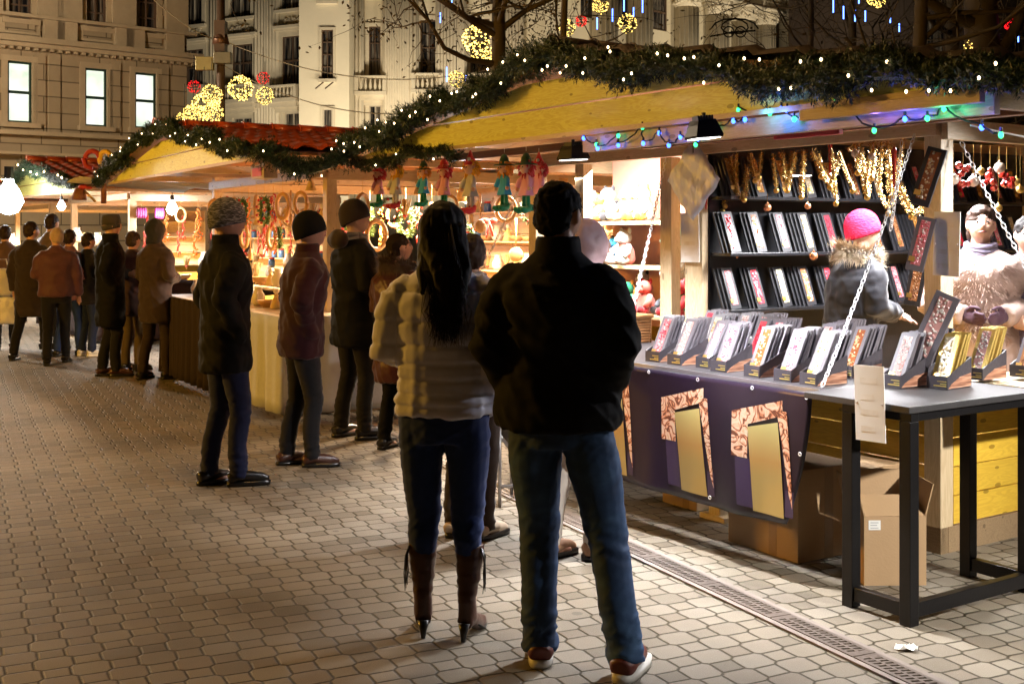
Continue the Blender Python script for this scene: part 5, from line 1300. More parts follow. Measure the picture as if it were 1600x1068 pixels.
def secA(t):
    hs = []
    for a in ((293,320,78,134),(365,397,70,128),(443,474,57,133)): hs.append(fac_win(t, fA, *a, m_bframe, m_dkglass, bars=(1,1), surround=m_ctrim, trim=.22, head=True))
    for a in ((291,318,-60,40),(360,394,-70,28),(440,473,-80,15)): hs.append(fac_win(t, fA, *a, m_wwhite, m_dkglass, bars=(1,1), surround=m_ctrim, trim=.2))
    for a in ((366,396,184,230),(446,474,176,225),(296,320,190,230)): hs.append(fac_win(t, fA, *a, m_wwhite, m_dkglass, bars=(1,1), surround=m_ctrim, trim=.2))
    wall_with_holes(t, fA, 'wall', fA.p(200,100)[0], 0, 0, 16, hs, m_stucco, 3)
    for px in (340, 410, 428): 
        x = fA.p(px, 100)[0]; b = MB()
        for k in range(4): b.tube([(x-.26+.175*k, -.13, 5.0), (x-.26+.175*k, -.13, 15.5)], .08, 8)
        b.box(x-.38, x+.38, -.16, -.0805, 4.2, 15.5); obj('fluted_pilaster', b, m_ctrim, t, True)
    for p in ((352,408,135,157),(432,475,135,155)): baluster_rail(t, fA, *p)
    for p in ((352,410,166,173),(432,476,160,167)): x0, zz = fA.p(p[0], p[2]); x1, _ = fA.p(p[1], p[3]); band(t, fA, 'lintel', 0, zz-.22, zz, .3, m_ctrim, x0, x1)
    rr = random.Random(2)
    for px0, px1, py in ((293,318,52),(362,395,47),(442,473,35)):      # relief panels of stone leafwork
        b = MB()
        x0 = fA.p(px0, py)[0]; x1 = fA.p(px1, py)[0]; zc = fA.p((px0+px1)/2, py)[1]
        for i in range(46): b.ball((rr.uniform(x0+.05,x1-.05), -.13, zc+rr.uniform(-.25,.25)*(1-.5*rr.random())), (rr.uniform(.05,.11), .07, rr.uniform(.03,.09)), 6)
        obj('relief_panel', b, m_ctrim, t, True)
def secB(t):
    hs = [fac_win(t, fB, 503, 521, 47, 124, m_bframe, m_dkglass, bars=(1,3), surround=m_ctrim, trim=.1, sill=True), fac_win(t, fB, 505, 520, 170, 230, m_wwhite, m_dkglass, bars=(0,1), surround=m_ctrim, trim=.1),
          fac_win(t, fB, 500, 523, -60, 2, m_bframe, m_dkglass, bars=(1,1), surround=m_ctrim, trim=.1)]
    wall_with_holes(t, fB, 'wall', fB.p(475,0)[0]-.2, fB.p(546,0)[0], 0, 16, hs, mat('bright_cream_stucco', (.70,.63,.48), .85, var=.12, vs=.8, bump=.2, bs=10, bd=.02), 3)
    for px in (507, 522):
        x, zz = fB.p(px, 128); b = MB(); b.tube([(x,-.1,zz), (x-.3,-.5,zz-.35)], .03, 6); obj('flag_holder', b, m_bframe, t)
def secC(t):
    f = Facade(546, 53.0, 1e9)
    hs = [fac_win(t, f, 577,595,42,120, m_bframe, m_dkglass, bars=(1,2), surround=m_ctrim, trim=.16), fac_win(t, f, 577,596,165,230, m_wwhite, m_dkglass, bars=(1,1), surround=m_ctrim, trim=.16),
          fac_win(t, f, 657,685,32,118, m_bframe, m_dkglass, bars=(1,3), surround=m_ctrim, trim=.2), fac_win(t, f, 656,686,160,230, m_wwhite, m_dkglass, bars=(1,1), surround=m_ctrim, trim=.2),
          fac_win(t, f, 818,833,48,130, m_bframe, m_dkglass, bars=(0,2), surround=m_ctrim, trim=.16), fac_win(t, f, 735,765,30,118, m_bframe, m_dkglass, bars=(1,3), surround=m_ctrim, trim=.2),
          fac_win(t, f, 577,596,-70,-5, m_bframe, m_dkglass, bars=(1,1), surround=m_ctrim, trim=.16)]
    x0 = f.p(546,0)[0]
    wall_with_holes(t, f, 'wall', f.p(546,0)[0], f.p(860,0)[0], 0, 16, hs, m_stucco, 3)
    for p in ((558,604,121,145),(646,692,117,142),(730,772,117,142)): baluster_rail(t, f, *p)
    for pc, n in ((622,5),(641,2),(704,4),(716,2),(556,2),(795,4)):
        x = f.p(pc, 100)[0]; b = MB(); w_ = .30 if n < 4 else .55
        b.box(x-w_-.1, x+w_+.1, -.45, -.0805, 0, 15.8)
        for k in range(n*2): b.tube([(x-w_+.05+(2*w_-.1)*k/(n*2-1), -.46, 1.5), (x-w_+.05+(2*w_-.1)*k/(n*2-1), -.46, 15.6)], .075, 8)
        obj('fluted_pilaster', b, m_ctrim, t, True)
def secE(t):
    f = fE
    hs = []
    for a in ((1018,1040,-10,48),(1074,1086,8,50),(1118,1130,18,56),(1148,1160,24,60),(1206,1216,32,75),(905,945,-60,30),(960,985,-60,40)): hs.append(fac_win(t, f, *a, m_bframe, m_dkglass, bars=(0,1), surround=None))
    wall_with_holes(t, f, 'wall', 0, f.p(1420,0)[0], 0, 16, hs, m_stucco, 3)
    rr = random.Random(4)
    for px, py in ((1058,5),(1106,17),(1148,27),(1180,34),(1238,48),(985,-12),(930,-25)):
        x, zz = f.p(px, py); b = MB(); b.lathe([(.62,0),(.60,.5)]+[(.56,zz-.3)], 20, c=(x, -.6, 0))
        for k in range(16): a = 2*math.pi*k/16; b.tube([(x+.57*math.cos(a), -.6+.57*math.sin(a), .5), (x+.55*math.cos(a), -.6+.55*math.sin(a), zz-.35)], .05, 6)
        obj('column', b, m_ctrim, t, True)
        b = MB(); b.lathe([(.58,-.32),(.62,-.25),(.66,.1),(.80,.32)], 18, c=(x, -.6, zz)); b.box(x-.82, x+.82, -1.42, .2, zz+.32, zz+.46)
        for k in range(60): a = rr.uniform(0, 6.28); h_ = rr.uniform(-.22,.28); b.ball((x+(.68+.1*h_)*math.cos(a), -.6+(.68+.1*h_)*math.sin(a), zz+h_), (.08,.08,.09), 5)
        obj('capital', b, m_ctrim, t, True)
    zc = f.p(1106,17)[1]
    for z0, z1, o in ((.47,.85,1.1),(.853,1.3,.9),(1.303,1.5,1.6),(1.503,1.62,1.9)):
        b = MB(); b.box(-1, f.p(1420,0)[0], -o, -.081, zc+z0, zc+z1); obj('entablature', b, m_ctrim, t)
    b = MB(); x = 0
    while x < 22: b.box(x, x+.22, -1.5, -.91, zc+1.12, zc+1.30); x += .5
    obj('dentils', b, m_ctrim, t)
    b = MB()
    for i in range(260): x = rr.uniform(0, 24); b.ball((x, -.93, zc+1.0+rr.uniform(-.1,.1)), (rr.uniform(.06,.14), .08, .07), 5)
    obj('frieze_relief', b, m_ctrim, t, True)
facade_parts(fA, secA); facade_parts(fB, secB); facade_parts(Facade(546, 53.0, 1e9), secC); facade_parts(fE, secE)
# assumed floodlights added before the palace, hidden behind the stalls
def ground_flood(label, P, aim, pw, col=FLOODC, spot=95):
    t = thing('assumed_facade_floodlight', label, 'floodlight', P, 0, 'assumed floodlights standing before the palace')
    b = MB(); b.box(-.2,.2,-.12,.12,.25,.5); obj('housing', b, m_black, t); b = MB(); b.box(-.03,.03,-.03,.03,0,.25); obj('stand', b, m_black, t)
    lamp('flood_beam', 'SPOT', Vector(P)+Vector((0,.1,.75)), pw, col, 1.3, aim, spot=spot, blend=.8)
ground_flood('assumed floodlight aimed at the flat tower bay', (-7.6, 45.5, 0), at(512, 110, 51), 2100)
ground_flood('assumed floodlight aimed at the left wing', (-11.5, 43.0, 0), at(400, 60, 52), 2600)
ground_flood('assumed floodlight aimed at the pilaster bay', (-3.8, 46.0, 0), at(650, 60, 53), 3000)
ground_flood('assumed floodlight aimed at the middle bay behind the tree', (1.5, 46.0, 0), at(780, 40, 53), 2600)
ground_flood('assumed floodlight aimed at the right wing columns', (8.5, 46.0, 0), at(1060, 0, 54), 5500)
ground_flood('assumed floodlight aimed at the far right wing', (16.0, 50.0, 0), at(1200, 20, 60), 6500)

# lamp post with box floodlight in front of the palace
t = thing('lamp_post', 'pale pole with box floodlight and cone shade behind the second stall', 'lamp post', (at(345,362,27).x, 27, 0))
b = MB(); b.tube([(0,0,0),(0,0,4.2),(0,0,8)], [.11,.10,.09], 12); obj('pole', b, m_bframe, t, True)
b = MB(); b.lathe([(.20,EYE+ (362-66)/F*27-.05),(.16,EYE+(362-60)/F*27+.05),(.10,EYE+(362-50)/F*27)], 14); obj('shade', b, mat('copper_shade', (.12,.06,.035), .4, .5), t, True)
b = MB(); zc = EYE+(362-95)/F*27; b.box(-.08,.30,-.35,-.12,zc-.1,zc+.15); obj('box_floodlight', b, mat('grey_metal_box', (.20,.19,.15), .4, .4), t, bevel=.01)
b = MB(); b.box(-.5,-.1,-.3,-.15,zc-.25,zc+.05, Matrix.Translation((0,0,0))); obj('angled_floodlight', b, mat('yellow_grey_lamp', (.30,.26,.12), .4, .3), t, bevel=.01)
b = MB(); b.box(-.12,.12,-.14,.14,zc+.2,zc+.9); obj('sensor_head', b, m_bframe, t)

# overhead wires
def wire(label, a, c, sag, r=.012, n=16):
    t = thing('overhead_wire', label, 'wire', a, 0, 'thin wires strung over the square'); d = c-a
    b = MB(); b.tube([d*(i/n)-Vector((0,0,sag*4*(i/n)*(1-i/n))) for i in range(n+1)], r, 5); obj('wire', b, mat('grey_wire', (.35,.32,.27), .5), t)
wire('long wire sagging from the top edge over the sandstone building corner', at(228,-12,22), at(330,60,27), .1, .014)
wire('wire running right from the lamp post towards the tree', at(345,62,27), at(800,100,27), .6)
wire('upper wire from the lamp post across the palace', at(345,100,27), at(700,170,27), .5)
wire('wire crossing behind the dark trees at right', at(1290,58,24), at(1620,60,24), .05, .012)
wire('second wire meeting the first before the dark trees', at(1320,70,24), at(1400,42,24), .02, .012)

# wrought iron scroll above the near roof
t = thing('iron_scroll', 'black wrought iron scroll bracket seen above the near roof', 'ironwork', at(1148, 50, 20)); b = MB()
for a in (-1, 1):
    b.tube([(a*.40*math.cos(q*.5)*(1-q/14), 0, .22*math.sin(q*.5)*(1-q/14)+.05) for q in range(12)], .014, 5)
    b.torus((a*.10,0,.0), .09, .012, 14, 5)
b.tube([(-.42,0,-.08),(.0,0,.0),(.35,0,.02)], .015, 5); obj('scroll', b, m_black, t)

# ---------------------------------------------------------------- light balls and light tubes
m_ywire = glow('yellow_fairy_light', (1,.66,.14), 5); m_rwire = glow('red_fairy_light', (1,.012,.015), 3)
def light_ball(label, px, py, rpx, Y, col='y', n=210):
    r = rpx/F*Y; P = at(px, py, Y); rr = random.Random(px)
    t = thing('light_ball', label, 'light ball', P, 0, 'hanging balls of fairy lights')
    b = MB()
    for k in range(4): b.torus((0,0,0), r*.93, .006, 20, 4, M=Matrix.Rotation(k*math.pi/4, 4, 'Z'))
    for h in (-.5, 0, .5): b.torus((0,0,0), r*.93*math.cos(math.asin(h)), .006, 20, 4, M=Matrix.Translation((0,0,r*.93*h)) @ Matrix.Rotation(R(90),4,'X'))
    obj('wire_frame', b, m_wire, t)
    b = MB(); s_ = max(.010, r*.055)
    for i in range(n):
        d = Vector((rr.gauss(0,1), rr.gauss(0,1), rr.gauss(0,1))).normalized()*r*rr.uniform(.88,1.02); s2 = s_*rr.uniform(.5,1.25)
        b.add([d+Vector(v)*s2 for v in ((1,0,0),(-1,0,0),(0,1,0),(0,-1,0),(0,0,1),(0,0,-1))], [(0,2,4),(2,1,4),(1,3,4),(3,0,4),(2,0,5),(1,2,5),(3,1,5),(0,3,5)])
    tag(obj('fairy_lights', b, m_ywire if col == 'y' else m_rwire, t), kind='stuff')
    b = MB(); b.tube([(0,0,r*.9),(0,0,r*.9+.6)], .008, 4); obj('cord', b, m_wire, t)
for a in (('big yellow light ball hanging right of the lamp post',376,138,20,26,'y',230), ('small yellow light ball right of the big one',414,150,14,27,'y',170), ('yellow light ball just left of the lamp post',331,149,17,26,'y',230), ('yellow light ball low behind the lamp post',319,166,20,25.6,'y',260),
          ('yellow light ball touching the red tiled ridge',302,180,17,25.2,'y',240), ('lowest yellow light ball at the ridge end',288,186,12,25,'y',170), ('yellow light ball over the ridge by the pole',333,176,16,25,'y',230),
          ('small red light ball above the yellow cluster',303,136,10,27,'r',120), ('small red light ball above the small yellow one',411,122,10,28,'r',120), ('yellow light ball behind the near garland',713,124,13,24,'y',150),
          ('large yellow light ball partly behind the tree trunk',752,66,30,24,'y',260), ('yellow light ball right of the blue tubes above the near gable',980,37,15,22,'y',170), ('yellow light ball at the top edge above the near gable',938,9,13,22,'y',150),
          ('small red light ball left of the yellow pair',908,33,9,23,'r',110), ('yellow light ball half sunk behind the near gable peak',886,44,13,22,'y',150), ('yellow light ball at the top edge before the dark trees',1370,-3,15,20,'y',170),
          ('yellow light ball low between the dark trunks',1525,74,19,19,'y',200), ('yellow light ball at the top right of the dark trees',1540,-2,13,19,'y',150), ('small red light ball at the upper right corner',1578,38,9,19,'r',110)):
    light_ball(*a)
step2 = box_part(st2, 'counter_step', m_pale, -3.5, -.1, -.12, .02, 1.04, 1.06)
lamp('ball_glow', 'POINT', at(322,165,24.0), 70, (1,.7,.3), .3)
m_bt = glow('blue_tube_glow', (.10,.22,1), 7)
tubes = [(1004,-2,20,21),(975,-5,18,21),(990,12,26,22),(957,14,34,22),(933,28,46,22),(1302,0,20,20),(1318,10,30,20),(1336,16,34,20),(1352,17,34,20),(1342,-5,6,20),(1405,37,50,20),(1443,45,64,20),(1549,68,88,19),(1591,40,66,19),(1518,40,50,20),(698,105,128,25),(688,20,36,25),(706,0,15,26),(728,118,126,25),(1391,28,36,20)]
for i, (px, y0, y1, Y) in enumerate(tubes):
    a, c_ = at(px, y0, Y), at(px, y1, Y)
    t = thing('light_tube', 'thin blue light tube, %s of its kind in the trees' % (ORD[i] if i < 15 else ['sixteenth','seventeenth','eighteenth','nineteenth','twentieth'][i-15]), 'light tube', c_, 0, 'thin blue light tubes hanging in the trees')
    b = MB(); b.tube([(0,0,0),(0,0,(a-c_).z)], .011, 6); obj('tube', b, m_bt, t)
    b = MB(); b.tube([(0,0,(a-c_).z),(0,0,(a-c_).z+.4)], .004, 4); obj('cord', b, m_wire, t)

# ---------------------------------------------------------------- trees
m_bark = mat('plane_tree_bark', (.10,.075,.045), .85, var=.4, vs=5, bump=.5, bs=12, bd=.02, stretch=(1,1,.35)); m_leaf = mat('dry_leaf', (.16,.11,.035), .7, var=.0, island=.5, bump=0)
def tree(label, base, r0, h, seed, leaves=300, lean=(0,0), spread=1.0, levels=4, first=.35, leaf=.06):
    rnd = random.Random(seed); t = thing('tree', label, 'tree', base, 0, 'bare winter trees behind the stalls'); tips = []
    tr = MB(); br = MB()
    P = [Vector((lean[0]*i/8*h+rnd.uniform(-.04,.04), lean[1]*i/8*h, h*i/8)) for i in range(9)]
    tr.tube(P, [r0*(1-.07*i) for i in range(9)], 12); obj('trunk', tr, m_bark, t, True)
    def grow(p, d, L, r, lv):
        pts = [p]; q = p; dd = d.copy()
        for k in range(5):
            dd = (dd+Vector((rnd.gauss(0,.22), rnd.gauss(0,.22), rnd.gauss(.05,.2)))).normalized(); q = q+dd*L/5; pts.append(q)
        br.tube(pts, [r*(1-.15*k) for k in range(6)], 6 if lv > 2 else 4, caps=False)
        if lv <= 2: tips.extend(pts[2:])
        if lv > 0:
            for k in range(3 if lv > 1 else 4):
                i = rnd.randint(1, 5); nd = (dd+Vector((rnd.gauss(0,.9), rnd.gauss(0,.9), rnd.gauss(0,.6)))).normalized()
                grow(pts[i], nd, L*rnd.uniform(.5,.75), r*.5*(1-.1*i)+.002, lv-1)
    for k in range(int(9*spread)):
        f = first+(1-first)*rnd.random(); i = min(7, int(f*8)); p = P[i].lerp(P[i+1], f*8-i); a = rnd.uniform(0, 6.28)
        grow(p, Vector((math.cos(a), math.sin(a), rnd.uniform(.1,.7))).normalized(), h*.24*spread, r0*.30, levels-1)
    obj('branches', br, m_bark, t, True)
    if leaves:
        b = MB()
        for k in range(leaves):
            c = rnd.choice(tips)+Vector((rnd.gauss(0,.08), rnd.gauss(0,.08), rnd.gauss(0,.08))); e = Vector((rnd.gauss(0,1), rnd.gauss(0,1), rnd.gauss(0,1))).normalized()*leaf; g_ = e.orthogonal().normalized()*leaf*.6
            b.add([c-e, c+g_, c+e, c-g_], [(0,1,2,3)])
        obj('dry_leaves', b, m_leaf, t)
tree('tree with a straight trunk and sparse dry leaves left of the near gable', (at(783,362,17).x, 17, 0), .16, 6.4, 3, 5200, first=.48, spread=1.6, leaf=.032)
tree('leaning dark bare tree rising behind the near gable peak', (at(862,362,14).x, 14, 0), .055, 8, 5, 60, lean=(.03,0), first=.4, spread=.8)
tree('thick trunked dark tree at the upper right', (at(1560,362,19).x, 19, 0), .38, 9, 8, 150, lean=(-.05,0), first=.3, spread=1.5)
tree('dark bare tree left of the thick trunk', (at(1440,362,17).x, 17, 0), .14, 8, 9, 150, first=.25, spread=1.4)
tree('thin bare tree against the far right wing', (at(1268,362,23).x, 23, 0), .09, 9, 12, 120, first=.2, spread=1.3)
tree('bare tree far right beyond the side canopy', (at(1330,362,26).x, 26, 0), .14, 9, 21, 150, first=.2, spread=1.5)
tree('dark tree standing behind the wires at upper right', (at(1490,362,26).x, 26, 0), .22, 10, 31, 200, first=.2, spread=1.6)
# dark buildings closing the square at the right
t = thing('dark_building', 'dark unlit building with red awnings behind the trees at upper right', 'building', (27.5, 58, 0), R(20)); b = MB(); b.box(-11, 16, 0, 8, 0, 19); obj('wall', b, mat('dark_brick', (.05,.032,.022), .9, var=.3), t)
b = MB(); b.prism([(-8,4.2),(8,4.2),(8,5.2),(-8,5.2)], -1.2, -.01); obj('awning', b, mat('dark_red_awning', (.16,.015,.015), .7), t)
for i in range(8):
    b = MB(); b.box(-9+2.6*i, -7.9+2.6*i, -.06, -.01, 9, 11.4); o = obj('window', b, m_dkglass, t)
# ---------------------------------------------------------------- people
def cloth_mat(name, col, rough=.85, bump=.35, bs=220, var=.18, sheen=.15): return mat(name, col, rough, var=var, vs=3.5, bump=bump, bs=bs, bd=.0015, sheen=sheen, spec=.2)
c_black, c_navy, c_char = cloth_mat('black_wool_coat', (.0035,.0035,.004), sheen=0), cloth_mat('navy_denim', (.012,.020,.055)), cloth_mat('charcoal_cloth', (.007,.0065,.008))
c_brown, c_wine, c_dkred = cloth_mat('dark_brown_cloth', (.028,.017,.012)), cloth_mat('wine_leather', (.060,.014,.012), .38, .2, 60), cloth_mat('dark_red_cloth', (.028,.004,.006))
c_purple = cloth_mat('purple_jacket', (.060,.022,.075), .55)
m_leather_b, m_leather = mat('black_leather_shoe', (.010,.009,.008), .28, var=.3), mat('brown_leather', (.055,.020,.012), .32, var=.35, bump=.3, bs=80)
m_skin = mat('skin', (.52,.28,.19), .5, var=.10, vs=14, bump=.1, bs=200, sss=.08); m_skin2 = mat('fair_skin', (.62,.38,.28), .5, var=.08, vs=14, bump=.1, bs=200, sss=.08)
m_hair_b, m_hair_br = mat('black_brown_hair', (.006,.0035,.003), .62, spec=.2, var=.3, bump=.4, bs=60, stretch=(6,6,.6)), mat('brown_hair', (.025,.012,.007), .55, spec=.25, var=.35, bump=.4, bs=60, stretch=(6,6,.6))
def jeans_mat():
    t = NT('faded_blue_jeans'); co = t.coords()
    n1 = t.n('TexNoise', i_Scale=3.2, i_Detail=3.0); t.l(co, n1.inputs['Vector'])
    co2 = t.coords((4,4,7)); n2 = t.n('TexNoise', i_Scale=1.5, i_Detail=3.0, i_Distortion=.8); t.l(co2, n2.inputs['Vector'])
    k = t.math('MULTIPLY', n1.outputs[0], n2.outputs[0])
    c = t.ramp(k, [(.10, (.010,.028,.080)), (.27, (.022,.060,.150)), (.48, (.055,.125,.25))]); t.l(c, t.b.inputs['Base Color']); t.b.inputs['Roughness'].default_value = .8
    tw = t.n('TexNoise', i_Scale=400.0); t.l(co, tw.inputs['Vector']); t.bump(tw.outputs[0], .3, .001); return t.m
c_jeans = jeans_mat(); c_blue = cloth_mat('dark_blue_jeans', (.010,.026,.105))
m_puff = mat('cream_quilted_nylon', (.60,.59,.68), .72, var=.12, vs=5, bump=.3, bs=35, bd=.004, spec=.25)
V = Vector
def head_pts(mb, c, yaw, pitch, s=1.0, roll=0):
    """a head with brow, sockets, nose, lips, chin and ears, looking along +y before turning"""
    n, h = 34, 26; vs, fs = [], []
    M = Matrix.Translation(c) @ Matrix.Rotation(yaw, 4, 'Z') @ Matrix.Rotation(pitch, 4, 'X') @ Matrix.Rotation(roll, 4, 'Y')
    def g(d, c_, w): return math.exp(-((d-Vector(c_)).length/w)**2)
    for i in range(h+1):
        t = -math.pi/2+math.pi*i/h
        for j in range(n):
            a = 2*math.pi*j/n; d = Vector((math.cos(t)*math.cos(a), math.cos(t)*math.sin(a), math.sin(t)))
            x, y, z = d.x*.076, d.y*.096, d.z*.118
            if d.z < 0: x *= 1-.30*(-d.z)**1.4; y = y*(1-.18*(-d.z)**2)+(.012*(-d.z) if d.y > 0 else .022*(-d.z)*1)
            y += .026*g(d,(0,.98,-.12),.15)+.010*g(d,(0,.98,.08),.13)+.006*g(d,(0,.93,.30),.35)
            y -= .011*(g(d,(.36,.90,.10),.17)+g(d,(-.36,.90,.10),.17))
            y += .008*g(d,(0,.90,-.42),.14)-.004*g(d,(0,.90,-.50),.08)+.009*g(d,(0,.72,-.78),.22)+.006*(g(d,(.5,.8,-.2),.25)+g(d,(-.5,.8,-.2),.25))
            vs.append((x*s, y*s, z*s))
    for i in range(h):
        for j in range(n): a, b = i*n+j, i*n+(j+1)%n; fs.append((a, b, b+n, a+n))
    fs.append(tuple(range(n-1,-1,-1))); fs.append(tuple(h*n+j for j in range(n)))
    mb.add(vs, fs, M)
    for sx in (-1,1): mb.ball((sx*.078*s, -.006*s, -.004*s), (.011*s,.020*s,.032*s), 10, M @ Matrix.Rotation(sx*.25, 4, 'Z'))
    return M
def hand_pts(mb, w, d, palm_n, side, s=1.0, curl=.5):
    """palm, four fingers of unequal length with bends, and a thumb from the side of the palm"""
    w, d, pn = V(w), V(d).normalized(), V(palm_n).normalized(); sd = d.cross(pn).normalized()*side
    mb.tube([w-d*.02, w+d*.02*s, w+d*.055*s, w+d*.088*s], [(.024*s,.019*s),(.034*s,.018*s),(.040*s,.017*s),(.036*s,.013*s)], 10)
    for k, (off, L) in enumerate(((-.030,.068),(-.010,.078),(.010,.073),(.029,.056))):
        p = w+d*.082*s+sd*off*s; q = [p]; dd = d.copy()
        for seg in (.45,.32,.25):
            q.append(q[-1]+dd*L*seg*s); dd = (dd+pn*(curl*(.55+.06*k))).normalized()
        mb.tube(q, [.0095*s,.0088*s,.0080*s,.0062*s], 8)
    p = w+d*.028*s-sd*.030*s
    mb.tube([p, p-sd*.022*s+d*.020*s+pn*.008*s, p-sd*.026*s+d*.046*s+pn*.016*s, p-sd*.020*s+d*.066*s+pn*.024*s], [.013*s,.0115*s,.0100*s,.0075*s], 8)

def person(label, P, face, h, top='black', coat=None, coat_len=.80, bulk=1.0, legs=None, flare=1.0, shoes=None, shoe_kind='shoe', stance=.10, step=0.0, feet=None, lean=0.0,
           arms=('pocket','pocket'), head=(0,0), hat=None, hat_mat=None, hair=None, hair_mat=None, skin=None, collar=None, extras=None, group=None, vox=.014, width=1.0, quilt=None, sleeve_mat=None, seat=True, loc_only=None, cuff=None, hidden_feet=False, twist=0.0, lift=0.0, gloves=None):
    """face: heading in degrees clockwise from straight away from the camera"""
    s = h/1.78; skin = skin or m_skin; legs = legs or c_char; coat = coat or c_black; shoes = shoes or m_leather_b
    t = thing('person', label, 'person', (P[0], P[1], P[2] if len(P) > 2 else 0), -R(face), group)
    t.rotation_euler = (0, 0, -R(face)); rnd = random.Random(int(P[0]*100)+int(P[1]*10))
    def q(x, y, z): return V((x*s, y*s, z*s+lift))
    feet = feet or ((-stance, -.02-step/2, 0), (stance, .02+step/2, 0))
    L_ = V((0, lean, 0))
    hip = [q(-.09, 0, .92), q(.09, 0, .92)]
    sh = [q(-.185*width, lean*.8, 1.44), q(.185*width, lean*.8, 1.44)]
    HC = q(0, lean*1.1+.015, 1.655)
    ank = [q(feet[i][0], feet[i][1], .09) for i in (0,1)]
    knee = [(hip[i]*.47+ank[i]*.53)+V((0, .035*s, .0)) for i in (0,1)]
    el, wr, pn = [], [], []
    for i, a in enumerate(arms):
        sx = -1 if i == 0 else 1
        if a == 'pocket': el.append(q(sx*.262*width, -.07+lean*.5, 1.17)); wr.append(q(sx*.175*width, .02, 1.01))
        elif a == 'down': el.append(q(sx*.255*width, -.02+lean*.4, 1.14)); wr.append(q(sx*.27*width, .05+lean*.2, .89))
        elif a == 'front': el.append(q(sx*.25*width, -.01+lean*.6, 1.16)); wr.append(q(sx*.10*width, .20+lean*.8, 1.12))
        elif a == 'chest': el.append(q(sx*.27*width, .02, 1.20)); wr.append(q(sx*.07, .20, 1.33))
        elif a == 'reach': el.append(q(sx*.24*width, .14+lean, 1.22)); wr.append(q(sx*.18*width, .38+lean, 1.10))
        elif a == 'up': el.append(q(sx*.28*width, .02, 1.28)); wr.append(q(sx*.16, .10, 1.50))
    # body: head, neck, slim trunk and limbs, hands, one surface
    b = MB(); HM = head_pts(b, HC, R(-head[0]), R(head[1]), s)
    b.tube([HC+V((0,-.012*s,-.06*s)), q(0, lean*.9, 1.50), q(0, lean*.8, 1.40)], [.055*s,.058*s,.075*s], 12)
    b.tube([q(0, lean*.8, 1.46), q(0, lean*.5, 1.2), q(0, 0, .92)], [.06*s,.085*s,.08*s], 12)
    for i in (0,1):
        b.tube([q(0, lean*.8, 1.40), sh[i]+V((0,0,-.07*s)), el[i], wr[i]], [.04*s,.034*s,.032*s,.025*s], 10)
        d = (wr[i]-el[i]).normalized(); inward = V((-1 if i else 1, .1, 0)); inward -= d*inward.dot(d)
        if not gloves: hand_pts(b, wr[i]+d*.012, d, inward if arms[i] != 'reach' else V((0,0,-1)), -1 if i else 1, s, .45 if arms[i] != 'pocket' else .6)
        b.tube([q(0,0,.93), hip[i], knee[i], ank[i]], [.06*s,.055*s,.045*s,.034*s], 10)
        if shoe_kind != 'boot': b.tube([ank[i]+V((0,-.02*s,-.02*s)), ank[i]+V((0,.05*s,-.055*s)), ank[i]+V((0,.12*s,-.065*s))], [.03*s,.03*s,.022*s], 8)
    objm('body', fuse(b, vox*.62 if vox < .016 else vox*.8, 2), skin, t)
    for sx in (-1,1):
        e = MB(); e.ball((sx*.0290*s, .083*s, .013*s), (.0115*s,.0080*s,.0085*s), 8, HM); obj('eye', e, mat('eye_white', (.30,.28,.26), .2, var=0), t, True)
        e = MB(); e.ball((sx*.0290*s, .0905*s, .013*s), (.0052*s,.0028*s,.0052*s), 8, HM); obj('iris', e, mat('dark_iris', (.03,.015,.008), .15, var=0), t, True)
        e = MB(); e.tube([HM @ V((sx*.014*s,.098*s,.034*s)), HM @ V((sx*.032*s,.095*s,.038*s)), HM @ V((sx*.047*s,.082*s,.031*s))], [.0018*s,.0026*s,.0012*s], 6); obj('eyebrow', e, hair_mat or m_hair_br, t, True)
    e = MB(); e.tube([HM @ V((-.023*s,.086*s,-.050*s)), HM @ V((-.008*s,.0965*s,-.0475*s)), HM @ V((.008*s,.0965*s,-.0475*s)), HM @ V((.023*s,.086*s,-.050*s))], [.0022*s,.0055*s,.0055*s,.0022*s], 8); obj('lips', e, mat('lips', (.38,.13,.11), .4, var=.05), t, True)
    if gloves:
        for i in (0,1):
            gb = MB(); d = (wr[i]-el[i]).normalized(); hand_pts(gb, wr[i]-d*.01, d, V((-1 if i else 1, .1, 0)), -1 if i else 1, s*1.12, .55)
            objm('glove', fuse(gb, .007, 1), gloves, t)
    # coat
    hem = .92-(coat_len-.55) if coat_len > .55 else .92
    hem = 1.50-coat_len
    B = bulk; Bs = 1+(B-1)*.45; b = MB()
    zs = [(hem, .185*B*1.03, .135*B, 0), (hem+.06, .190*B*1.03, .140*B, 0), (.98, .185*B, .135*B, .0), (1.10, .175*B, .130*B, .15), (1.22, .188*B, .140*B, .35), (1.33, .200*B*width, .145*B, .6), (1.40, .188*B*width, .128*B, .75), (1.445, .165*Bs*width, .115, .82), (1.485, .120*width*Bs, .098, .88), (1.52, .085, .080, .9), (1.545, .070, .072, 1.0)]
    zs = [z for z in zs if z[0] >= hem-.001]; zs.sort()
    b.rings([(z*s+lift, rx*s, ry*s, 0, lean*k*s) for z, rx, ry, k in zs], 24)
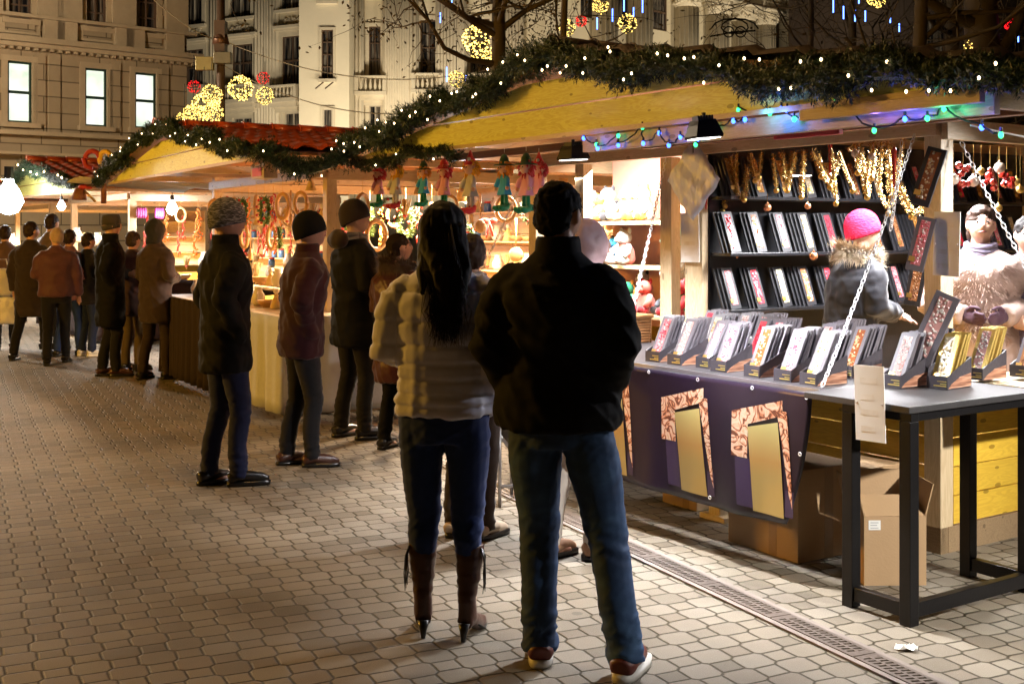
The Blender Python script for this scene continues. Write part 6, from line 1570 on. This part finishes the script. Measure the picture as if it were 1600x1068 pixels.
    for i in (0,1):
        sx = -1 if i == 0 else 1
        b.ball(sh[i]+V((-sx*.018*s,0,-.060*s)), (.074*Bs*s, .080*Bs*s, .085*Bs*s), 14)
        w_ = wr[i]-(wr[i]-el[i]).normalized()*.0
        b.tube([sh[i]-V((sx*.06*s,0,.005*s)), sh[i]+V((sx*.012*s,0,-.07*s)), (sh[i]+el[i])/2, el[i], (el[i]+w_)/2, w_], [.062*s,.072*Bs*s,.070*(B+Bs)/2*s,.064*(B+Bs)/2*s,.056*B*s,.050*B*s], 14)
        if arms[i] == 'pocket': b.ball(wr[i]+V((0,.01,-.04)), (.07*s,.06*s,.08*s), 12)
    sd = rnd.uniform(0, 50)
    def disp(co, n):
        z = co.z/s
        if quilt:
            d = min(abs(z-k) for k in quilt)
            j = noise.noise(V((co.x*26, co.y*26, co.z*5+sd)))
            return .010*min(1, d/.017)**.8-.004 + .0070*j*(1-min(1, d/.06)) + .010*noise.noise(V((co.x*8, co.y*8+co.z*6, co.z*16)))
        f = noise.noise(V((co.x*5+sd, co.y*5, co.z*11)))
        g = noise.noise(V((co.x*16+sd, co.y*16, co.z*30)))
        r_ = 1-abs(noise.noise(V((co.x*7, co.y*7+sd, co.z*9+co.x*8))))*3
        return (.011*f+.0045*g+.009*max(0, r_))*(1 if z < 1.47 else .35)
    objm('coat' if not quilt else 'quilted_jacket', fuse(b, vox if vox < .016 else vox, 3, disp), coat, t)
    # trousers
    b = MB(); b.rings([(.80*s+lift, .155*s, .115*s, 0, 0), (.88*s+lift, .178*s, .128*s, 0, 0), (.97*s+lift, .165*s, .120*s, 0, 0), (1.04*s+lift, .150*s, .110*s, 0, 0)], 20)
    for i in (0,1):
        sx = -1 if i == 0 else 1
        a0 = ank[i]+V((0, -.01*s, -.035*s if shoe_kind != 'boot' else .20*s))
        if shoe_kind == 'boot': a0 = ank[i].lerp(knee[i], .62)
        mid = knee[i].lerp(a0, .5)+V((0,-.018*s,0))
        k = 1.0 if flare < 1.2 else 1.12
        b.tube([hip[i]+V((0,0,-.01*s)), hip[i].lerp(knee[i], .45)+V((sx*.006,0,0)), knee[i], mid, a0], [.100*s,.088*s*k,.066*s*k,.060*s*k,.052*s*flare if shoe_kind != 'boot' else .050*s], 16)
    def disp2(co, n):
        z = co.z/s
        f = noise.noise(V((co.x*6+sd, co.y*6, co.z*9))); g = noise.noise(V((co.x*8+sd, co.y*10, co.z*34+co.x*14)))
        k = .6+2.4*math.exp(-((z-.12)/.10)**2)+1.3*math.exp(-((z-.47)/.09)**2)+1.0*math.exp(-((z-.80)/.07)**2)
        rg = max(0, .35-abs(noise.noise(V((co.x*9+sd, co.y*9, co.z*26-co.x*20)))))
        return .004*f+.0030*k*g+.011*k*rg*.7
    objm('trousers', fuse(b, vox, 2, disp2), legs, t)
    # shoes
    for i in (0,1):
        sx = -1 if i == 0 else 1; f = V((feet[i][0]*s, feet[i][1]*s, lift)); tw = Matrix.Translation(f) @ Matrix.Rotation(-sx*R(12+twist), 4, 'Z')
        sh_ = thing('shoe', None, None); del_ = None
        bpy.data.objects.remove(sh_)
        if shoe_kind == 'boot':
            b = MB(); a = ank[i].lerp(knee[i], .74)-f
            hl = .062*s
            b.tube([V((0,.0,hl+.02*s)), V((0,-.005*s,hl+.10*s)), a*.45+V((0,-.004,.06*s)), a*.8, a], [.040*s,.038*s,.047*s,.057*s,.060*s], 14)
            b.tube([V((0,-.036*s,hl+.015*s)), V((0,.02*s,hl+.018*s)), V((0,.075*s,.05*s)), V((0,.135*s,.024*s)), V((0,.185*s,.020*s))], [(.036*s,.034*s),(.036*s,.036*s),(.034*s,.030*s),(.036*s,.020*s),(.022*s,.014*s)], 12)
            sdm = fuse(b, .008, 2, lambda co, n: .0045*noise.noise(V((co.x*12, co.y*12, co.z*55)))*(1 if co.z > .14 else .2))
            bo = objm('boot', sdm, shoes, t); bo.matrix_local = tw
            b = MB(); b.tube([V((0,-.040*s,hl+.01*s)), V((0,-.046*s,.03*s)), V((0,-.050*s,.002))], [.026*s,.014*s,.009*s], 10); he = obj('heel', b, m_leather_b, t, True); he.matrix_local = tw; b = MB(); b.tube([V((0,.05*s,.045*s)), V((0,.12*s,.010*s)), V((0,.18*s,.006*s))], [(.03*s,.006*s),(.033*s,.006*s),(.018*s,.005*s)], 10)
            he = obj('sole', b, m_leather_b, t, True); he.matrix_local = tw
        else:
            b = MB(); 
            b.tube([V((0,-.076*s,.046*s)), V((0,-.05*s,.054*s)), V((0,.0,.066*s)), V((0,.07*s,.052*s)), V((0,.13*s,.038*s)), V((0,.175*s,.030*s))], [(.036*s,.040*s),(.040*s,.052*s),(.038*s,.052*s),(.041*s,.038*s),(.040*s,.027*s),(.024*s,.016*s)], 14)
            if shoe_kind == 'furboot': b.tube([V((0,-.02*s,.06*s)), V((0,-.03*s,.20*s)), V((0,-.03*s,.27*s))], [.045*s,.050*s,.058*s], 14)
            bo = objm('shoe' if shoe_kind != 'furboot' else 'ankle_boot', fuse(b, .009, 2), shoes, t); bo.matrix_local = tw
            b = MB(); pts = []
            for k in range(20):
                a = 2*math.pi*k/20; sn, cs = math.sin(a), math.cos(a); y = .048+.135*math.copysign(abs(sn)**.75, sn); w_ = .047; pts.append((w_*math.copysign(abs(cs)**.6, cs)*s, y*s))
            b.add([(x, y, .001) for x, y in pts]+[(x*1.02, y*1.01, .030*s) for x, y in pts], [tuple(range(19,-1,-1)), tuple(range(20,40))]+[(k, (k+1)%20, (k+1)%20+20, k+20) for k in range(20)])
            so = obj('sole', b, mat('white_rubber_sole', (.62,.60,.56), .5, var=.15) if shoe_kind == 'sneaker' else m_leather_b, t, True); so.matrix_local = tw
            if shoe_kind == 'furboot':
                fb = MB(); fur_ring(fb, V((0,-.03*s,.27*s)), .062*s, .022, 260, rnd, flat=True); o = obj('fur_cuff', fb, mat('cream_fur', (.62,.52,.34), .9, var=0, bump=0, island=.3), t); o.matrix_local = tw
    # hat / hair
    hm = hat_mat or c_black
    if hat == 'beanie':
        b = MB(); n = 30; vs = []; prof = [(-.035,1.06),(-.02,1.12),(.0,1.12),(.02,1.12),(.035,1.09),(.06,1.06),(.09,.92),(.115,.70),(.133,.40),(.140,.05)]
        for z, r in prof:
            for j in range(n):
                a = 2*math.pi*j/n; rr_ = r*(1+.025*math.sin(a*15)); front = .012 if z < .03 else 0
                vs.append((.083*s*rr_*math.cos(a), .103*s*rr_*math.sin(a)-.004, (z+front*math.sin(a)+.012)*s))
        b.add(vs, [(i*n+j, i*n+(j+1)%n, (i+1)*n+(j+1)%n, (i+1)*n+j) for i in range(len(prof)-1) for j in range(n)]+[tuple((len(prof)-1)*n+j for j in range(n))], HM)
        o = obj('knitted_hat', b, hm, t, True); so = o.modifiers.new('s','SOLIDIFY'); so.thickness = .006; so.offset = 1
    elif hat == 'cap':
        b = MB(); b.rings([(.015*s,.084*s,.104*s,0,0),(.05*s,.086*s,.106*s,0,0),(.10*s,.080*s,.098*s,0,0),(.125*s,.072*s,.090*s,0,0),(.132*s,.02*s,.03*s,0,0)], 24, HM)
        o = obj('cap', b, hm, t, True)
        b = MB(); pts = [(.075*math.cos(a), .085+.085*math.sin(a)) for a in [math.pi*k/12 for k in range(13)]]
        b.add([(x*s, y*s, .030*s-(y-.08)*.25*s) for x, y in pts]+[(x*s, y*s, .036*s-(y-.08)*.25*s) for x, y in pts], [tuple(range(12,-1,-1)), tuple(range(13,26))]+[(k, k+1, k+14, k+13) for k in range(12)], HM); obj('cap_brim', b, hm, t)
        b = MB(); b.rings([(-.035*s,.083*s,.100*s,0,-.006),(.02*s,.089*s,.107*s,0,-.006)], 24, HM @ Matrix.Rotation(R(8),4,'X')); obj('ear_flap', b, hm, t, True)
    elif hat == 'hood':
        b = MB(); b.ball((0,-.018*s,.012*s), (.100*s,.118*s,.132*s), 20, HM); b.tube([HM @ V((0,-.03*s,-.05*s)), q(0, lean*.9-.03, 1.50)], [.095*s,.085*s], 16)
        c = fuse(b, .012, 2, lambda co, n: .014*noise.noise(V((co.x*13,co.y*13,co.z*8)))+.005*noise.noise(co*36)+.007*math.exp(-(co.x/.012)**2)); 
        objm('hood', c, hm, t)
    if hair:
        b = MB()
        if hair == 'short':
            b.ball((0,-.010*s,.030*s), (.084*s,.100*s,.098*s), 18, HM); b.ball((0,-.035*s,-.02*s), (.078*s,.070*s,.070*s), 16, HM)
            if gloves: b.ball((0,.034*s,.072*s), (.068*s,.062*s,.052*s), 14, HM); b.ball((0,-.05*s,-.05*s), (.082*s,.06*s,.07*s), 14, HM)
            c = fuse(b, .008, 1, lambda co, n: .007*noise.noise(co*45)+.004*noise.noise(co*110)); o = objm('hair', c, hair_mat or m_hair_b, t)
        elif hair == 'long':
            b.ball((0,-.012*s,.030*s), (.088*s,.106*s,.100*s), 18, HM); b.tube([HM @ V((0,-.05*s,.04*s)), HM @ V((.01,-.09*s,-.06*s)), q(.030, lean*.8-.150, 1.49), q(.040, -.165, 1.41), q(.045, -.162, 1.34), q(.05,-.158,1.29)], [(.082*s,.055*s),(.066*s,.046*s),(.050*s,.032*s),(.036*s,.022*s),(.020*s,.012*s),(.004,.004)], 16)
            b.tube([HM @ V((-.05*s,-.04*s,.02*s)), q(-.06, -.10, 1.50), q(-.055, -.150, 1.40)], [(.045*s),(.030*s),(.008)], 10); b.tube([HM @ V((.06*s,-.02*s,.02*s)), q(.095, -.06, 1.50), q(.10, -.12, 1.42), q(.095,-.13,1.37)], [(.045*s),(.036*s),(.022*s),(.006)], 10)
            c = fuse(b, .009, 1, lambda co, n: .007*noise.noise(V((co.x*42, co.y*42, co.z*7)))+.004*noise.noise(V((co.x*95, co.y*95, co.z*9)))); o = objm('hair', c, hair_mat or m_hair_b, t)
            b = MB()
            for k in range(420):
                x0 = rnd.uniform(-.075,.085); p0 = HM @ V((x0*s, -.08*s, rnd.uniform(-.02,.04)*s)); xe = x0*.55+.045+rnd.gauss(0,.022)
                b.tube([p0, q(x0*.9+.02+rnd.gauss(0,.008), -.158, 1.50), q(xe, -.172+rnd.gauss(0,.006), 1.42), q(xe+rnd.gauss(0,.014), -.176+rnd.gauss(0,.006), 1.34), q(xe+rnd.gauss(0,.02), -.172, 1.31-rnd.random()*.11)], [.0016,.0016,.0014,.0012,.0006], 3)
            obj('loose_strands', b, hair_mat or m_hair_b, t, True)
            b = MB(); b.torus((0,0,0), .094*s, .005*s, 24, 6, arc=.5, M=HM @ Matrix.Translation((0,.015*s,.020*s)) @ Matrix.Rotation(R(-10),4,'X')); obj('hair_band', b, mat('shiny_band', (.5,.5,.5), .3, .6), t, True)
    if collar == 'fur':
        b = MB(); fur_ring(b, q(0, lean*.9-.02, 1.50), .125*s, .085, 4200, rnd); obj('fur_collar', b, extras if extras else mat('blond_fur', (.60,.47,.32), .9, var=0, bump=0, island=.35), t)
    elif collar == 'high':
        b = MB(); b.rings([(1.45*s+lift,.105*s,.095*s,0,lean*.9*s),(1.50*s+lift,.090*s,.088*s,0,lean*.9*s),(1.56*s+lift,.084*s,.084*s,0,lean*s),(1.575*s+lift,.078*s,.080*s,0,lean*s),(1.56*s+lift,.070*s,.072*s,0,lean*s),(1.46*s+lift,.07*s,.07*s,0,lean*s)], 22); obj('collar', b, coat, t, True)
    elif collar == 'scarf':
        b = MB()
        for k in range(3): b.torus((0, lean*.95*s-.0, 1.475*s+k*.028*s+lift), .088*s-.004*k, .022*s, 24, 8, M=Matrix.Translation((0,0,0)) @ Matrix.Identity(4)) if False else b.tube([(.088*s*math.cos(a)*(1-.05*k), .085*s*math.sin(a)+lean*.95*s, 1.475*s+k*.027*s+lift+.008*math.sin(a*2+k)) for a in [2*math.pi*i/24 for i in range(25)]], .021*s, 8)
        obj('scarf', b, extras or mat('pale_scarf', (.5,.45,.42), .9, var=.4, vs=18), t, True)
    return t, HM, q
def fur_ring(mb, c, r, L, n, rnd, flat=False):
    for k in range(n):
        a = rnd.uniform(0, 6.283); e = rnd.uniform(-.9, .9)
        out = V((math.cos(a), math.sin(a), e)).normalized(); b0 = V(c)+V((math.cos(a)*r, math.sin(a)*r*.95, e*r*.35+ (-.03*math.sin(a) if not flat else 0)))
        d = (out+V((rnd.gauss(0,.35), rnd.gauss(0,.35), rnd.gauss(-.15,.35)))).normalized()*L*rnd.uniform(.5,1.1); w = d.cross(V((0,0,1))); w = (w.normalized() if w.length > 1e-5 else V((1,0,0)))*.0025
        n0 = len(mb.v); mb.v += [tuple(b0-w), tuple(b0+w), tuple(b0+d)]; mb.f.append((n0,n0+1,n0+2)); mb.m.append(0)

# --- the couple in front
P = ground(872, 1030)
person('man from behind in a wide black jacket and faded blue jeans, tallest in front', P, 14, 1.80, coat=c_black, coat_len=.63, bulk=1.24, width=.94, legs=c_jeans, flare=1.25, shoes=mat('red_brown_sneaker', (.13,.030,.022), .5, var=.3), shoe_kind='sneaker',
       feet=((-.06,-.03,0),(.275,-.10,0)), arms=('pocket','pocket'), head=(28,-4), hair='short', hair_mat=mat('black_hair', (.006,.005,.005), .8, spec=.1, var=.3, bump=.3, bs=120), collar='high', vox=.010)
P = ground(693, 992)
tw, HMw, qw = person('woman from behind in a cream quilted jacket with long dark hair and heeled boots', P, 8, 1.73, coat=m_puff, coat_len=.595, bulk=1.04, width=.98, legs=c_blue, shoes=m_leather, shoe_kind='boot', lift=.0,
       feet=((-.085,0,0),(.105,-.02,0)), arms=('front','pocket'), head=(22,-2), hair='long', collar='high', vox=.008, quilt=[.905,.951,.998,1.057,1.122,1.20,1.294,1.42,1.60], skin=m_skin2)
b = MB(); s_ = 1.73/1.78
for sx, x in ((-1,-.085-.062),(1,.105+.062)):
    b = MB()
    for k in range(6): b.tube([qw(x-sx*.008, .008-.006*k, .37), qw(x+sx*.006, .004-.007*k, .33), qw(x+sx*(.002+.004*(k%3)), .006-.009*k, .26), qw(x+sx*(.008-.004*(k%2)), .010-.011*k, .215-.012*(k%3))], [.0030,.0028,.0022,.0014], 5)
    obj('boot_tassel', b, m_leather_b, tw, True)
pass

def marl_mat():
    t = NT('grey_marled_knit'); co = t.coords((9,9,40)); n1 = t.n('TexNoise', i_Scale=4.0, i_Detail=3.0, i_Distortion=.6); t.l(co, n1.inputs['Vector'])
    c = t.ramp(n1.outputs[0], [(.36, (.03,.03,.034)), (.5, (.11,.105,.115)), (.66, (.34,.33,.35))]); t.l(c, t.b.inputs['Base Color']); t.b.inputs['Roughness'].default_value = .95; t.bump(n1.outputs[0], .8, .012); return t.m
# --- shoppers along the second stall
P = ground(352, 757); person('man in a long black coat, dark blue jeans and grey marled knit hat', P, 62, 1.80, coat=c_black, coat_len=.78, bulk=1.12, legs=cloth_mat('midnight_jeans', (.008,.012,.045)), shoes=m_leather_b, arms=('pocket','pocket'), head=(12,6), hat='beanie', collar='high', stance=.07, step=.12, vox=.012,
       hat_mat=marl_mat())
P = ground(470, 727); person('person in dark jacket with red front and dark bobble hat seen from the side', P, 70, 1.73, coat=c_dkred, coat_len=.72, bulk=1.14, legs=c_char, arms=('pocket','pocket'), head=(10,14), hat='beanie', hat_mat=c_black, lean=.05, shoes=m_leather, stance=.08, step=.12, collar='high', vox=.013)
t_, HM_, q_ = person('tall man in dark brown beanie and black hooded coat looking down at the goods', ground(553, 684), 58, 1.84, coat=c_black, coat_len=.80, bulk=1.16, legs=c_char, arms=('front','front'), head=(38,16), hat='beanie', hat_mat=cloth_mat('brown_knit', (.020,.012,.009)), collar='scarf', stance=.12, step=.05, vox=.012, skin=m_skin2,
       extras=mat('grey_scarf', (.16,.15,.16), .9, var=.3))
b = MB(); b.ball(q_(0,-.13,1.50), (.14,.07,.08), 16); o = objm('hood', fuse(b, .012, 2, lambda co, n: .008*noise.noise(co*16)), c_brown, t_)
person('woman in wine red leather coat with brown fur hood behind the cream jacket', ground(622, 700), 40, 1.60, coat=c_wine, coat_len=.95, bulk=1.22, legs=c_black, arms=('front','front'), head=(35,8), hair='short', hair_mat=mat('dark_brown_hair', (.014,.007,.004), .7, spec=.15, var=.3, bump=.4, bs=70), collar='fur', extras=mat('fawn_fur', (.16,.10,.05), .9, var=0, bump=0, island=.35), stance=.08, step=.1, vox=.014)
person('woman in purple jacket with pale collar between the couple and the stall', ground(735, 838), 30, 1.60, coat=c_purple, coat_len=.72, bulk=1.1, legs=c_brown, shoes=mat('beige_shoe', (.42,.33,.24), .6, var=.2), arms=('front','chest'), head=(-30,5), hair='short', hair_mat=m_hair_br, collar='scarf', extras=mat('cream_scarf', (.55,.48,.42), .9, var=.3), vox=.014, skin=m_skin2)
t_, HM_, q_ = person('shopper in a pale pink hooded coat and tan boots facing the toy shelves', ground(897, 872), 62, 1.66, coat=mat('pale_pink_nylon', (.62,.42,.42), .5, var=.12, bump=.3, bs=30), coat_len=.78, bulk=1.1, legs=cloth_mat('white_trousers', (.55,.50,.46)), shoes=mat('tan_suede', (.34,.19,.11), .75, var=.3), shoe_kind='furboot', arms=('front','chest'), head=(15,8), hat='hood',
       hat_mat=mat('pale_pink_hood', (.52,.36,.38), .5, var=.12, bump=.3, bs=30), stance=.07, step=.16, vox=.013, lean=.08)

# --- shoppers at the third stall
person('man in grey flat cap and long black coat standing sideways by the third stall', ground(172, 587), 68, 1.80, coat=c_black, coat_len=.95, bulk=1.12, legs=c_char, shoes=m_leather, arms=('front','pocket'), head=(8,4), hat='cap', hat_mat=cloth_mat('grey_cap', (.045,.040,.036)), collar='high', stance=.05, step=.1, vox=.016, skin=m_skin2)
t_, HM_, q_ = person('dark haired woman with a black backpack left of the capped man', ground(137, 556), 40, 1.60, coat=c_char, coat_len=.75, bulk=1.05, legs=c_navy, shoes=mat('white_sneaker', (.55,.53,.5), .6), shoe_kind='sneaker', arms=('front','front'), head=(5,0), hair='short', hair_mat=m_hair_br, vox=.018)
b = MB(); b.rings([(.95,.14,.09,0,-.22),(1.0,.16,.11,0,-.22),(1.25,.15,.10,0,-.22),(1.35,.10,.06,0,-.2)], 14); objm('backpack', fuse(b, .015, 2), mat('black_nylon', (.012,.014,.016), .5, var=.3), t_)
person('person in dark hooded brown coat reaching to the third stall counter', ground(243, 592), 35, 1.74, coat=cloth_mat('mauve_brown_coat', (.040,.026,.026)), coat_len=.86, bulk=1.12, legs=c_brown, arms=('front','front'), head=(25,8), hat='hood', hat_mat=cloth_mat('dark_grey_hood', (.018,.020,.026)), stance=.12, step=.12, vox=.016)
person('person in brown trousers mostly hidden behind the hooded shopper', ground(207, 578), 30, 1.62, coat=cloth_mat('dark_plum_coat', (.030,.016,.020)), coat_len=.8, bulk=1.05, legs=cloth_mat('brown_cord', (.09,.065,.035)), arms=('front','front'), hair='short', hair_mat=m_hair_br, vox=.018)
# --- the crowd at the left
m_bag = mat('white_plastic_bag', (.62,.60,.58), .4, var=.15, bump=.5, bs=14, bd=.02)
def bag(label, P, s=1.0, m=None):
    t = thing('carrier_bag', label, 'bag', P, .3, 'carrier bags held by shoppers'); b = MB()
    b.rings([(0,.12*s,.05*s),(.03,.15*s,.07*s),(.22*s,.14*s,.05*s),(.33*s,.10*s,.02*s)], 16)
    objm('bag', fuse(b, .014, 1, lambda co, n: .012*noise.noise(co*11)), m or m_bag, t)
    b = MB(); b.tube([(-.07*s,0,.31*s),(-.04*s,0,.44*s),(.04*s,0,.44*s),(.07*s,0,.31*s)], .008, 6); obj('handle', b, m or m_bag, t, True)
person('person in grey brown overcoat walking away at the far left', ground(48, 560), 10, 1.74, coat=cloth_mat('grey_brown_coat', (.03,.02,.018)), coat_len=.95, bulk=1.1, legs=c_char, arms=('down','pocket'), head=(30,0), hair='short', hair_mat=m_hair_br, step=.42, vox=.018)
person('person in a dull pink red anorak and jeans in the left crowd', ground(88, 568), -15, 1.66, coat=cloth_mat('pink_red_anorak', (.085,.034,.044), .6), coat_len=.62, bulk=1.18, legs=c_char, arms=('front','down'), head=(-25,4), hair='short', hair_mat=cloth_mat('beige_hat_knit', (.42,.30,.22)), step=.3, vox=.018)
person('tall shopper in beige coat deeper in the left crowd', ground(80, 545), 25, 1.86, coat=cloth_mat('beige_wool', (.13,.09,.07)), coat_len=.8, bulk=1.1, legs=c_char, arms=('front','front'), hair='short', hair_mat=m_hair_br, vox=.02)
person('person in dark coat with white bags at the left edge', ground(8, 545), -20, 1.70, coat=cloth_mat('brown_overcoat', (.12,.07,.055)), coat_len=.85, bulk=1.1, legs=c_char, arms=('down','down'), hair='short', hair_mat=m_hair_br, step=.2, vox=.02)
person('person in short blue jeans and dark jacket right of the pink anorak', ground(108, 556), 20, 1.64, coat=cloth_mat('rose_coat', (.20,.09,.10)), coat_len=.72, bulk=1.0, legs=c_blue, arms=('front','down'), hair='short', hair_mat=m_hair_br, step=.2, vox=.02)
g_ = ground(12, 548); bag('large white plastic bag hanging low at the left edge', (at(18, 506, g_.y-.25)), 1.3)
bag('white plastic bag held higher at the left edge', (at(4, 462, g_.y-.35)), 1.1)
# --- sellers inside the near stall
def in_stall(px, z_foot, x=None, y=None): pass
x_, _ = H1.pl(1328, 362, .55)
t_, HM_, q_ = person('saleswoman in red knit hat and blond fur collar bending inside the near stall', H1.w(x_, .55, .12), 75, 1.60, coat=cloth_mat('slate_anorak', (.008,.008,.012), .6), coat_len=.78, bulk=1.2, legs=c_char, arms=('reach','front'), head=(18,12), hat='beanie', hat_mat=mat('red_knit', (.52,.02,.065), .95, var=.3, vs=30, bump=.9, bs=55, bd=.01, stretch=(1,1,2), spec=.1), collar='fur', lean=.08, vox=.012, skin=m_skin2)
m_furcoat = mat('rose_beige_fur', (.50,.36,.30), .9, var=0, bump=0, island=.4)
y_, _ = H1.pls(1532, 362, -.35); Pf = H1.w(-.35, y_, .12)
t_, HM_, q_ = person('saleswoman in rose beige fur coat with dark gloves standing at the side window', Pf, 195, 1.64, coat=cloth_mat('rose_beige_coat', (.48,.34,.29), .9), coat_len=.9, bulk=1.22, width=1.15, legs=c_char, arms=('front','front'), head=(0,6), hair='short', hair_mat=m_hair_br, collar='scarf', gloves=cloth_mat('plum_gloves', (.05,.02,.035), .6), extras=mat('patterned_scarf', (.20,.18,.26), .9, var=.6, vs=30), vox=.012, skin=m_skin2)
b = MB(); rr = random.Random(9)
for k in range(5200):
    zz = rr.uniform(.95, 1.46); a = rr.uniform(0, 6.283); w_ = .225 if zz > 1.1 else .215; o_ = q_(w_*math.cos(a)*(1.1 if zz < 1.4 else .95), .165*math.sin(a), zz); d = V((math.cos(a), math.sin(a), rr.uniform(-.8,.1))).normalized()*.05*rr.uniform(.6,1.1); w = d.cross(V((0,0,1))).normalized()*.003
    n0 = len(b.v); b.v += [tuple(o_-w), tuple(o_+w), tuple(o_+d)]; b.f.append((n0,n0+1,n0+2)); b.m.append(0)
obj('fur_pile', b, m_furcoat, t_)
y_, _ = H1.pls(1606, 362, -.2)
person('person with dark hair and lilac coat cut off by the right edge', H1.w(-.2, y_, .12), 200, 1.58, coat=cloth_mat('lilac_coat', (.12,.10,.20), .7), coat_len=.8, legs=c_char, arms=('front','front'), hair='short', vox=.016, skin=m_skin2)

# folding cart with magenta bag behind the couple
g_ = ground(772, 786)
t = thing('folding_cart', 'folding cart of grey tubes with a magenta bag behind the couple', 'cart', g_, R(20))
b = MB()
for a, c_ in (((-.0,-.1,.0),(.0,-.1,.50)), ((.16,-.1,.0),(.16,-.1,.50)), ((0,-.1,.12),(.3,-.1,.12)), ((0,-.1,.42),(.28,.12,.12)), ((0,.14,.0),(0,.14,.5)), ((.16,.14,0),(.16,.14,.5)), ((0,-.1,.12),(0,.14,.12)), ((0,-.1,.5),(.16,-.1,.5)), ((0,.14,.5),(.16,.14,.5))): b.tube([a, c_], .011, 8)
obj('frame', b, mat('grey_tube', (.35,.34,.34), .4, .6), t, True)
b = MB(); b.ball((.08,.02,.62), (.10,.14,.16), 16); objm('bag', fuse(b, .014, 1, lambda co, n: .012*noise.noise(co*12)), mat('magenta_bag', (.32,.01,.09), .5, var=.2), t)
